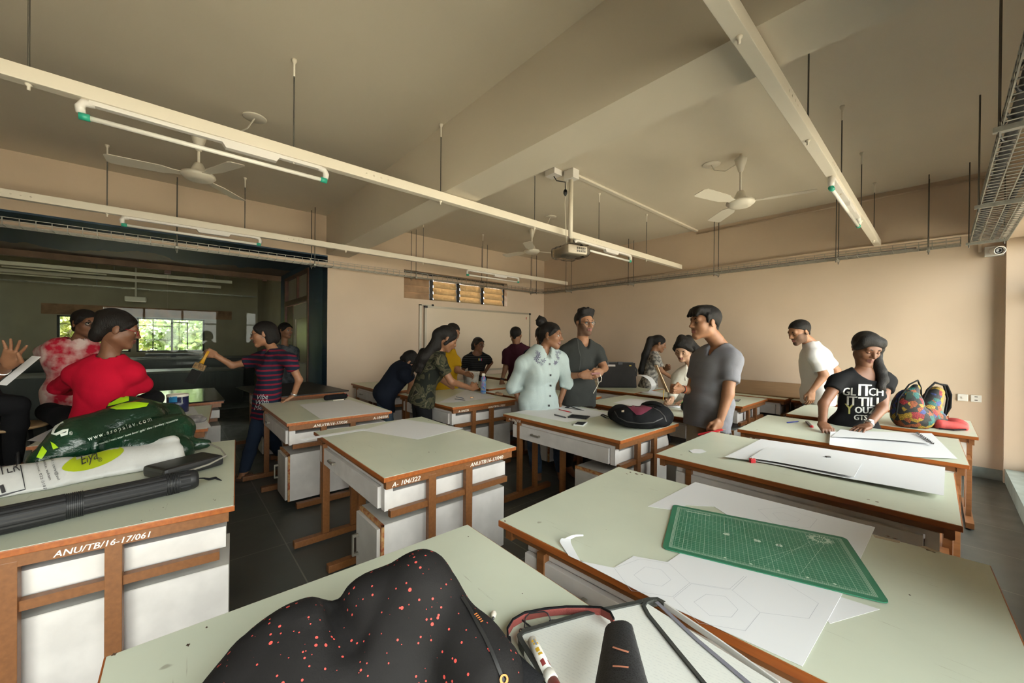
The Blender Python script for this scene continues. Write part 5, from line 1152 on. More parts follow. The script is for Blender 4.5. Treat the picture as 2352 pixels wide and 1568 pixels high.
# black telescopic drawing tube
a, b = P(452, 1098, .048), P(-120, 1222, .048); d = (b-a); L = d.length
g = thing('drawing_tube', 'black ribbed drawing tube lying across table 061', 'drawing tube', a); Mtb = mat('black_tube_plastic', (.014, .014, .015), .42, spec=.3)
def seg(t0, t1, r, nm, ribs=0):
    m = MB(); n = 48; Z = d.normalized(); X = Z.orthogonal().normalized(); Y = Z.cross(X); vs = []
    for tt in (t0, t1):
        for k in range(n):
            an = 2*math.pi*k/n; rr = r-(.0018 if ribs and k % 4 == 0 else 0); vs.append(a+d*tt+X*(math.cos(an)*rr)+Y*(math.sin(an)*rr))
    m.add(vs, [(k, (k+1) % n, n+(k+1) % n, n+k) for k in range(n)]+[tuple(range(n))[::-1], tuple(range(n, 2*n))]); return put(m, nm, Mtb, g)
def neck(t0, t1, r):
    pr = []; k = 9
    for i in range(k): h0 = (t0+(t1-t0)*i/k)*L; h1 = (t0+(t1-t0)*(i+.6)/k)*L; pr += [(r, h0), (r, h1), (r-.003, h1+.0005), (r-.003, (t0+(t1-t0)*(i+1)/k)*L)]
    return put(MB().lathe(a, pr, 32, d, False), 'threaded_collar', Mtb, g)
put(MB().lathe(a, [(.02, -.004), (.036, -.001), (.042, .012), (.042, .05)], 32, d), 'end_cap', Mtb, g); seg(.045, .12, .044, 'grip_sleeve', 1); neck(.10, .17, .046); seg(.17, .55, .0445, 'ribbed_tube', 1); neck(.54, .61, .0475); seg(.61, 1., .0485, 'outer_tube', 1)
put(MB().tube([a, P(468, 1098, .035), P(480, 1100, .02), P(495, 1097, .012), P(508, 1103, .008)], [.005, .008, .013, .013, .004], 8, flat=.45), 'carry_strap', M_bkf, g)
# ================================================================ FAR LEFT
sheet('white sheet left of the green carrier bag, on the table behind it', [(62, 1012), (128, 980), (140, 990), (95, 1014)])
sheet('loose white sheet hanging off the table right of the green carrier bag', [(434, 967), (440, 951), (464, 950), (486, 981), (450, 985)], .006, curl=(0, 0, 0, -.002, 0))
sheet('white sheet behind the loose sheet beside the paint tin', [(420, 950), (427, 934), (444, 933), (456, 950)])
c = P(442, 972); f = SDF(c-V((.15, .15, .03)), c+V((.15, .15, .15)), .008); f.ell(c+V((0, 0, .03)), (.06, .09, .035)).wrinkle(.008, 60, 4).plane(c, (0, 0, -1)); v, q = f.mesh()
tmp_ = thing('tmp', 'x', 'x'); o = putmesh(np_mesh('cleaning_rag', [(v, q, 0)], mat('grey_rag', (.18, .165, .16), .85, noise=.3, nscale=30)), 'cleaning_rag', tmp_); o.parent = None; bpy.data.objects.remove(tmp_); at_origin(o, c); tag(o, 'crumpled grey rag on the corner of the table the woman in red sits on', 'rag')
c = P(408, 946); g = thing('paint_tin', 'blue and white paint tin beside the green carrier bag', 'paint tin', c)
k_ = (c-CAM).dot(_F); rr = 19.5/FPX*k_; hh = 42/FPX*k_
put(MB().lathe(c, [(rr, 0), (rr, hh*.86)], 24), 'tin_body', mat('deep_blue_label', (.012, .016, .06), .3), g); put(MB().lathe(c, [(rr, hh*.86), (rr*1.03, hh*.87), (rr*1.03, hh*.98), (rr*.9, hh), (rr*.88, hh*.95), (0, hh*.93)], 24), 'rim', M_white, g)
tv = [(c.x+rr*math.cos(2*math.pi*i/24), c.y+rr*math.sin(2*math.pi*i/24), c.z+h_) for h_ in (0, hh) for i in range(24)]; tcyl = (tv, [(i, (i+1) % 24, 24+(i+1) % 24, 24+i) for i in range(24)])
cast('light_blue_panel', mat('light_blue_label', (.03, .2, .42), .3), [(388, 911), (407, 910), (407, 923), (389, 924)], [(0, 1, 2, 3)], tcyl, g, .003, 2)
pv, fc = px_text('paints', (419, 926), (0, -18), 7); cast('tin_lettering', M_wprint, pv, fc, tcyl, g, .004, 0)
# stool
s = dep(12, 978, 2.75); g = thing('stool', 'round pale wooden stool at the left edge', 'stool', (s.x, s.y, 0)); zt = s.z
put(MB().lathe((s.x, s.y, 0), [(0, zt-.02), (.20, zt-.02), (.208, zt-.012), (.208, zt-.004), (.2, zt), (0, zt)], 32), 'seat', wood('pale_ply', (.30, .19, .09), (.38, .25, .13), .5), g)
for i in range(4):
    a_ = .6+i*1.571; d_ = V((math.cos(a_), math.sin(a_), 0)); put(MB().tube([V((s.x, s.y, zt-.02))+d_*.12, V((s.x, s.y, 0))+d_*.19], .012, 8), 'leg', M_bk, g)
put(MB().tube([V((s.x, s.y, .25))+V((math.cos(k*.3142), math.sin(k*.3142), 0))*.172 for k in range(20)], .008, 6, closed=True), 'foot_ring', M_bk, g)
# ================================================================ PEOPLE
UP = V((0, 0, 1)); FH = V((_F.x, _F.y, 0)).normalized(); RH = V((-FH.y, FH.x, 0))*-1
def W3(a): return (RH*a[0]+FH*a[1]+UP*(a[2] if len(a) > 2 else 0)).normalized()
SKIN = {k: mat('skin_'+k, c, .5, noise=.06, nscale=25, spec=.35) for k, c in dict(tan=(.30, .145, .078), brown=(.225, .105, .055), fair=(.40, .235, .15), deep=(.155, .068, .036)).items()}
LIPS = mat('lip_skin', (.20, .065, .05), .45); LIPD = mat('lip_skin_dark', (.13, .045, .035), .45)
M_hair = mat('black_hair', (.0095, .008, .0075), .55, spec=.22); t = NT(M_hair); tc = t.n('TexCoord'); mp = t.n('Mapping'); mp.inputs['Scale'].default_value = (150, 150, 12); t.l(tc, 'Object', mp, 'Vector'); n = t.n('TexNoise', i_Scale=2.4, i_Detail=3.); t.l(mp, 'Vector', n, 'Vector'); bp = t.n('Bump', i_Strength=.55, i_Distance=.01); t.l(n, 'Fac', bp, 'Height'); t.l(bp, 'Normal', t.b, 'Normal'); r = t.ramp(n, 'Fac', [(.35, (.0045, .004, .0035)), (.7, (.014, .010, .008))]); t.l(r, 'Color', t.b, 'Base Color')
M_eye = mat('eye_white', (.36, .33, .30), .3); M_iris = mat('dark_iris', (.012, .008, .006), .15); M_stub = mat('beard_stubble', (.095, .050, .031), .8, col2=(.15, .078, .046), nscale=300)
M_specs = mat('spectacle_frame', (.012, .010, .010), .3); M_lens = glass_mat('spectacle_lens', (.92, .94, .94), 1.12)
def npv(v): return np.array(v, np.float32)
def head_sdf(S, c, M, s, fem):
    """M columns: head right, forward, up"""
    X, Y, Z = M
    def L(x, y, z): return c+(X*x+Y*y+Z*z)*s
    A = [tuple(X), tuple(Y), tuple(Z)]
    S.ell(L(0, -.012, .035), npv((.075, .094, .082))*s, A, 0).ell(L(0, .028, -.03), npv((.060, .062, .076))*s, A, .03*s)
    for sx in (-1, 1):
        S.cap(L(sx*.043, .0, -.058), L(sx*.008, .066, -.096), .021*s, .017*s, .03*s)
        S.ell(L(sx*.036, .055, -.022), npv((.026, .024, .022))*s, A, .03*s)
    S.ell(L(0, .068, -.096), npv((.020, .016, .016))*s, A, .02*s)
    S.cap(L(-.036, .074, .026), L(.036, .074, .026), .0125*s, .0125*s, .022*s)
    for sx in (-1, 1): S.ell(L(sx*.032, .1, .002), npv((.019, .017, .013))*s, A, .012*s, 's')
    S.cap(L(0, .084, .018), L(0, .105, -.022), .008*s, .011*s, .014*s).ell(L(0, .107, -.026), npv((.0115, .012, .0105))*s, A, .008*s)
    for sx in (-1, 1):
        S.ell(L(sx*.0125, .096, -.029), npv((.0085, .010, .008))*s, A, .007*s)
        S.cap(L(sx*.021, .082, -.058), L(0, .0935, -.054), .0055*s, .0068*s, .006*s).cap(L(sx*.018, .083, -.066), L(0, .0915, -.068), .006*s, .0075*s, .006*s)
        S.ell(L(sx*.0765, -.010, -.004), npv((.009, .019, .031))*s, [tuple((X*.95+Y*sx*-.3).normalized()), tuple((Y*.95+X*sx*.3).normalized()), tuple(Z)], .008*s)
    return L
def hand_sdf(S, w, d, th, side, s, curl=.25, spread=.12, fa=None, thumb=.5, fr=.0085):
    """w wrist, d finger direction, th thumb-side direction; side +1 right, -1 left"""
    Y = d.normalized(); X = (th-Y*th.dot(Y)).normalized(); N = X.cross(Y)*side
    def L(x, y, n): return w+(X*x+Y*y+N*n)*s
    A = [tuple(X), tuple(Y), tuple(N)]
    if fa is not None: S.cap(fa, w, .031*s, .0265*s, 0, flat=(N, .85))
    S.cap(L(0, 0, 0), L(0, .03, 0), .025*s, .028*s, .015*s, flat=(N, .62)).box(L(0, .05, .002), npv((.040, .044, .0145))*s, A, .012*s, .02*s)
    cs = curl if isinstance(curl, (list, tuple)) else [curl]*4
    for i, (x, ln) in enumerate(((.030, .068), (.0105, .077), (-.0095, .071), (-.029, .056))):
        p = L(x, .088-abs(i-1)*.004, 0); sp = (x/.03)*spread; a = 0; r = fr
        for k, (f, am) in enumerate(((.45, 1.15), (.30, 1.5), (.25, .95))):
            a += cs[i]*am; dd = (Y*math.cos(a)+N*math.sin(a)+X*sp*max(0, math.cos(a))).normalized(); q = p+dd*(ln*f*1.12*s)
            S.cap(p, q, r*s, (r-.0009)*s, .007*s if k == 0 else .003*s); p = q; r -= .0009
    p = L(.026, .022, .004); q = L(.050+.010*(1-thumb), .052, .012+.012*thumb); e = L(.052-.014*thumb, .082, .022+.02*thumb); e2 = L(.044-.026*thumb, .105, .028+.022*thumb)
    S.cap(p, q, .0155*s, .0115*s, .014*s).cap(q, e, .0108*s, .0095*s, .003).cap(e, e2, .0095*s, .0075*s, .003)
    return L, N
def person(label, Z, fwd, chest, hip, head, face, hup=(0, 0, 1), neck=None, Ht=1.68, fem=False, hs=1.08, skin='brown', armR=None, armL=None, handR=None, handL=None, legR=None, legL=None, sR=None, sL=None,
           shirt=None, sleeve=.6, hem=.06, collar='crew', bottom=None, hair='short', hairpts=None, eyes='open', specs=None, beard=False, res=.012, loose=.014, bulk=1., foot=None, skirt=0., lips=None, brows=True, sh=None, stand=True, seed=1, wr=.005):
    s = Ht/1.7; fw = W3(fwd); rt = fw.cross(UP)
    def J(p, dz=0.): return dep(p[0], p[1], Z+(p[2] if len(p) > 2 else 0)+dz) if not isinstance(p, Vector) else p
    ch, hp = J(chest), J(hip); sp = (ch-hp).normalized(); rt2 = (rt-sp*rt.dot(sp)).normalized(); fo = sp.cross(rt2)
    wsh = (sh or (.165 if fem else .185))*s*min(bulk, 1.1); SR = J(sR) if sR else ch+rt2*wsh; SL = J(sL) if sL else ch-rt2*wsh
    hc = J(head); hf = W3(face); hu = W3(hup); hu = (hu-hf*hu.dot(hf)).normalized(); hr = hf.cross(hu); hsz = hs*(.955 if fem else 1.)
    nk = J(neck) if neck else ch+sp*.07*s
    HR, HL = hp+rt2*.088*s, hp-rt2*.088*s
    def leg(pts, h, side):
        if pts: k, a = J(pts[0]), J(pts[1])
        else:
            a = V((h.x, h.y, .09))+rt*(.02*side); k = h.lerp(a, .5)+fw*.02; k.z = h.z*.53
        return k, a
    KR, AR = leg(legR, HR, 1); KL, AL = leg(legL, HL, -1)
    arms = []
    for pts, S0, side, hd in ((armR, SR, 1, handR), (armL, SL, -1, handL)):
        if pts: e, w = J(pts[0]), J(pts[1])
        else: e = S0-UP*.28*s+rt*(.04*side)-fw*.02; w = e-UP*.24*s+fw*.05
        arms.append((S0, e, w, side, hd, pts))
    allp = [hc, ch, hp, SR, SL, HR, HL, KR, KL, AR, AL]+[q for a in arms for q in a[1:3]]
    lo = npv([min(p[i] for p in allp) for i in range(3)])-.2; hi = npv([max(p[i] for p in allp) for i in range(3)])+.2; lo[2] = max(lo[2], -.03)
    A = [tuple(rt2), tuple(fo), tuple(sp)]; L_ = (ch-hp).length; b = bulk
    def torso(S, g, k=.05, low=True):
        c1 = hp.lerp(ch, .80)-fo*.0; S.ell(c1, npv(((.152 if fem else .17)*s*b+g, (.098 if fem else .112)*s*b+g, L_*.34+.03+g)), A, 0)
        S.ell(hp.lerp(ch, .42), npv(((.125 if fem else .15)*s*b+g, (.092 if fem else .105)*s*b+g, L_*.34+.02+g)), A, k)
        if low: S.ell(hp+sp*.02, npv(((.160 if fem else .158)*s*b+g, (.112 if fem else .108)*s*b+g, .13*s+g)), A, k)
        for q in (SR, SL): S.cap(q, ch.lerp(q, .3), .052*s*b+g, .06*s*b+g, k); S.cap(nk-sp*.01, q.lerp(nk, .25), .045*s+g, .044*s+g, .04)
        if fem:
            for x in (-.068, .068): S.ell(hp.lerp(ch, .68)+rt2*x*s+fo*.07*s*b, npv((.062, .056, .062))*s*b+g, A, .045)
    def arm(S, a, g, t0=0., t1=2.0, k=.03, cut=True, gap=0.):
        """t in 0..1 upper arm, 1..2 forearm"""
        S0, e, w = a[:3]; P_ = [S0, e, w]; R_ = [(.049 if fem else .055)*s*b, (.036 if fem else .041)*s*b, .026*s]
        if t1 <= 1:
            q = S0.lerp(e, t1); n = (e-S0).normalized(); S.cap(S0, S0.lerp(e, t1+.15), R_[0]+g, R_[0]*(1-t1)+R_[1]*t1+g+gap, k, cut=[(q, n)])
        else:
            S.cap(S0, e, R_[0]+g, R_[1]+g, k)
            q = e.lerp(w, t1-1); n = (w-e).normalized(); c = [(q, n)] if t1 < 1.999 else None
            S.cap(e, e.lerp(w, min(1, t1-1+.12)), R_[1]*1.03+g, R_[2]+(R_[1]-R_[2])*(2-t1)+g+gap, .02 if t1 >= 1.999 else k, cut=c)
    def legs(S, g, k=.03, low=0., w=1.):
        for h, kn, an in ((HR, KR, AR), (HL, KL, AL)):
            S.cap(h, kn, .082*s*b*w+g, .054*s*b*w+g, k).cap(kn, kn.lerp(an, .35), .050*s*b*w+g, .052*s*b*w+g, .02).cap(kn.lerp(an, .35), an, .052*s*b*w+g, .034*s*w+g, .02)
    root = thing('person', label, 'person', (hp.x, hp.y, 0))
    sk = SKIN[skin]
    # --- body: one mesh (trunk, limbs, head with face, hands)
    S = SDF(lo, hi, res); torso(S, -.004)
    for a in arms:
        arm(S, a, 0.)
    legs(S, 0.)
    for an, h in ((AR, 1), (AL, -1)):
        f_ = W3(foot) if foot else fw; S.cap(an-UP*.035, an+f_*.13*s-UP*.06, .036*s, .026*s, .03)
    S.cap(nk, hc-hu*.055*hsz-hf*.02*hsz, .058*s if not fem else .05*s, .052*hsz if not fem else .046*hsz, .03)
    parts = []; v, q = S.mesh(); parts.append((v, q, 0)); bodyw = worldmesh(v, q)
    hres = .0042 if Z < 5 else .0052
    S = SDF(npv(hc)-.17*hsz, npv(hc)+.17*hsz, hres); Lh = head_sdf(S, hc, (hr, hf, hu), hsz, fem); S.cap(hc-hu*.055*hsz-hf*.02*hsz, hc.lerp(nk, .75), .052*hsz if not fem else .046*hsz, .056*s if not fem else .049*s, .03)
    v, q = S.mesh(); fc = v[q].mean(1)-npv(hc); lx, ly, lz = fc@npv(hr)/hsz, fc@npv(hf)/hsz, fc@npv(hu)/hsz
    mi = np.zeros(len(q), int); mi[(np.abs(lx) < .0225) & (ly > .082) & (lz < -.0505) & (lz > -.0735)] = 1
    if beard: mi[(lz < np.minimum(-.060+15*lx*lx, -.004)) & (ly > -.012) & (lz > -.122) & (mi == 0)] = 5; mi[(np.abs(lx) < .03) & (ly > .082) & (lz > -.0505) & (lz < -.040) & (mi == 0)] = 5
    headw = worldmesh(v, q); parts.append((v, q, mi.tolist()))
    for sx in (-1, 1):
        m = MB(); m.ball(Lh(sx*.032, .0752, .002), .0132*hsz, 12, 8); parts.append((m.v, m.f, 2 if eyes == 'open' else 0))
        if eyes == 'open': m = MB(); gz = .004; m.ball(Lh(sx*.032, .0803, .002), .0087*hsz, 10, 6); parts.append((m.v, m.f, 3)); up_ = .0078
        else: up_ = -.004
        m = MB(); m.tube([Lh(sx*.018, .0835, .002+up_*.3), Lh(sx*.032, .0905, .002+up_), Lh(sx*.047, .080, .002+up_*.4)], .0019*hsz, 6); parts.append((m.v, m.f, 4))
        if brows: m = MB(); m.tube([Lh(sx*.013, .0885, .0225), Lh(sx*.030, .0885, .030), Lh(sx*.050, .076, .0235)], [.0034*hsz, .0042*hsz, .0022*hsz], 6); parts.append((m.v, m.f, 4))
    for a in arms:
        S0, e, w, side, hd, pts = a
        if hd == 'none': continue
        if hd is None: hd = dict()
        tip = J(hd['tip']) if 'tip' in hd else None; d = (tip-w) if tip else (w-e); th = (UP.cross(d)*side if 'palm' in hd else W3(hd['th'])) if ('th' in hd or 'palm' in hd) else (fw if abs(d.normalized().dot(fw)) < .9 else UP)
        S = SDF(npv(w)-.22*s, npv(w)+.22*s, .0042 if Z < 5 else .005)
        hand_sdf(S, w, d, th, side, s*hd.get('s', 1.), hd.get('curl', .25), hd.get('spread', .12), e.lerp(w, .72), hd.get('thumb', .5), hd.get('fr', .0085)); v, q = S.mesh(); parts.append((v, q, 0))
    me = np_mesh('body', parts, [sk, lips or (LIPD if skin in ('brown', 'deep') else LIPS), M_eye, M_iris, M_hair, M_stub]); putmesh(me, 'body', root)
    out = dict(root=root, L=Lh, J=J, body=bodyw, head=headw, hc=hc, ch=ch, hp=hp, fw=fw, rt=rt2, fo=fo, sp=sp, arms=arms, s=s, nk=nk, hs=hsz)
    # --- shirt
    if shirt:
        S = SDF(lo, hi, res); torso(S, loose)
        if skirt: S.cap(hp.lerp(ch, .3), hp-sp*(hem+.02), .115*s*b+loose, .13*s*b+skirt, .06, flat=(fo, .78))
        elif hem > .1: S.cap(hp, hp-sp*(hem+.02), .13*s*b+loose, .14*s*b+loose, .05, flat=(fo, .78))
        S.F = S.F+0
        legs(S, .009+loose*.8, .04) if stand else None
        S.plane(hp-sp*hem, tuple(-sp))
        S2 = S
        for a in arms: arm(S2, a, loose*.8 if sleeve < 1.3 else loose*.6, 0, sleeve, .035, gap=.006 if sleeve < 1 else .0)
        if wr: S2.wrinkle(wr, 17, seed).wrinkle(wr*1.25, 15, seed+3, 2, True).wrinkle(wr*.5, 34, seed+5, 2, True)
        nb = nk+sp*.015
        if collar == 'crew': S2.cap(nb-sp*.0, nb+sp*.12, .066*s, .09*s, .01, 's')
        elif collar == 'v': S2.cap(nb, nb+sp*.12, .068*s, .09*s, .01, 's').cap(nb+fo*.06*s, nb+fo*.13*s-sp*.10*s, .05*s, .012*s, .01, 's')
        elif collar == 'scoop': S2.ell(nb+fo*.06*s-sp*.005, npv((.105, .115, .085))*s, A, .01, 's').cap(nb, nb+sp*.1, .085*s, .1*s, .01, 's')
        v, q = S2.mesh(); out['shirt'] = worldmesh(v, q); putmesh(np_mesh('shirt', [(v, q, 0)], shirt), 'shirt', root)
    if bottom:
        S = SDF(lo, npv((hi[0], hi[1], max(hp.z, KR.z, KL.z)+.25)), res); S.ell(hp+sp*.02, npv(((.164 if fem else .162)*s*b+.006, (.116 if fem else .112)*s*b+.006, .135*s)), A, 0); legs(S, .009, .03, 0., 1.02)
        S.wrinkle(.004, 24, seed+9)
        if stand: S.plane((0, 0, .075), (0, 0, -1))
        v, q = S.mesh(); putmesh(np_mesh('trousers', [(v, q, 0)], bottom), 'trousers', root); out['trousers'] = worldmesh(v, q)
    # --- hair
    S = SDF(npv(hc)-.45, npv(hc)+.3, .0062 if Z < 5 else .0075)
    def hcap(r, q1, n1, q2, n2, off=(0, -.016, .040), k=0.):
        S.ell(Lh(*off), npv(r)*hsz, [tuple(hr), tuple(hf), tuple(hu)], k, cut=[(Lh(*q1), tuple((hf*n1[0]+hu*n1[1]).normalized())), (Lh(*q2), tuple((hf*n2[0]+hu*n2[1]).normalized()))])
    if hair in ('short', 'quiff', 'fringe', 'curly'):
        hcap((.0835, .103, .089), (0, .066, .060), (.8, -.6), (0, .0, .018), (.55, -.83))
        S.cap(Lh(0, -.08, -.01), Lh(0, -.082, -.045), .03*hsz, .02*hsz, .02)
        if hair == 'fringe':
            S.ell(Lh(.0, .035, .088), npv((.072, .062, .038))*hsz, [tuple(hr), tuple(hf), tuple(hu)], .02)
            for x in (-.05, -.02, .015, .045): S.cap(Lh(x, .07, .088), Lh(x*1.1+.01, .092, .052), .020*hsz, .011*hsz, .015)
            for sx in (-1, 1): S.cap(Lh(sx*.073, .02, .05), Lh(sx*.075, .022, .0), .014*hsz, .007*hsz, .015)
        if hair == 'quiff':
            for x in (-.05, -.025, 0, .025, .05): S.cap(Lh(x, .045, .095), Lh(x*1.1, .055, .135-abs(x)*.3), .027*hsz, .018*hsz, .015).cap(Lh(x, 0, .1), Lh(x, -.01, .135-abs(x)*.3), .03*hsz, .022*hsz, .02)
            for sx in (-1, 1): S.cap(Lh(sx*.072, .03, .04), Lh(sx*.073, .03, -.01), .010*hsz, .006*hsz, .01)
        if hair == 'curly': S.wrinkle(.006, 70, 3)
    elif hair:
        hcap((.0822, .1015, .088), (0, .074, .054), (.84, -.54), (0, .0, -.012), (.40, -.92)); [S.cap(Lh(sx*.060, .045, .052), Lh(sx*.077, .012, .0), .020*hsz, .012*hsz, .02) for sx in (-1, 1)]
        S.cap(Lh(0, -.07, .0), Lh(0, -.085, -.03), .05*hsz, .035*hsz, .03)
    for c in hairpts or ():
        a = J(c[0]) if len(c[0]) == 2 or not isinstance(c[0], tuple) else (Lh(*c[0][1:]) if c[0][0] == 'h' else J(c[0])); b_ = J(c[1]) if len(c[1]) == 2 else (Lh(*c[1][1:]) if c[1][0] == 'h' else J(c[1]))
        S.cap(a, b_, c[2], c[3], c[4] if len(c) > 4 else .03)
    if hair:
        S.wrinkle(.0016, 110, seed+1); v, q = S.mesh()
        if len(q): putmesh(np_mesh('hair', [(v, q, 0)], M_hair), 'hair', root)
    if specs:
        m = MB(); yo = .104
        for sx in (-1, 1):
            m.tube([Lh(sx*(.034+.024*math.cos(k*.5236)), yo-.004*(1+math.cos(k*.5236)), -.001+.018*math.sin(k*.5236)) for k in range(12)], .0016*hsz if specs != 'thick' else .0026*hsz, 6, closed=True)
            m.tube([Lh(sx*.058, yo-.008, .006), Lh(sx*.079, .06, .010), Lh(sx*.083, -.005, .012)], .0018*hsz, 6)
        m.tube([Lh(-.010, yo, .004), Lh(.010, yo, .004)], .0018*hsz, 6); g = put(m, 'spectacles', M_specs if specs != 'red' else mat('red_specs', (.3, .02, .03), .35), root)
        for sx in (-1, 1):
            k = MB(); k.add([Lh(sx*(.034+.0225*math.cos(i*.5236)), yo-.004*(1+math.cos(i*.5236)), -.001+.0165*math.sin(i*.5236)) for i in range(12)], [tuple(range(12))]); put(k, 'lens', M_lens, g)
    return out
def cloth(name, c, **kw): return mat(name, c, kw.pop('rough', .9), bump=.12, bscale=260, spec=.15, **kw)
def held_bar(words, name, a, b, r, m, cat):
    g = thing(name, words, cat, a); return g
def wristband(P_, side, t, r, w, m, name):
    S0, e, wv = [a for a in P_['arms'] if a[3] == side][0][:3]; p = e.lerp(wv, t); d = (wv-e).normalized()
    return put(MB().lathe(p, [(r, -w), (r+.002, -w*.6), (r+.002, w*.6), (r, w)], 20, d), name, m, P_['root'])
jeans = cloth('dark_blue_denim', (.018, .028, .05)); jeans2 = cloth('mid_blue_denim', (.10, .145, .20), noise=.2, nscale=9); blackc = cloth('black_cotton', (.008, .008, .009))
# --- man in the grey tee
p = person('man in a grey tee holding a wooden brush up, seen in profile', 3.2, (-.85, -.5), (1643, 818), (1626, 925), (1619, 741), (-1, -.1, -.02), neck=(1655, 795), Ht=1.76, hs=1.16, skin='tan', sR=(1608, 826, .16), sL=(1680, 826, -.14),
           armR=[(1588, 897, .10), (1563, 893, -.02)], armL=[(1672, 905, -.2), (1654, 966, -.22)], handR=dict(tip=(1535, 892, -.05), th=(-.3, -.2, .9), curl=1.25, thumb=1.), handL=dict(tip=(1637, 1002, -.24), th=(-.8, -.3, .2), curl=1.1, thumb=.9),
           shirt=cloth('blue_grey_jersey', (.175, .175, .195), noise=.025, nscale=140), sleeve=.62, hem=.20, collar='v', bottom=cloth('beige_chinos', (.42, .35, .25)), hair='fringe', eyes='down', res=.0105, seed=3, loose=.016)
wristband(p, 1, .86, .031, .006, mat('black_band', (.01, .01, .01), .6), 'black_wristband'); wristband(p, 1, .80, .032, .006, mat('orange_band', (.6, .09, .02), .6), 'orange_wristband')
a, b = dep(1533, 900, 3.15), dep(1506, 838, 3.1); g = thing('paint_brush', 'flat wooden stick brush held up by the man in the grey tee', 'brush', a); put(MB().bar(a, b, .030, .008, bev=.003), 'handle', wood('pale_brush_wood', (.32, .18, .08), (.55, .40, .24), .5, (30, 30, 4)), g)
a, b = dep(1603, 998, 2.98), dep(1660, 986, 2.94); g = thing('craft_knife', 'red craft knife in the lowered hand of the man in the grey tee', 'knife', a); put(MB().bar(a, b, .022, .014, bev=.004), 'handle', M_redpl, g); put(MB().bar(b, b+(b-a)*.12, .012, .006), 'end_clip', M_chrome, g)
# --- woman in the printed black tee
p = person('woman in a black printed tee pressing folded paper with both hands', 3.24, (-.12, -1), (1981, 868), (1962, 985), (1989, 799), (-.12, -.82, -.42), hup=(0, -.3, 1), neck=(1985, 853), Ht=1.66, fem=True, hs=1.15, skin='deep', sR=(1925, 876, 0), sL=(2033, 872, .0),
           armR=[(1891, 928, -.06), (1889, 972, -.24)], armL=[(2026, 938, -.14), (1992, 978, -.26)], handR=dict(tip=(1908, 1000, -.37), palm=1, curl=.4, thumb=.3, spread=.1), handL=dict(tip=(1934, 998, -.36), palm=1, curl=.16, spread=.22, thumb=.2),
           shirt=blackc, sleeve=.36, hem=.06, collar='scoop', bottom=cloth('faded_black_jeans', (.025, .027, .032), noise=.4, nscale=12), hair='braid', eyes='down', res=.0105, seed=5, loose=.010,
           hairpts=[(('h', .05, .03, .085), ('h', -.045, .045, .07), .030, .028, .05), (('h', .06, .035, .06), ('h', .082, .01, .01), .026, .016), (('h', -.055, .03, .065), ('h', -.088, .0, .0), .034, .036), (('h', -.085, -.01, .0), ('h', -.088, .0, -.055), .040, .036), (('h', -.088, .0, -.055), (2022, 852, -.06), .036, .036), ((2022, 852, -.06), (2027, 872, -.10), .037, .036), ((2027, 872, -.10), (2023, 888, -.12), .034, .022), ((2023, 888, -.12), (2034, 897, -.11), .022, .008)])
wp = cloth('white_tee_print', (.52, .52, .50)); gp = cloth('yellow_tee_print', (.36, .33, .12))
for txt, o, sz, m, bo, sp_ in (('GL', (1934, 907), 25, wp, 1.4, 1.), ('IT', (1968, 908), 38, wp, 2.4, .95), ('CH', (1993, 908), 25, wp, 1.4, 1.), ('IT', (1943, 930), 30, wp, 1.6, .95), ('TILL', (1970, 932), 30, wp, 2.2, 1.), ('Y', (1940, 950), 34, gp, 1., 1.), ('OUZE', (1962, 948), 21, wp, 1.8, 1.), ('GTS', (1960, 964), 17, wp, 1.4, 1.)):
    pv, fc = px_text(txt, o, (20, .6), sz, spacing=sp_); n_ = len(pv); pv = pv+[(x+bo, y) for x, y in pv]; fc = fc+[[i+n_ for i in f_] for f_ in fc]; cast('tee_lettering', m, pv, fc, p['shirt'], p['root'], .003, 1)
wristband(p, -1, .88, .030, .012, M_chrome, 'wrist_watch')
S0, e, w = [a for a in p['arms'] if a[3] == -1][0][:3]; c = e.lerp(w, .88)+V((0, 0, .028))-FH*.016; put(MB().lathe(c, [(.016, 0), (.016, .005), (.013, .006), (0, .0055)], 16, (UP-FH*.5)), 'watch_face', mat('watch_dial', (.75, .74, .7), .2), p['root'])
# --- man in the white tee
p = person('man in a plain white tee and jeans looking down by the back wall', 4.37, (-.95, .1), (1872, 812), (1878, 902), (1836, 763), (-.93, -.05, -.32), hup=(-.3, 0, 1), neck=(1863, 789), Ht=1.72, hs=1.12, skin='tan', sL=(1872, 818, -.15), sR=(1888, 816, .15),
           armL=[(1893, 862, -.2), (1864, 899, -.2)], armR=[(1921, 852, .12), (1912, 896, .1)], handL=dict(tip=(1862, 928, -.2), th=(-.8, .0, .1), curl=.3), shirt=cloth('white_jersey', (.68, .67, .66)), sleeve=.72, hem=.12, collar='crew', bottom=jeans2, hair='short', eyes='down', beard=True, bulk=1.05, loose=.018, seed=7)
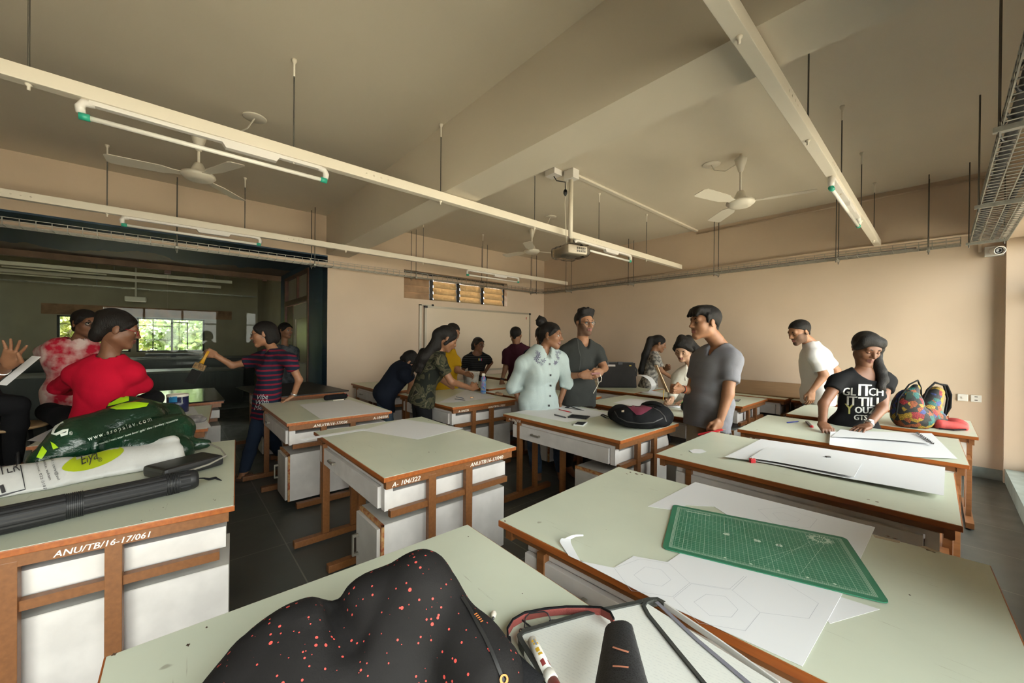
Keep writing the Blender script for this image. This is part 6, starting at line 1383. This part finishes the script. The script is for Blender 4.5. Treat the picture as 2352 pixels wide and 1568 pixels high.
# --- woman in the white blouse
p = person('woman in a cream blouse bending to write on a sheet', 4.4, (-.5, -.8), (1584, 858), (1572, 935), (1569, 801), (-.55, -.6, -.5), hup=(-.2, -.4, 1), neck=(1590, 842), Ht=1.62, fem=True, hs=1.15, skin='fair', sR=(1558, 868, 0), sL=(1612, 866, -.05),
           armR=[(1546, 902, -.1), (1541, 923, -.22)], armL=[(1603, 905, -.12), (1570, 922, -.22)], handR=dict(tip=(1518, 922, -.27), th=(.2, -.3, .9), curl=.75, thumb=.9), handL=dict(tip=(1548, 932, -.28), palm=1, curl=.2), shirt=cloth('cream_crepe', (.50, .47, .40), noise=.04, nscale=120), sleeve=1.55, hem=.1, collar='v', bottom=jeans, hair='bun', eyes='down', loose=.016, seed=8,
           hairpts=[(('h', 0, -.09, .06), ('h', -.02, -.12, .06), .035, .04), (('h', -.03, -.105, .045), (1601, 806, .02), .045, .05), ((1601, 806, .02), (1600, 826, .03), .05, .02), (('h', -.04, .035, .075), ('h', -.085, .0, .0), .03, .018), (('h', .03, .045, .075), ('h', .083, .012, .0), .028, .016), (('h', .083, .012, .0), ('h', .080, .02, -.035), .012, .004), (('h', 0, .01, .10), ('h', .02, -.03, .11), .04, .045)])
wristband(p, -1, .9, .030, .010, mat('brown_strap', (.1, .03, .015), .6), 'watch_strap'); S0, e, w = [a for a in p['arms'] if a[3] == -1][0][:3]; put(MB().lathe(e.lerp(w, .9)-FH*.024+UP*.02, [(.019, 0), (.019, .005), (0, .006)], 16, (UP*.6-FH)), 'watch_face', mat('watch_dial', (.75, .74, .7), .2), p['root'])
tm = MB()
for dx in (0, 5): tm.tube([dep(1576+dx, 846, 4.2), dep(1575+dx, 862, 4.2), dep(1573+dx*.5, 868, 4.2)], .003, 5)
tm.tube([dep(1574, 866, 4.2), dep(1575, 874, 4.2)], [.007, .012], 8); put(tm, 'tassel_tie', mat('tassel_white', (.6, .57, .5), .8), p['root'])
a, b = dep(1523, 920, 4.14), dep(1525, 895, 4.16); g = thing('pencil', 'yellow pencil in the writing hand of the woman in the cream blouse', 'pencil', a); put(MB().tube([a, b], .0045, 6), 'barrel', mat('yellow_pencil', (.45, .26, .04), .4), g)
# --- woman with the long ponytail
m = cloth('grey_floral_cotton', (.40, .37, .33), col2=(.10, .095, .09), nscale=26)
p = person('woman with a long ponytail and grey patterned top by the back wall', 5.75, (.9, .05), (1499, 826), (1488, 890), (1513, 789), (.88, -.12, -.28), hup=(.15, 0, 1), neck=(1500, 809), Ht=1.6, fem=True, hs=1.06, skin='brown', sR=(1507, 826, -.13), sL=(1500, 824, .13),
           armR=[(1517, 850, -.17), (1543, 867, -.15)], armL=[(1525, 850, .1), (1529, 847, .05)], handR=dict(tip=(1556, 873, -.15), th=(.2, .2, .9), curl=.3), handL=dict(tip=(1536, 844, .0), th=(0, 0, 1), curl=.5), shirt=m, sleeve=.7, hem=.16, collar='crew', bottom=blackc, hair='pony', eyes='down', seed=9,
           hairpts=[(('h', 0, -.09, .04), ('h', 0, -.13, .02), .04, .045), (('h', 0, -.13, .02), (1483, 815, .0), .05, .055), ((1483, 815), (1473, 850), .055, .045), ((1473, 850), (1468, 872), .04, .015)])
# --- man in the dark tee
p = person('bearded man in a charcoal tee and spectacles holding a phone', 4.12, (.3, -.95), (1334, 800), (1329, 895), (1342, 742), (.42, -.88, -.02), neck=(1338, 782), Ht=1.76, hs=1.12, skin='tan', sR=(1299, 808, .0), sL=(1371, 808, .0),
           armR=[(1301, 864, -.05), (1336, 861, -.24)], armL=[(1387, 845, -.06), (1381, 853, -.22)], handR=dict(tip=(1362, 862, -.27), th=(0, .2, .9), curl=.55, thumb=.8), handL=dict(tip=(1366, 860, -.27), th=(-.3, .1, .9), curl=.7, thumb=.9),
           shirt=cloth('charcoal_jersey', (.038, .040, .038)), sleeve=.66, hem=.16, collar='v', bottom=cloth('dark_brown_trousers', (.026, .018, .014)), hair='quiff', specs='thin', beard=True, res=.011, seed=11, loose=.014)
wristband(p, 1, .9, .030, .004, mat('brown_thread', (.15, .05, .03), .7), 'thread_band'); wristband(p, -1, .55, .031, .006, mat('cream_band', (.6, .52, .4), .6), 'cream_wristband')
cc = MB().tube([dep(1327, 778, 3.98), dep(1329, 800, 3.97), dep(1334, 820, 3.96), dep(1331, 850, 3.96)], .003, 5); put(cc, 'earphone_cord', mat('grey_cord', (.05, .05, .05), .6), p['root'])
a, b = dep(1358, 858, 3.84), dep(1378, 857, 3.84); g = thing('mobile_phone', 'small phone with a white cord in the hands of the bearded man', 'phone', a); put(MB().bar(a, b, .012, .020, bev=.003), 'phone_body', mat('phone_red_grey', (.3, .12, .11), .3), g)
put(MB().tube([dep(1378, 860, 3.83), dep(1382, 868, 3.83), dep(1380, 876, 3.83), dep(1374, 878, 3.83), dep(1373, 868, 3.83)], .004, 6), 'cord_loop', M_white, g); put(MB().tube([dep(1377, 876, 3.83), dep(1370, 890, 3.83), dep(1363, 903, 3.83)], .003, 6), 'cord_end', M_white, g)
# --- woman in the pale blue shirt
pb = cloth('pale_blue_chambray', (.37, .435, .425), noise=.02, nscale=120)
p = person('woman with a hair bun and pale blue shirt leaning forward with a frown', 3.92, (.5, -.85), (1244, 822), (1236, 925), (1266, 771), (.86, -.42, -.06), hup=(.25, 0, 1), neck=(1247, 804), Ht=1.66, fem=True, hs=1.16, skin='brown', sR=(1203, 838, -.05), sL=(1284, 826, .06),
           armR=[(1180, 888, .02), (1196, 925, .0)], armL=[(1300, 880, .10), (1285, 925, .08)], handR=dict(tip=(1222, 952, .0), th=(.8, 0, .2), curl=.3), legR=[(1226, 1030, .0), (1238, 1120, -.02)], legL=[(1282, 1020, .05), (1291, 1108, .0)],
           shirt=pb, sleeve=1.22, hem=.13, collar='v', bottom=cloth('ripped_blue_denim', (.045, .07, .11), noise=.3, nscale=8), hair='bun', res=.011, seed=13, loose=.034, wr=.009,
           hairpts=[(('h', 0, -.07, .10), ('h', -.005, -.10, .125), .03, .045), (('h', -.01, -.115, .125), ('h', .015, -.115, .13), .045, .047), (('h', .02, -.13, .10), ('h', -.02, -.12, .15), .02, .015), (('h', 0, -.15, .13), ('h', 0, -.175, .14), .008, .002), (('h', .02, -.12, .16), ('h', .03, -.13, .185), .008, .002)])
cl = MB(); nk = p['nk']; f_ = p['fo']; r_ = p['rt']; s_ = p['sp']
for sx in (-1, 1): cl.add([nk+r_*.058*sx-f_*.03+s_*.035, nk+r_*.064*sx-f_*.03-s_*.005, nk+r_*.075*sx+f_*.10-s_*.055, nk+r_*.028*sx+f_*.128-s_*.075, nk+r_*.022*sx+f_*.105-s_*.03, nk+r_*.052*sx+f_*.04+s_*.025], [(0, 1, 2, 3, 4, 5)])
o = put(cl, 'shirt_collar', pb, p['root']); md = o.modifiers.new('thickness', 'SOLIDIFY'); md.thickness = .006; md.offset = 0
ei = mat('grey_violet_embroidery', (.10, .095, .15), .8); rs = random.Random(5)
def flowers(cx, cy, w, h, n):
    pv = []; fc = []
    for i in range(n):
        x = cx+rs.uniform(-w, w); y = cy+rs.uniform(-h, h); r0 = rs.uniform(2.2, 4.2); a0 = rs.uniform(0, 6)
        for k in range(rs.choice((3, 5, 6))):
            a_ = a0+k*1.05; n_ = len(pv); pv += [(x, y), (x+r0*math.cos(a_-.25), y+r0*math.sin(a_-.25)), (x+r0*1.7*math.cos(a_), y+r0*1.7*math.sin(a_)), (x+r0*math.cos(a_+.25), y+r0*math.sin(a_+.25))]; fc.append((n_, n_+1, n_+2, n_+3))
    return pv, fc
for (cx, cy, w_, h_, n_) in ((1234, 812, 7, 5, 4), (1240, 825, 9, 6, 6), (1245, 835, 6, 4, 3), (1279, 812, 6, 6, 4), (1277, 828, 5, 7, 5)):
    pv, fc = flowers(cx, cy, w_, h_, n_); cast('embroidery', ei, pv, fc, p['shirt'], p['root'], .003, 0)
for (x, y) in ((1262, 836), (1264, 861), (1264, 885), (1263, 909), (1260, 931)):
    h = 2.2; cast('button', mat('dark_button', (.03, .03, .035), .4), [(x-h, y-h), (x+h, y-h), (x+h, y+h), (x-h, y+h)], [(0, 1, 2, 3)], p['shirt'], p['root'], .005, 0)
put(MB().ball(p['L'](.078, .0, -.038), .005), 'earring', M_chrome, p['root'])
# --- man in maroon from behind
p = person('man in a maroon tee seen from behind facing the whiteboard', 6.0, (.2, .95), (1190, 808), (1194, 872), (1185, 770), (.25, .95, -.08), neck=(1186, 792), Ht=1.7, hs=1.08, skin='brown', sL=(1166, 811, 0), sR=(1222, 811, .05), armL=[(1161, 845, -.02), (1153, 873, -.06)], armR=[(1232, 850, .05), (1228, 885, .05)], handL=dict(tip=(1150, 888, -.06), th=(.5, .6, .0)),
           shirt=cloth('maroon_jersey', (.040, .009, .016)), sleeve=.75, hem=.14, bottom=blackc, hair='short', seed=15, loose=.02, res=.014)
wristband(p, -1, .9, .032, .012, M_bk, 'wrist_watch')
# --- person half hidden behind the bun
p = person('person in navy half hidden behind the woman in the pale blue shirt', 5.35, (.1, .95), (1240, 812), (1246, 880), (1243, 770), (.1, .95, -.05), Ht=1.66, fem=True, hs=1.05, skin='brown', shirt=cloth('navy_cotton', (.018, .022, .038)), sleeve=.6, hem=.12, bottom=blackc, hair='pony', seed=16, res=.015, hairpts=[(('h', 0, -.08, 0), ('h', 0, -.1, -.1), .05, .03)])
# --- woman at the whiteboard
m = cloth('black_striped_jersey', (.010, .010, .011)); t = NT(m); tc = t.n('TexCoord'); wv = t.n('TexWave', bands_direction='Z', i_Scale=9.); t.l(tc, 'Object', wv, 'Vector'); r = t.ramp(wv, 'Fac', [(.93, (.010, .010, .011)), (.97, (.06, .06, .06))]); t.l(r, 'Color', t.b, 'Base Color')
p = person('woman in spectacles and a black thin-striped tee by the whiteboard, hands on hips', 6.5, (.25, -.95), (1095, 820), (1093, 872), (1099, 791), (.72, -.6, -.08), neck=(1095, 808), Ht=1.6, fem=True, hs=1.05, skin='deep', sR=(1071, 826, 0), sL=(1118, 824, 0), armR=[(1063, 852, .05), (1073, 872, -.05)], armL=[(1128, 832, .08), (1113, 856, -.05)], handR='none', handL=dict(tip=(1104, 862, -.08), th=(0, -.5, .8), curl=.3),
           shirt=m, sleeve=.66, hem=.14, collar='scoop', bottom=blackc, hair='pony', specs='thin', seed=17, res=.014, hairpts=[(('h', 0, -.09, .02), ('h', .0, -.11, -.02), .04, .04), (('h', 0, -.11, -.02), (1086, 800, .0), .045, .03)])
for i, c_ in enumerate(((.5, .3, .02), (.02, .3, .3), (.4, .02, .1))):
    x = 1099+i*2.6; cast('chest_motif', mat('motif_%d' % i, c_, .7), [(x, 823), (x+2.4, 823), (x+2.4, 828), (x, 828)], [(0, 1, 2, 3)], p['shirt'], p['root'], .004, 0)
# --- woman in camouflage
m = cloth('camouflage_cotton', (.03, .03, .02)); t = NT(m); tc = t.n('TexCoord'); n1 = t.n('TexNoise', i_Scale=9., i_Detail=2., i_Distortion=.8); t.l(tc, 'Object', n1, 'Vector'); r = t.ramp(n1, 'Fac', [(0, (.012, .013, .010)), (.44, (.050, .046, .026)), (.52, (.025, .028, .016)), (.58, (.085, .072, .045)), (.64, (.016, .014, .011))]); r.color_ramp.interpolation = 'CONSTANT'; t.l(r, 'Color', t.b, 'Base Color')
p = person('long haired woman in a camouflage top reaching over the bottle table', 4.1, (.8, .5), (992, 826), (968, 915), (1027, 777), (.72, .30, -.45), hup=(.4, .1, 1), neck=(1008, 808), Ht=1.64, fem=True, hs=1.12, skin='brown', sR=(1010, 830, -.13), sL=(990, 822, .13), armR=[(1036, 876, -.12), (1082, 891, .10)], armL=[(1010, 868, .25), (1040, 890, .4)], handR=dict(tip=(1108, 881, .22), th=(0, .4, .9), curl=.4), handL='none',
           shirt=m, sleeve=.62, hem=.05, collar='crew', bottom=blackc, hair='long', eyes='down', seed=19, skirt=.05, res=.011, loose=.013,
           hairpts=[(('h', 0, -.06, .04), ('h', 0, -.095, -.01), .055, .055, .04), (('h', 0, -.095, -.01), (1000, 794, -.04), .055, .06, .04), ((1000, 794, -.04), (976, 820, -.08), .065, .066, .04), ((976, 820, -.08), (960, 850, -.08), .062, .035, .03), ((972, 808, .02), (950, 842, .0), .045, .022, .03), ((955, 838, -.06), (944, 862, -.04), .03, .006, .02), ((968, 842, -.1), (966, 862, -.1), .03, .008, .02), (('h', .055, .03, .03), ('h', .08, -.005, -.06), .024, .018)])
# --- bent-over person in navy
p = person('person in a navy tee and jeans bent over the far side of the bottle table', 4.85, (.75, .55), (925, 848), (882, 905), (941, 830), (.65, .25, -.7), hup=(.6, .1, .6), neck=(934, 840), Ht=1.7, hs=1.05, skin='tan', sR=(930, 858, -.17), sL=(922, 842, .17), armR=[(946, 878, -.12), (938, 905, .0)], armL=[(950, 880, .2), (955, 900, .2)], handR='none', handL='none', shirt=cloth('navy_jersey', (.010, .013, .022)), sleeve=.75, hem=.08, bottom=jeans2, hair='long', eyes='down', seed=21, loose=.025, res=.014,
           legR=[(892, 965, -.05), (884, 1030, -.05)], legL=[(880, 965, .12), (872, 1030, .12)], hairpts=[(('h', 0, -.06, .03), ('h', .02, -.05, .08), .05, .05), (('h', .05, -.02, -.02), ('h', .06, .0, -.06), .03, .02)])
# --- person in yellow
p = person('curly haired person in a yellow top behind the woman in camouflage, hand near the bucket', 5.45, (.6, -.75), (1026, 826), (1022, 895), (1040, 764), (.7, -.5, -.35), neck=(1034, 800), Ht=1.76, hs=1.06, skin='brown', sR=(1004, 832, 0), sL=(1046, 830, 0), armL=[(1050, 850, -.05), (1070, 858, -.12)], armR=[(1000, 868, 0), (1012, 895, -.1)], handL=dict(tip=(1092, 863, -.16), th=(.1, -.4, .8), curl=.45), handR='none',
           shirt=cloth('mustard_cotton', (.34, .19, .006)), sleeve=.6, hem=.14, bottom=blackc, hair='curly', eyes='down', seed=23, res=.014)
# --- woman in the striped tunic
m = cloth('navy_red_stripes', (.012, .018, .032)); t = NT(m); tc = t.n('TexCoord'); sp = t.n('SeparateXYZ'); t.l(tc, 'Object', sp, 'Vector'); nz = t.n('TexNoise', i_Scale=2.5); t.l(tc, 'Object', nz, 'Vector'); ad = t.n('Math', operation='MULTIPLY_ADD'); ad.inputs[1].default_value = .05; t.l(nz, 'Fac', ad, 0); t.l(sp, 'Z', ad, 2)
dv = t.n('Math', operation='DIVIDE'); dv.inputs[1].default_value = .052; t.l(ad, 'Value', dv, 0); fr = t.n('Math', operation='FRACT'); t.l(dv, 'Value', fr, 0); lt = t.n('Math', operation='LESS_THAN'); lt.inputs[1].default_value = .36; t.l(fr, 'Value', lt, 0); mx = t.n('MixRGB'); mx.inputs[1].default_value = (.012, .018, .034, 1); mx.inputs[2].default_value = (.16, .012, .026, 1); t.l(lt, 'Value', mx, 'Fac'); t.l(mx, 'Color', t.b, 'Base Color')
p = person('smiling woman in a navy and red striped tunic holding out a wide brush', 4.2, (-.75, -.6), (627, 824), (614, 912), (606, 767), (-.88, -.42, -.16), hup=(-.1, 0, 1), neck=(628, 805), Ht=1.66, fem=True, hs=1.18, skin='tan', sR=(588, 827, .11), sL=(664, 826, -.11), armR=[(534, 839, .02), (495, 816, -.10)], armL=[(687, 872, -.06), (674, 908, -.04)], handR=dict(tip=(470, 803, -.14), th=(-.2, -.2, -.9), curl=.8, thumb=.9), handL=dict(tip=(640, 927, -.12), palm=1, curl=.06, spread=.2),
           legR=[(582, 1010, -.12), (558, 1092, -.38)], legL=[(622, 1005, -.02), (648, 1050, .26)], foot=(-.9, -.3, -.15), shirt=m, sleeve=.5, hem=.22, collar='v', bottom=jeans, hair='bob', specs='thick', eyes='down', seed=25, skirt=.02, res=.011, loose=.016,
           hairpts=[(('h', 0, -.05, .03), ('h', .0, -.075, -.06), .065, .06, .04), (('h', -.055, -.03, .0), ('h', -.05, -.04, -.085), .03, .03), (('h', .055, -.04, -.0), ('h', .05, -.05, -.09), .03, .03), (('h', .03, .06, .07), ('h', .06, .05, .03), .022, .012)])
sl = MB()
pw = cloth('white_script_print', (.42, .42, .42))
for txt, o in (('Vibe', (588, 917)), ('With', (585, 929)), ('Me', (583, 941))):
    pv, fc = px_text(txt, o, (20, -1.2), 15, shear=.4); cast('tunic_lettering', pw, pv, fc, p['shirt'], p['root'], .004, 1)
wristband(p, -1, .92, .030, .013, M_chrome, 'wrist_watch')
a_ = p['J']((558, 1092, -.38)); sd = MB(); ff = W3((-.9, -.35)); sv = V((-ff.y, ff.x, 0))
sd.obox(V((a_.x, a_.y, .012))+ff*.06, ff, sv, UP, .125, .042, .010, .006).obox(V((a_.x, a_.y, .03))-ff*.05, ff, sv, UP, .03, .03, .03, .006)
for k in (.0, .06, .11): sd.tube([V((a_.x, a_.y, .02))+ff*k+sv*.045, V((a_.x, a_.y, .085-k*.4))+ff*(k-.01), V((a_.x, a_.y, .02))+ff*k-sv*.045], .008, 6)
put(sd, 'sandal', mat('brown_leather', (.06, .025, .012), .5), p['root'])
put(MB().ball(p['L'](-.08, .0, -.038), .006), 'earring', M_chrome, p['root'])
a, b = dep(479, 806, 4.06), dep(452, 852, 4.0); d = (b-a); g = thing('paint_brush', 'wide yellow handled paint brush held out by the woman in the striped tunic', 'brush', a)
put(MB().tube([a, a+d*.35, a+d*.62], [.012, .014, .022], 10, flat=.5), 'handle', mat('yellow_handle', (.55, .28, .02), .4), g); u_ = d.normalized(); sdv = u_.cross(FH).normalized(); put(MB().obox(a+d*.78, u_, sdv, u_.cross(sdv), .032, .055, .014, .004), 'ferrule', mat('printed_ferrule', (.42, .27, .12), .4, col2=(.16, .1, .06), nscale=50), g); put(MB().obox(a+d*1.28, u_, sdv, u_.cross(sdv), .072, .052, .011, .006), 'bristles', mat('black_bristles', (.012, .012, .012), .8, bump=.5, bscale=200), g)
# --- woman in the doorway
p = person('woman smiling in the doorway of the blue recess', 6.1, (.7, -.5), (653, 806), (650, 872), (656, 759), (.9, -.25, -.02), Ht=1.62, fem=True, hs=1.08, skin='brown', shirt=cloth('dull_grey_top', (.10, .11, .12), col2=(.04, .045, .05), nscale=14), sleeve=.6, hem=.2, bottom=cloth('grey_trousers', (.08, .085, .085)), hair='pony', seed=27, res=.015, hairpts=[(('h', 0, -.07, .02), ('h', 0, -.09, -.10), .06, .04)])
# --- woman in red
p = person('woman in a red top sitting on a table with her back turned', 2.66, (.22, .95), (238, 852), (228, 985), (272, 757), (.66, .66, -.22), hup=(.1, .1, 1), neck=(252, 818), Ht=1.72, fem=True, hs=1.08, skin='deep', bulk=1.08, sR=(300, 856, .02), sL=(178, 862, -.02), armR=[(328, 884, .14), (300, 886, .44)], armL=[(134, 888, .12), (180, 900, .44)], handR='none', handL='none', legR=[(352, 915, .42), (250, 960, .62)], legL=[(112, 945, .36), (215, 965, .60)], stand=False,
           shirt=cloth('crimson_knit', (.42, .004, .022)), sleeve=1.62, hem=.06, collar='crew', bottom=blackc, hair='bun', specs='red', seed=29, res=.011, loose=.012, hairpts=[(('h', -.02, -.075, .055), ('h', -.03, -.09, .075), .045, .042), (('h', -.03, -.06, .0), ('h', -.03, -.08, -.055), .05, .045), (('h', -.05, -.085, .03), ('h', -.06, -.095, .0), .034, .036), (('h', .02, -.08, -.04), ('h', .0, -.09, -.075), .035, .03), (('h', .0, -.02, .09), ('h', -.02, -.05, .10), .04, .038)])
# --- woman in the tie-dye top
m = cloth('red_white_tie_dye', (.38, .012, .03), col2=(.62, .48, .44), nscale=8)
p = person('woman in spectacles and a red and white tie-dye top, hand on hip', 3.45, (.75, -.45), (160, 806), (172, 895), (197, 743), (.93, -.2, -.04), neck=(180, 784), Ht=1.68, fem=True, hs=1.06, skin='deep', sR=(130, 798, -.06), sL=(205, 800, .08), armR=[(92, 812, .06), (142, 838, .05)], handR=dict(tip=(165, 846, .0), th=(.3, .5, .5), curl=.3), shirt=m, sleeve=.82, hem=.18, collar='crew', bottom=blackc, hair='bun', specs='thick', eyes='open', seed=31, loose=.022, res=.012,
           hairpts=[(('h', 0, -.09, -.02), ('h', 0, -.11, -.05), .035, .03)])
# --- seated person at the left edge raising a hand
p = person('person at the left edge sitting on a stool with one open hand raised', 2.5, (.8, .2), (-110, 850), (-75, 930), (-95, 740), (.9, .1, 0), Ht=1.66, fem=True, hs=1.05, skin='brown', armR=[(-60, 905, -.1), (20, 838, -.32)], armL=[(-90, 900, .3), (-30, 900, .4)], handR=dict(tip=(40, 775, -.34), th=(.9, .1, .3), curl=.06, spread=.42, thumb=.0, s=1.0), handL='none', legR=[(38, 930, .15), (30, 1060, .25)], legL=[(20, 925, .4), (20, 1060, .5)], stand=False, shirt=cloth('dark_olive_top', (.02, .02, .018)), sleeve=.7, hem=.06, bottom=blackc, hair='pony', seed=33, res=.012)
wristband(p, 1, .84, .031, .003, M_chrome, 'bangle')
a0, a1 = dep(84, 818, 2.35), dep(4, 884, 2.2); d_ = (a1-a0).normalized(); n_ = d_.cross(FH).normalized()*.028
o = MB().prism([a0-n_, a0+n_, a1+n_, a1-n_], 0, .001, tuple(FH)).build('paper_sheet', M_paper); at_origin(o, a0); tag(o, 'white paper strip held beside the raised hand at the left edge', 'paper')
# ================================================================ CAMERA AND LIGHT
cd = bpy.data.cameras.new('camera'); cam = bpy.data.objects.new('camera', cd); COL.objects.link(cam)
cd.sensor_fit = 'HORIZONTAL'; cd.sensor_width = 36; cd.lens = 36*FPX/2352; cd.clip_start = .05; cd.clip_end = 200
M = Matrix((( _R.x, _U.x, -_F.x, CAM.x), (_R.y, _U.y, -_F.y, CAM.y), (_R.z, _U.z, -_F.z, CAM.z), (0, 0, 0, 1)))
cam.matrix_world = M; SC.camera = cam
w = bpy.data.worlds.new('sky'); SC.world = w; w.use_nodes = True; nt = w.node_tree
bg = nt.nodes['Background']; bg.inputs['Strength'].default_value = 14.0
tc = nt.nodes.new('ShaderNodeTexCoord'); sp = nt.nodes.new('ShaderNodeSeparateXYZ'); rp = nt.nodes.new('ShaderNodeValToRGB')
rp.color_ramp.elements[0].position = 0.0; rp.color_ramp.elements[0].color = (1., .965, .89, 1); rp.color_ramp.elements[1].position = .9; rp.color_ramp.elements[1].color = (.90, .96, 1., 1)
nt.links.new(tc.outputs['Generated'], sp.inputs[0]); nt.links.new(sp.outputs['Z'], rp.inputs[0]); nt.links.new(rp.outputs[0], bg.inputs[0])
sun = bpy.data.lights.new('sun', 'SUN'); sun.energy = 70; sun.angle = .03; sun.color = (1., .93, .82); so = bpy.data.objects.new('sun', sun); COL.objects.link(so); so.location = (-20, 0, 30); so.rotation_euler = V((.30, .12, -1)).to_track_quat('-Z', 'Y').to_euler()
def portal(name, c, n, w_, h_):
    l = bpy.data.lights.new(name, 'AREA'); l.shape = 'RECTANGLE'; l.size = w_; l.size_y = h_; l.cycles.is_portal = True
    o = bpy.data.objects.new(name, l); COL.objects.link(o); o.location = c; o.rotation_euler = V(n).to_track_quat('-Z', 'Y').to_euler(); return o
portal('daylight_portal', (RX+.33, 4.3, 1.32), (-1, 0, 0), 2.4, 4.0)
portal('daylight_portal.001', (RX+.33, -.2, 1.32), (-1, 0, 0), 2.4, 3.3)
portal('daylight_portal.002', (FX-.25, -.6, 1.47), (1, 0, 0), .85, 2.7)
portal('daylight_portal.003', (FX-.25, -3.9, 1.47), (1, 0, 0), .85, 1.4)
SC.view_settings.view_transform = 'Standard'; SC.view_settings.look = 'None'; SC.view_settings.gamma = 1; SC.view_settings.use_curve_mapping = False
SC.view_settings.exposure = 0.0
SC.cycles.use_denoising = True
SC.cycles.max_bounces = 10; SC.cycles.diffuse_bounces = 6; SC.cycles.transparent_max_bounces = 12; SC.cycles.sample_clamp_indirect = 6
SC.cycles.caustics_reflective = False; SC.cycles.caustics_refractive = False
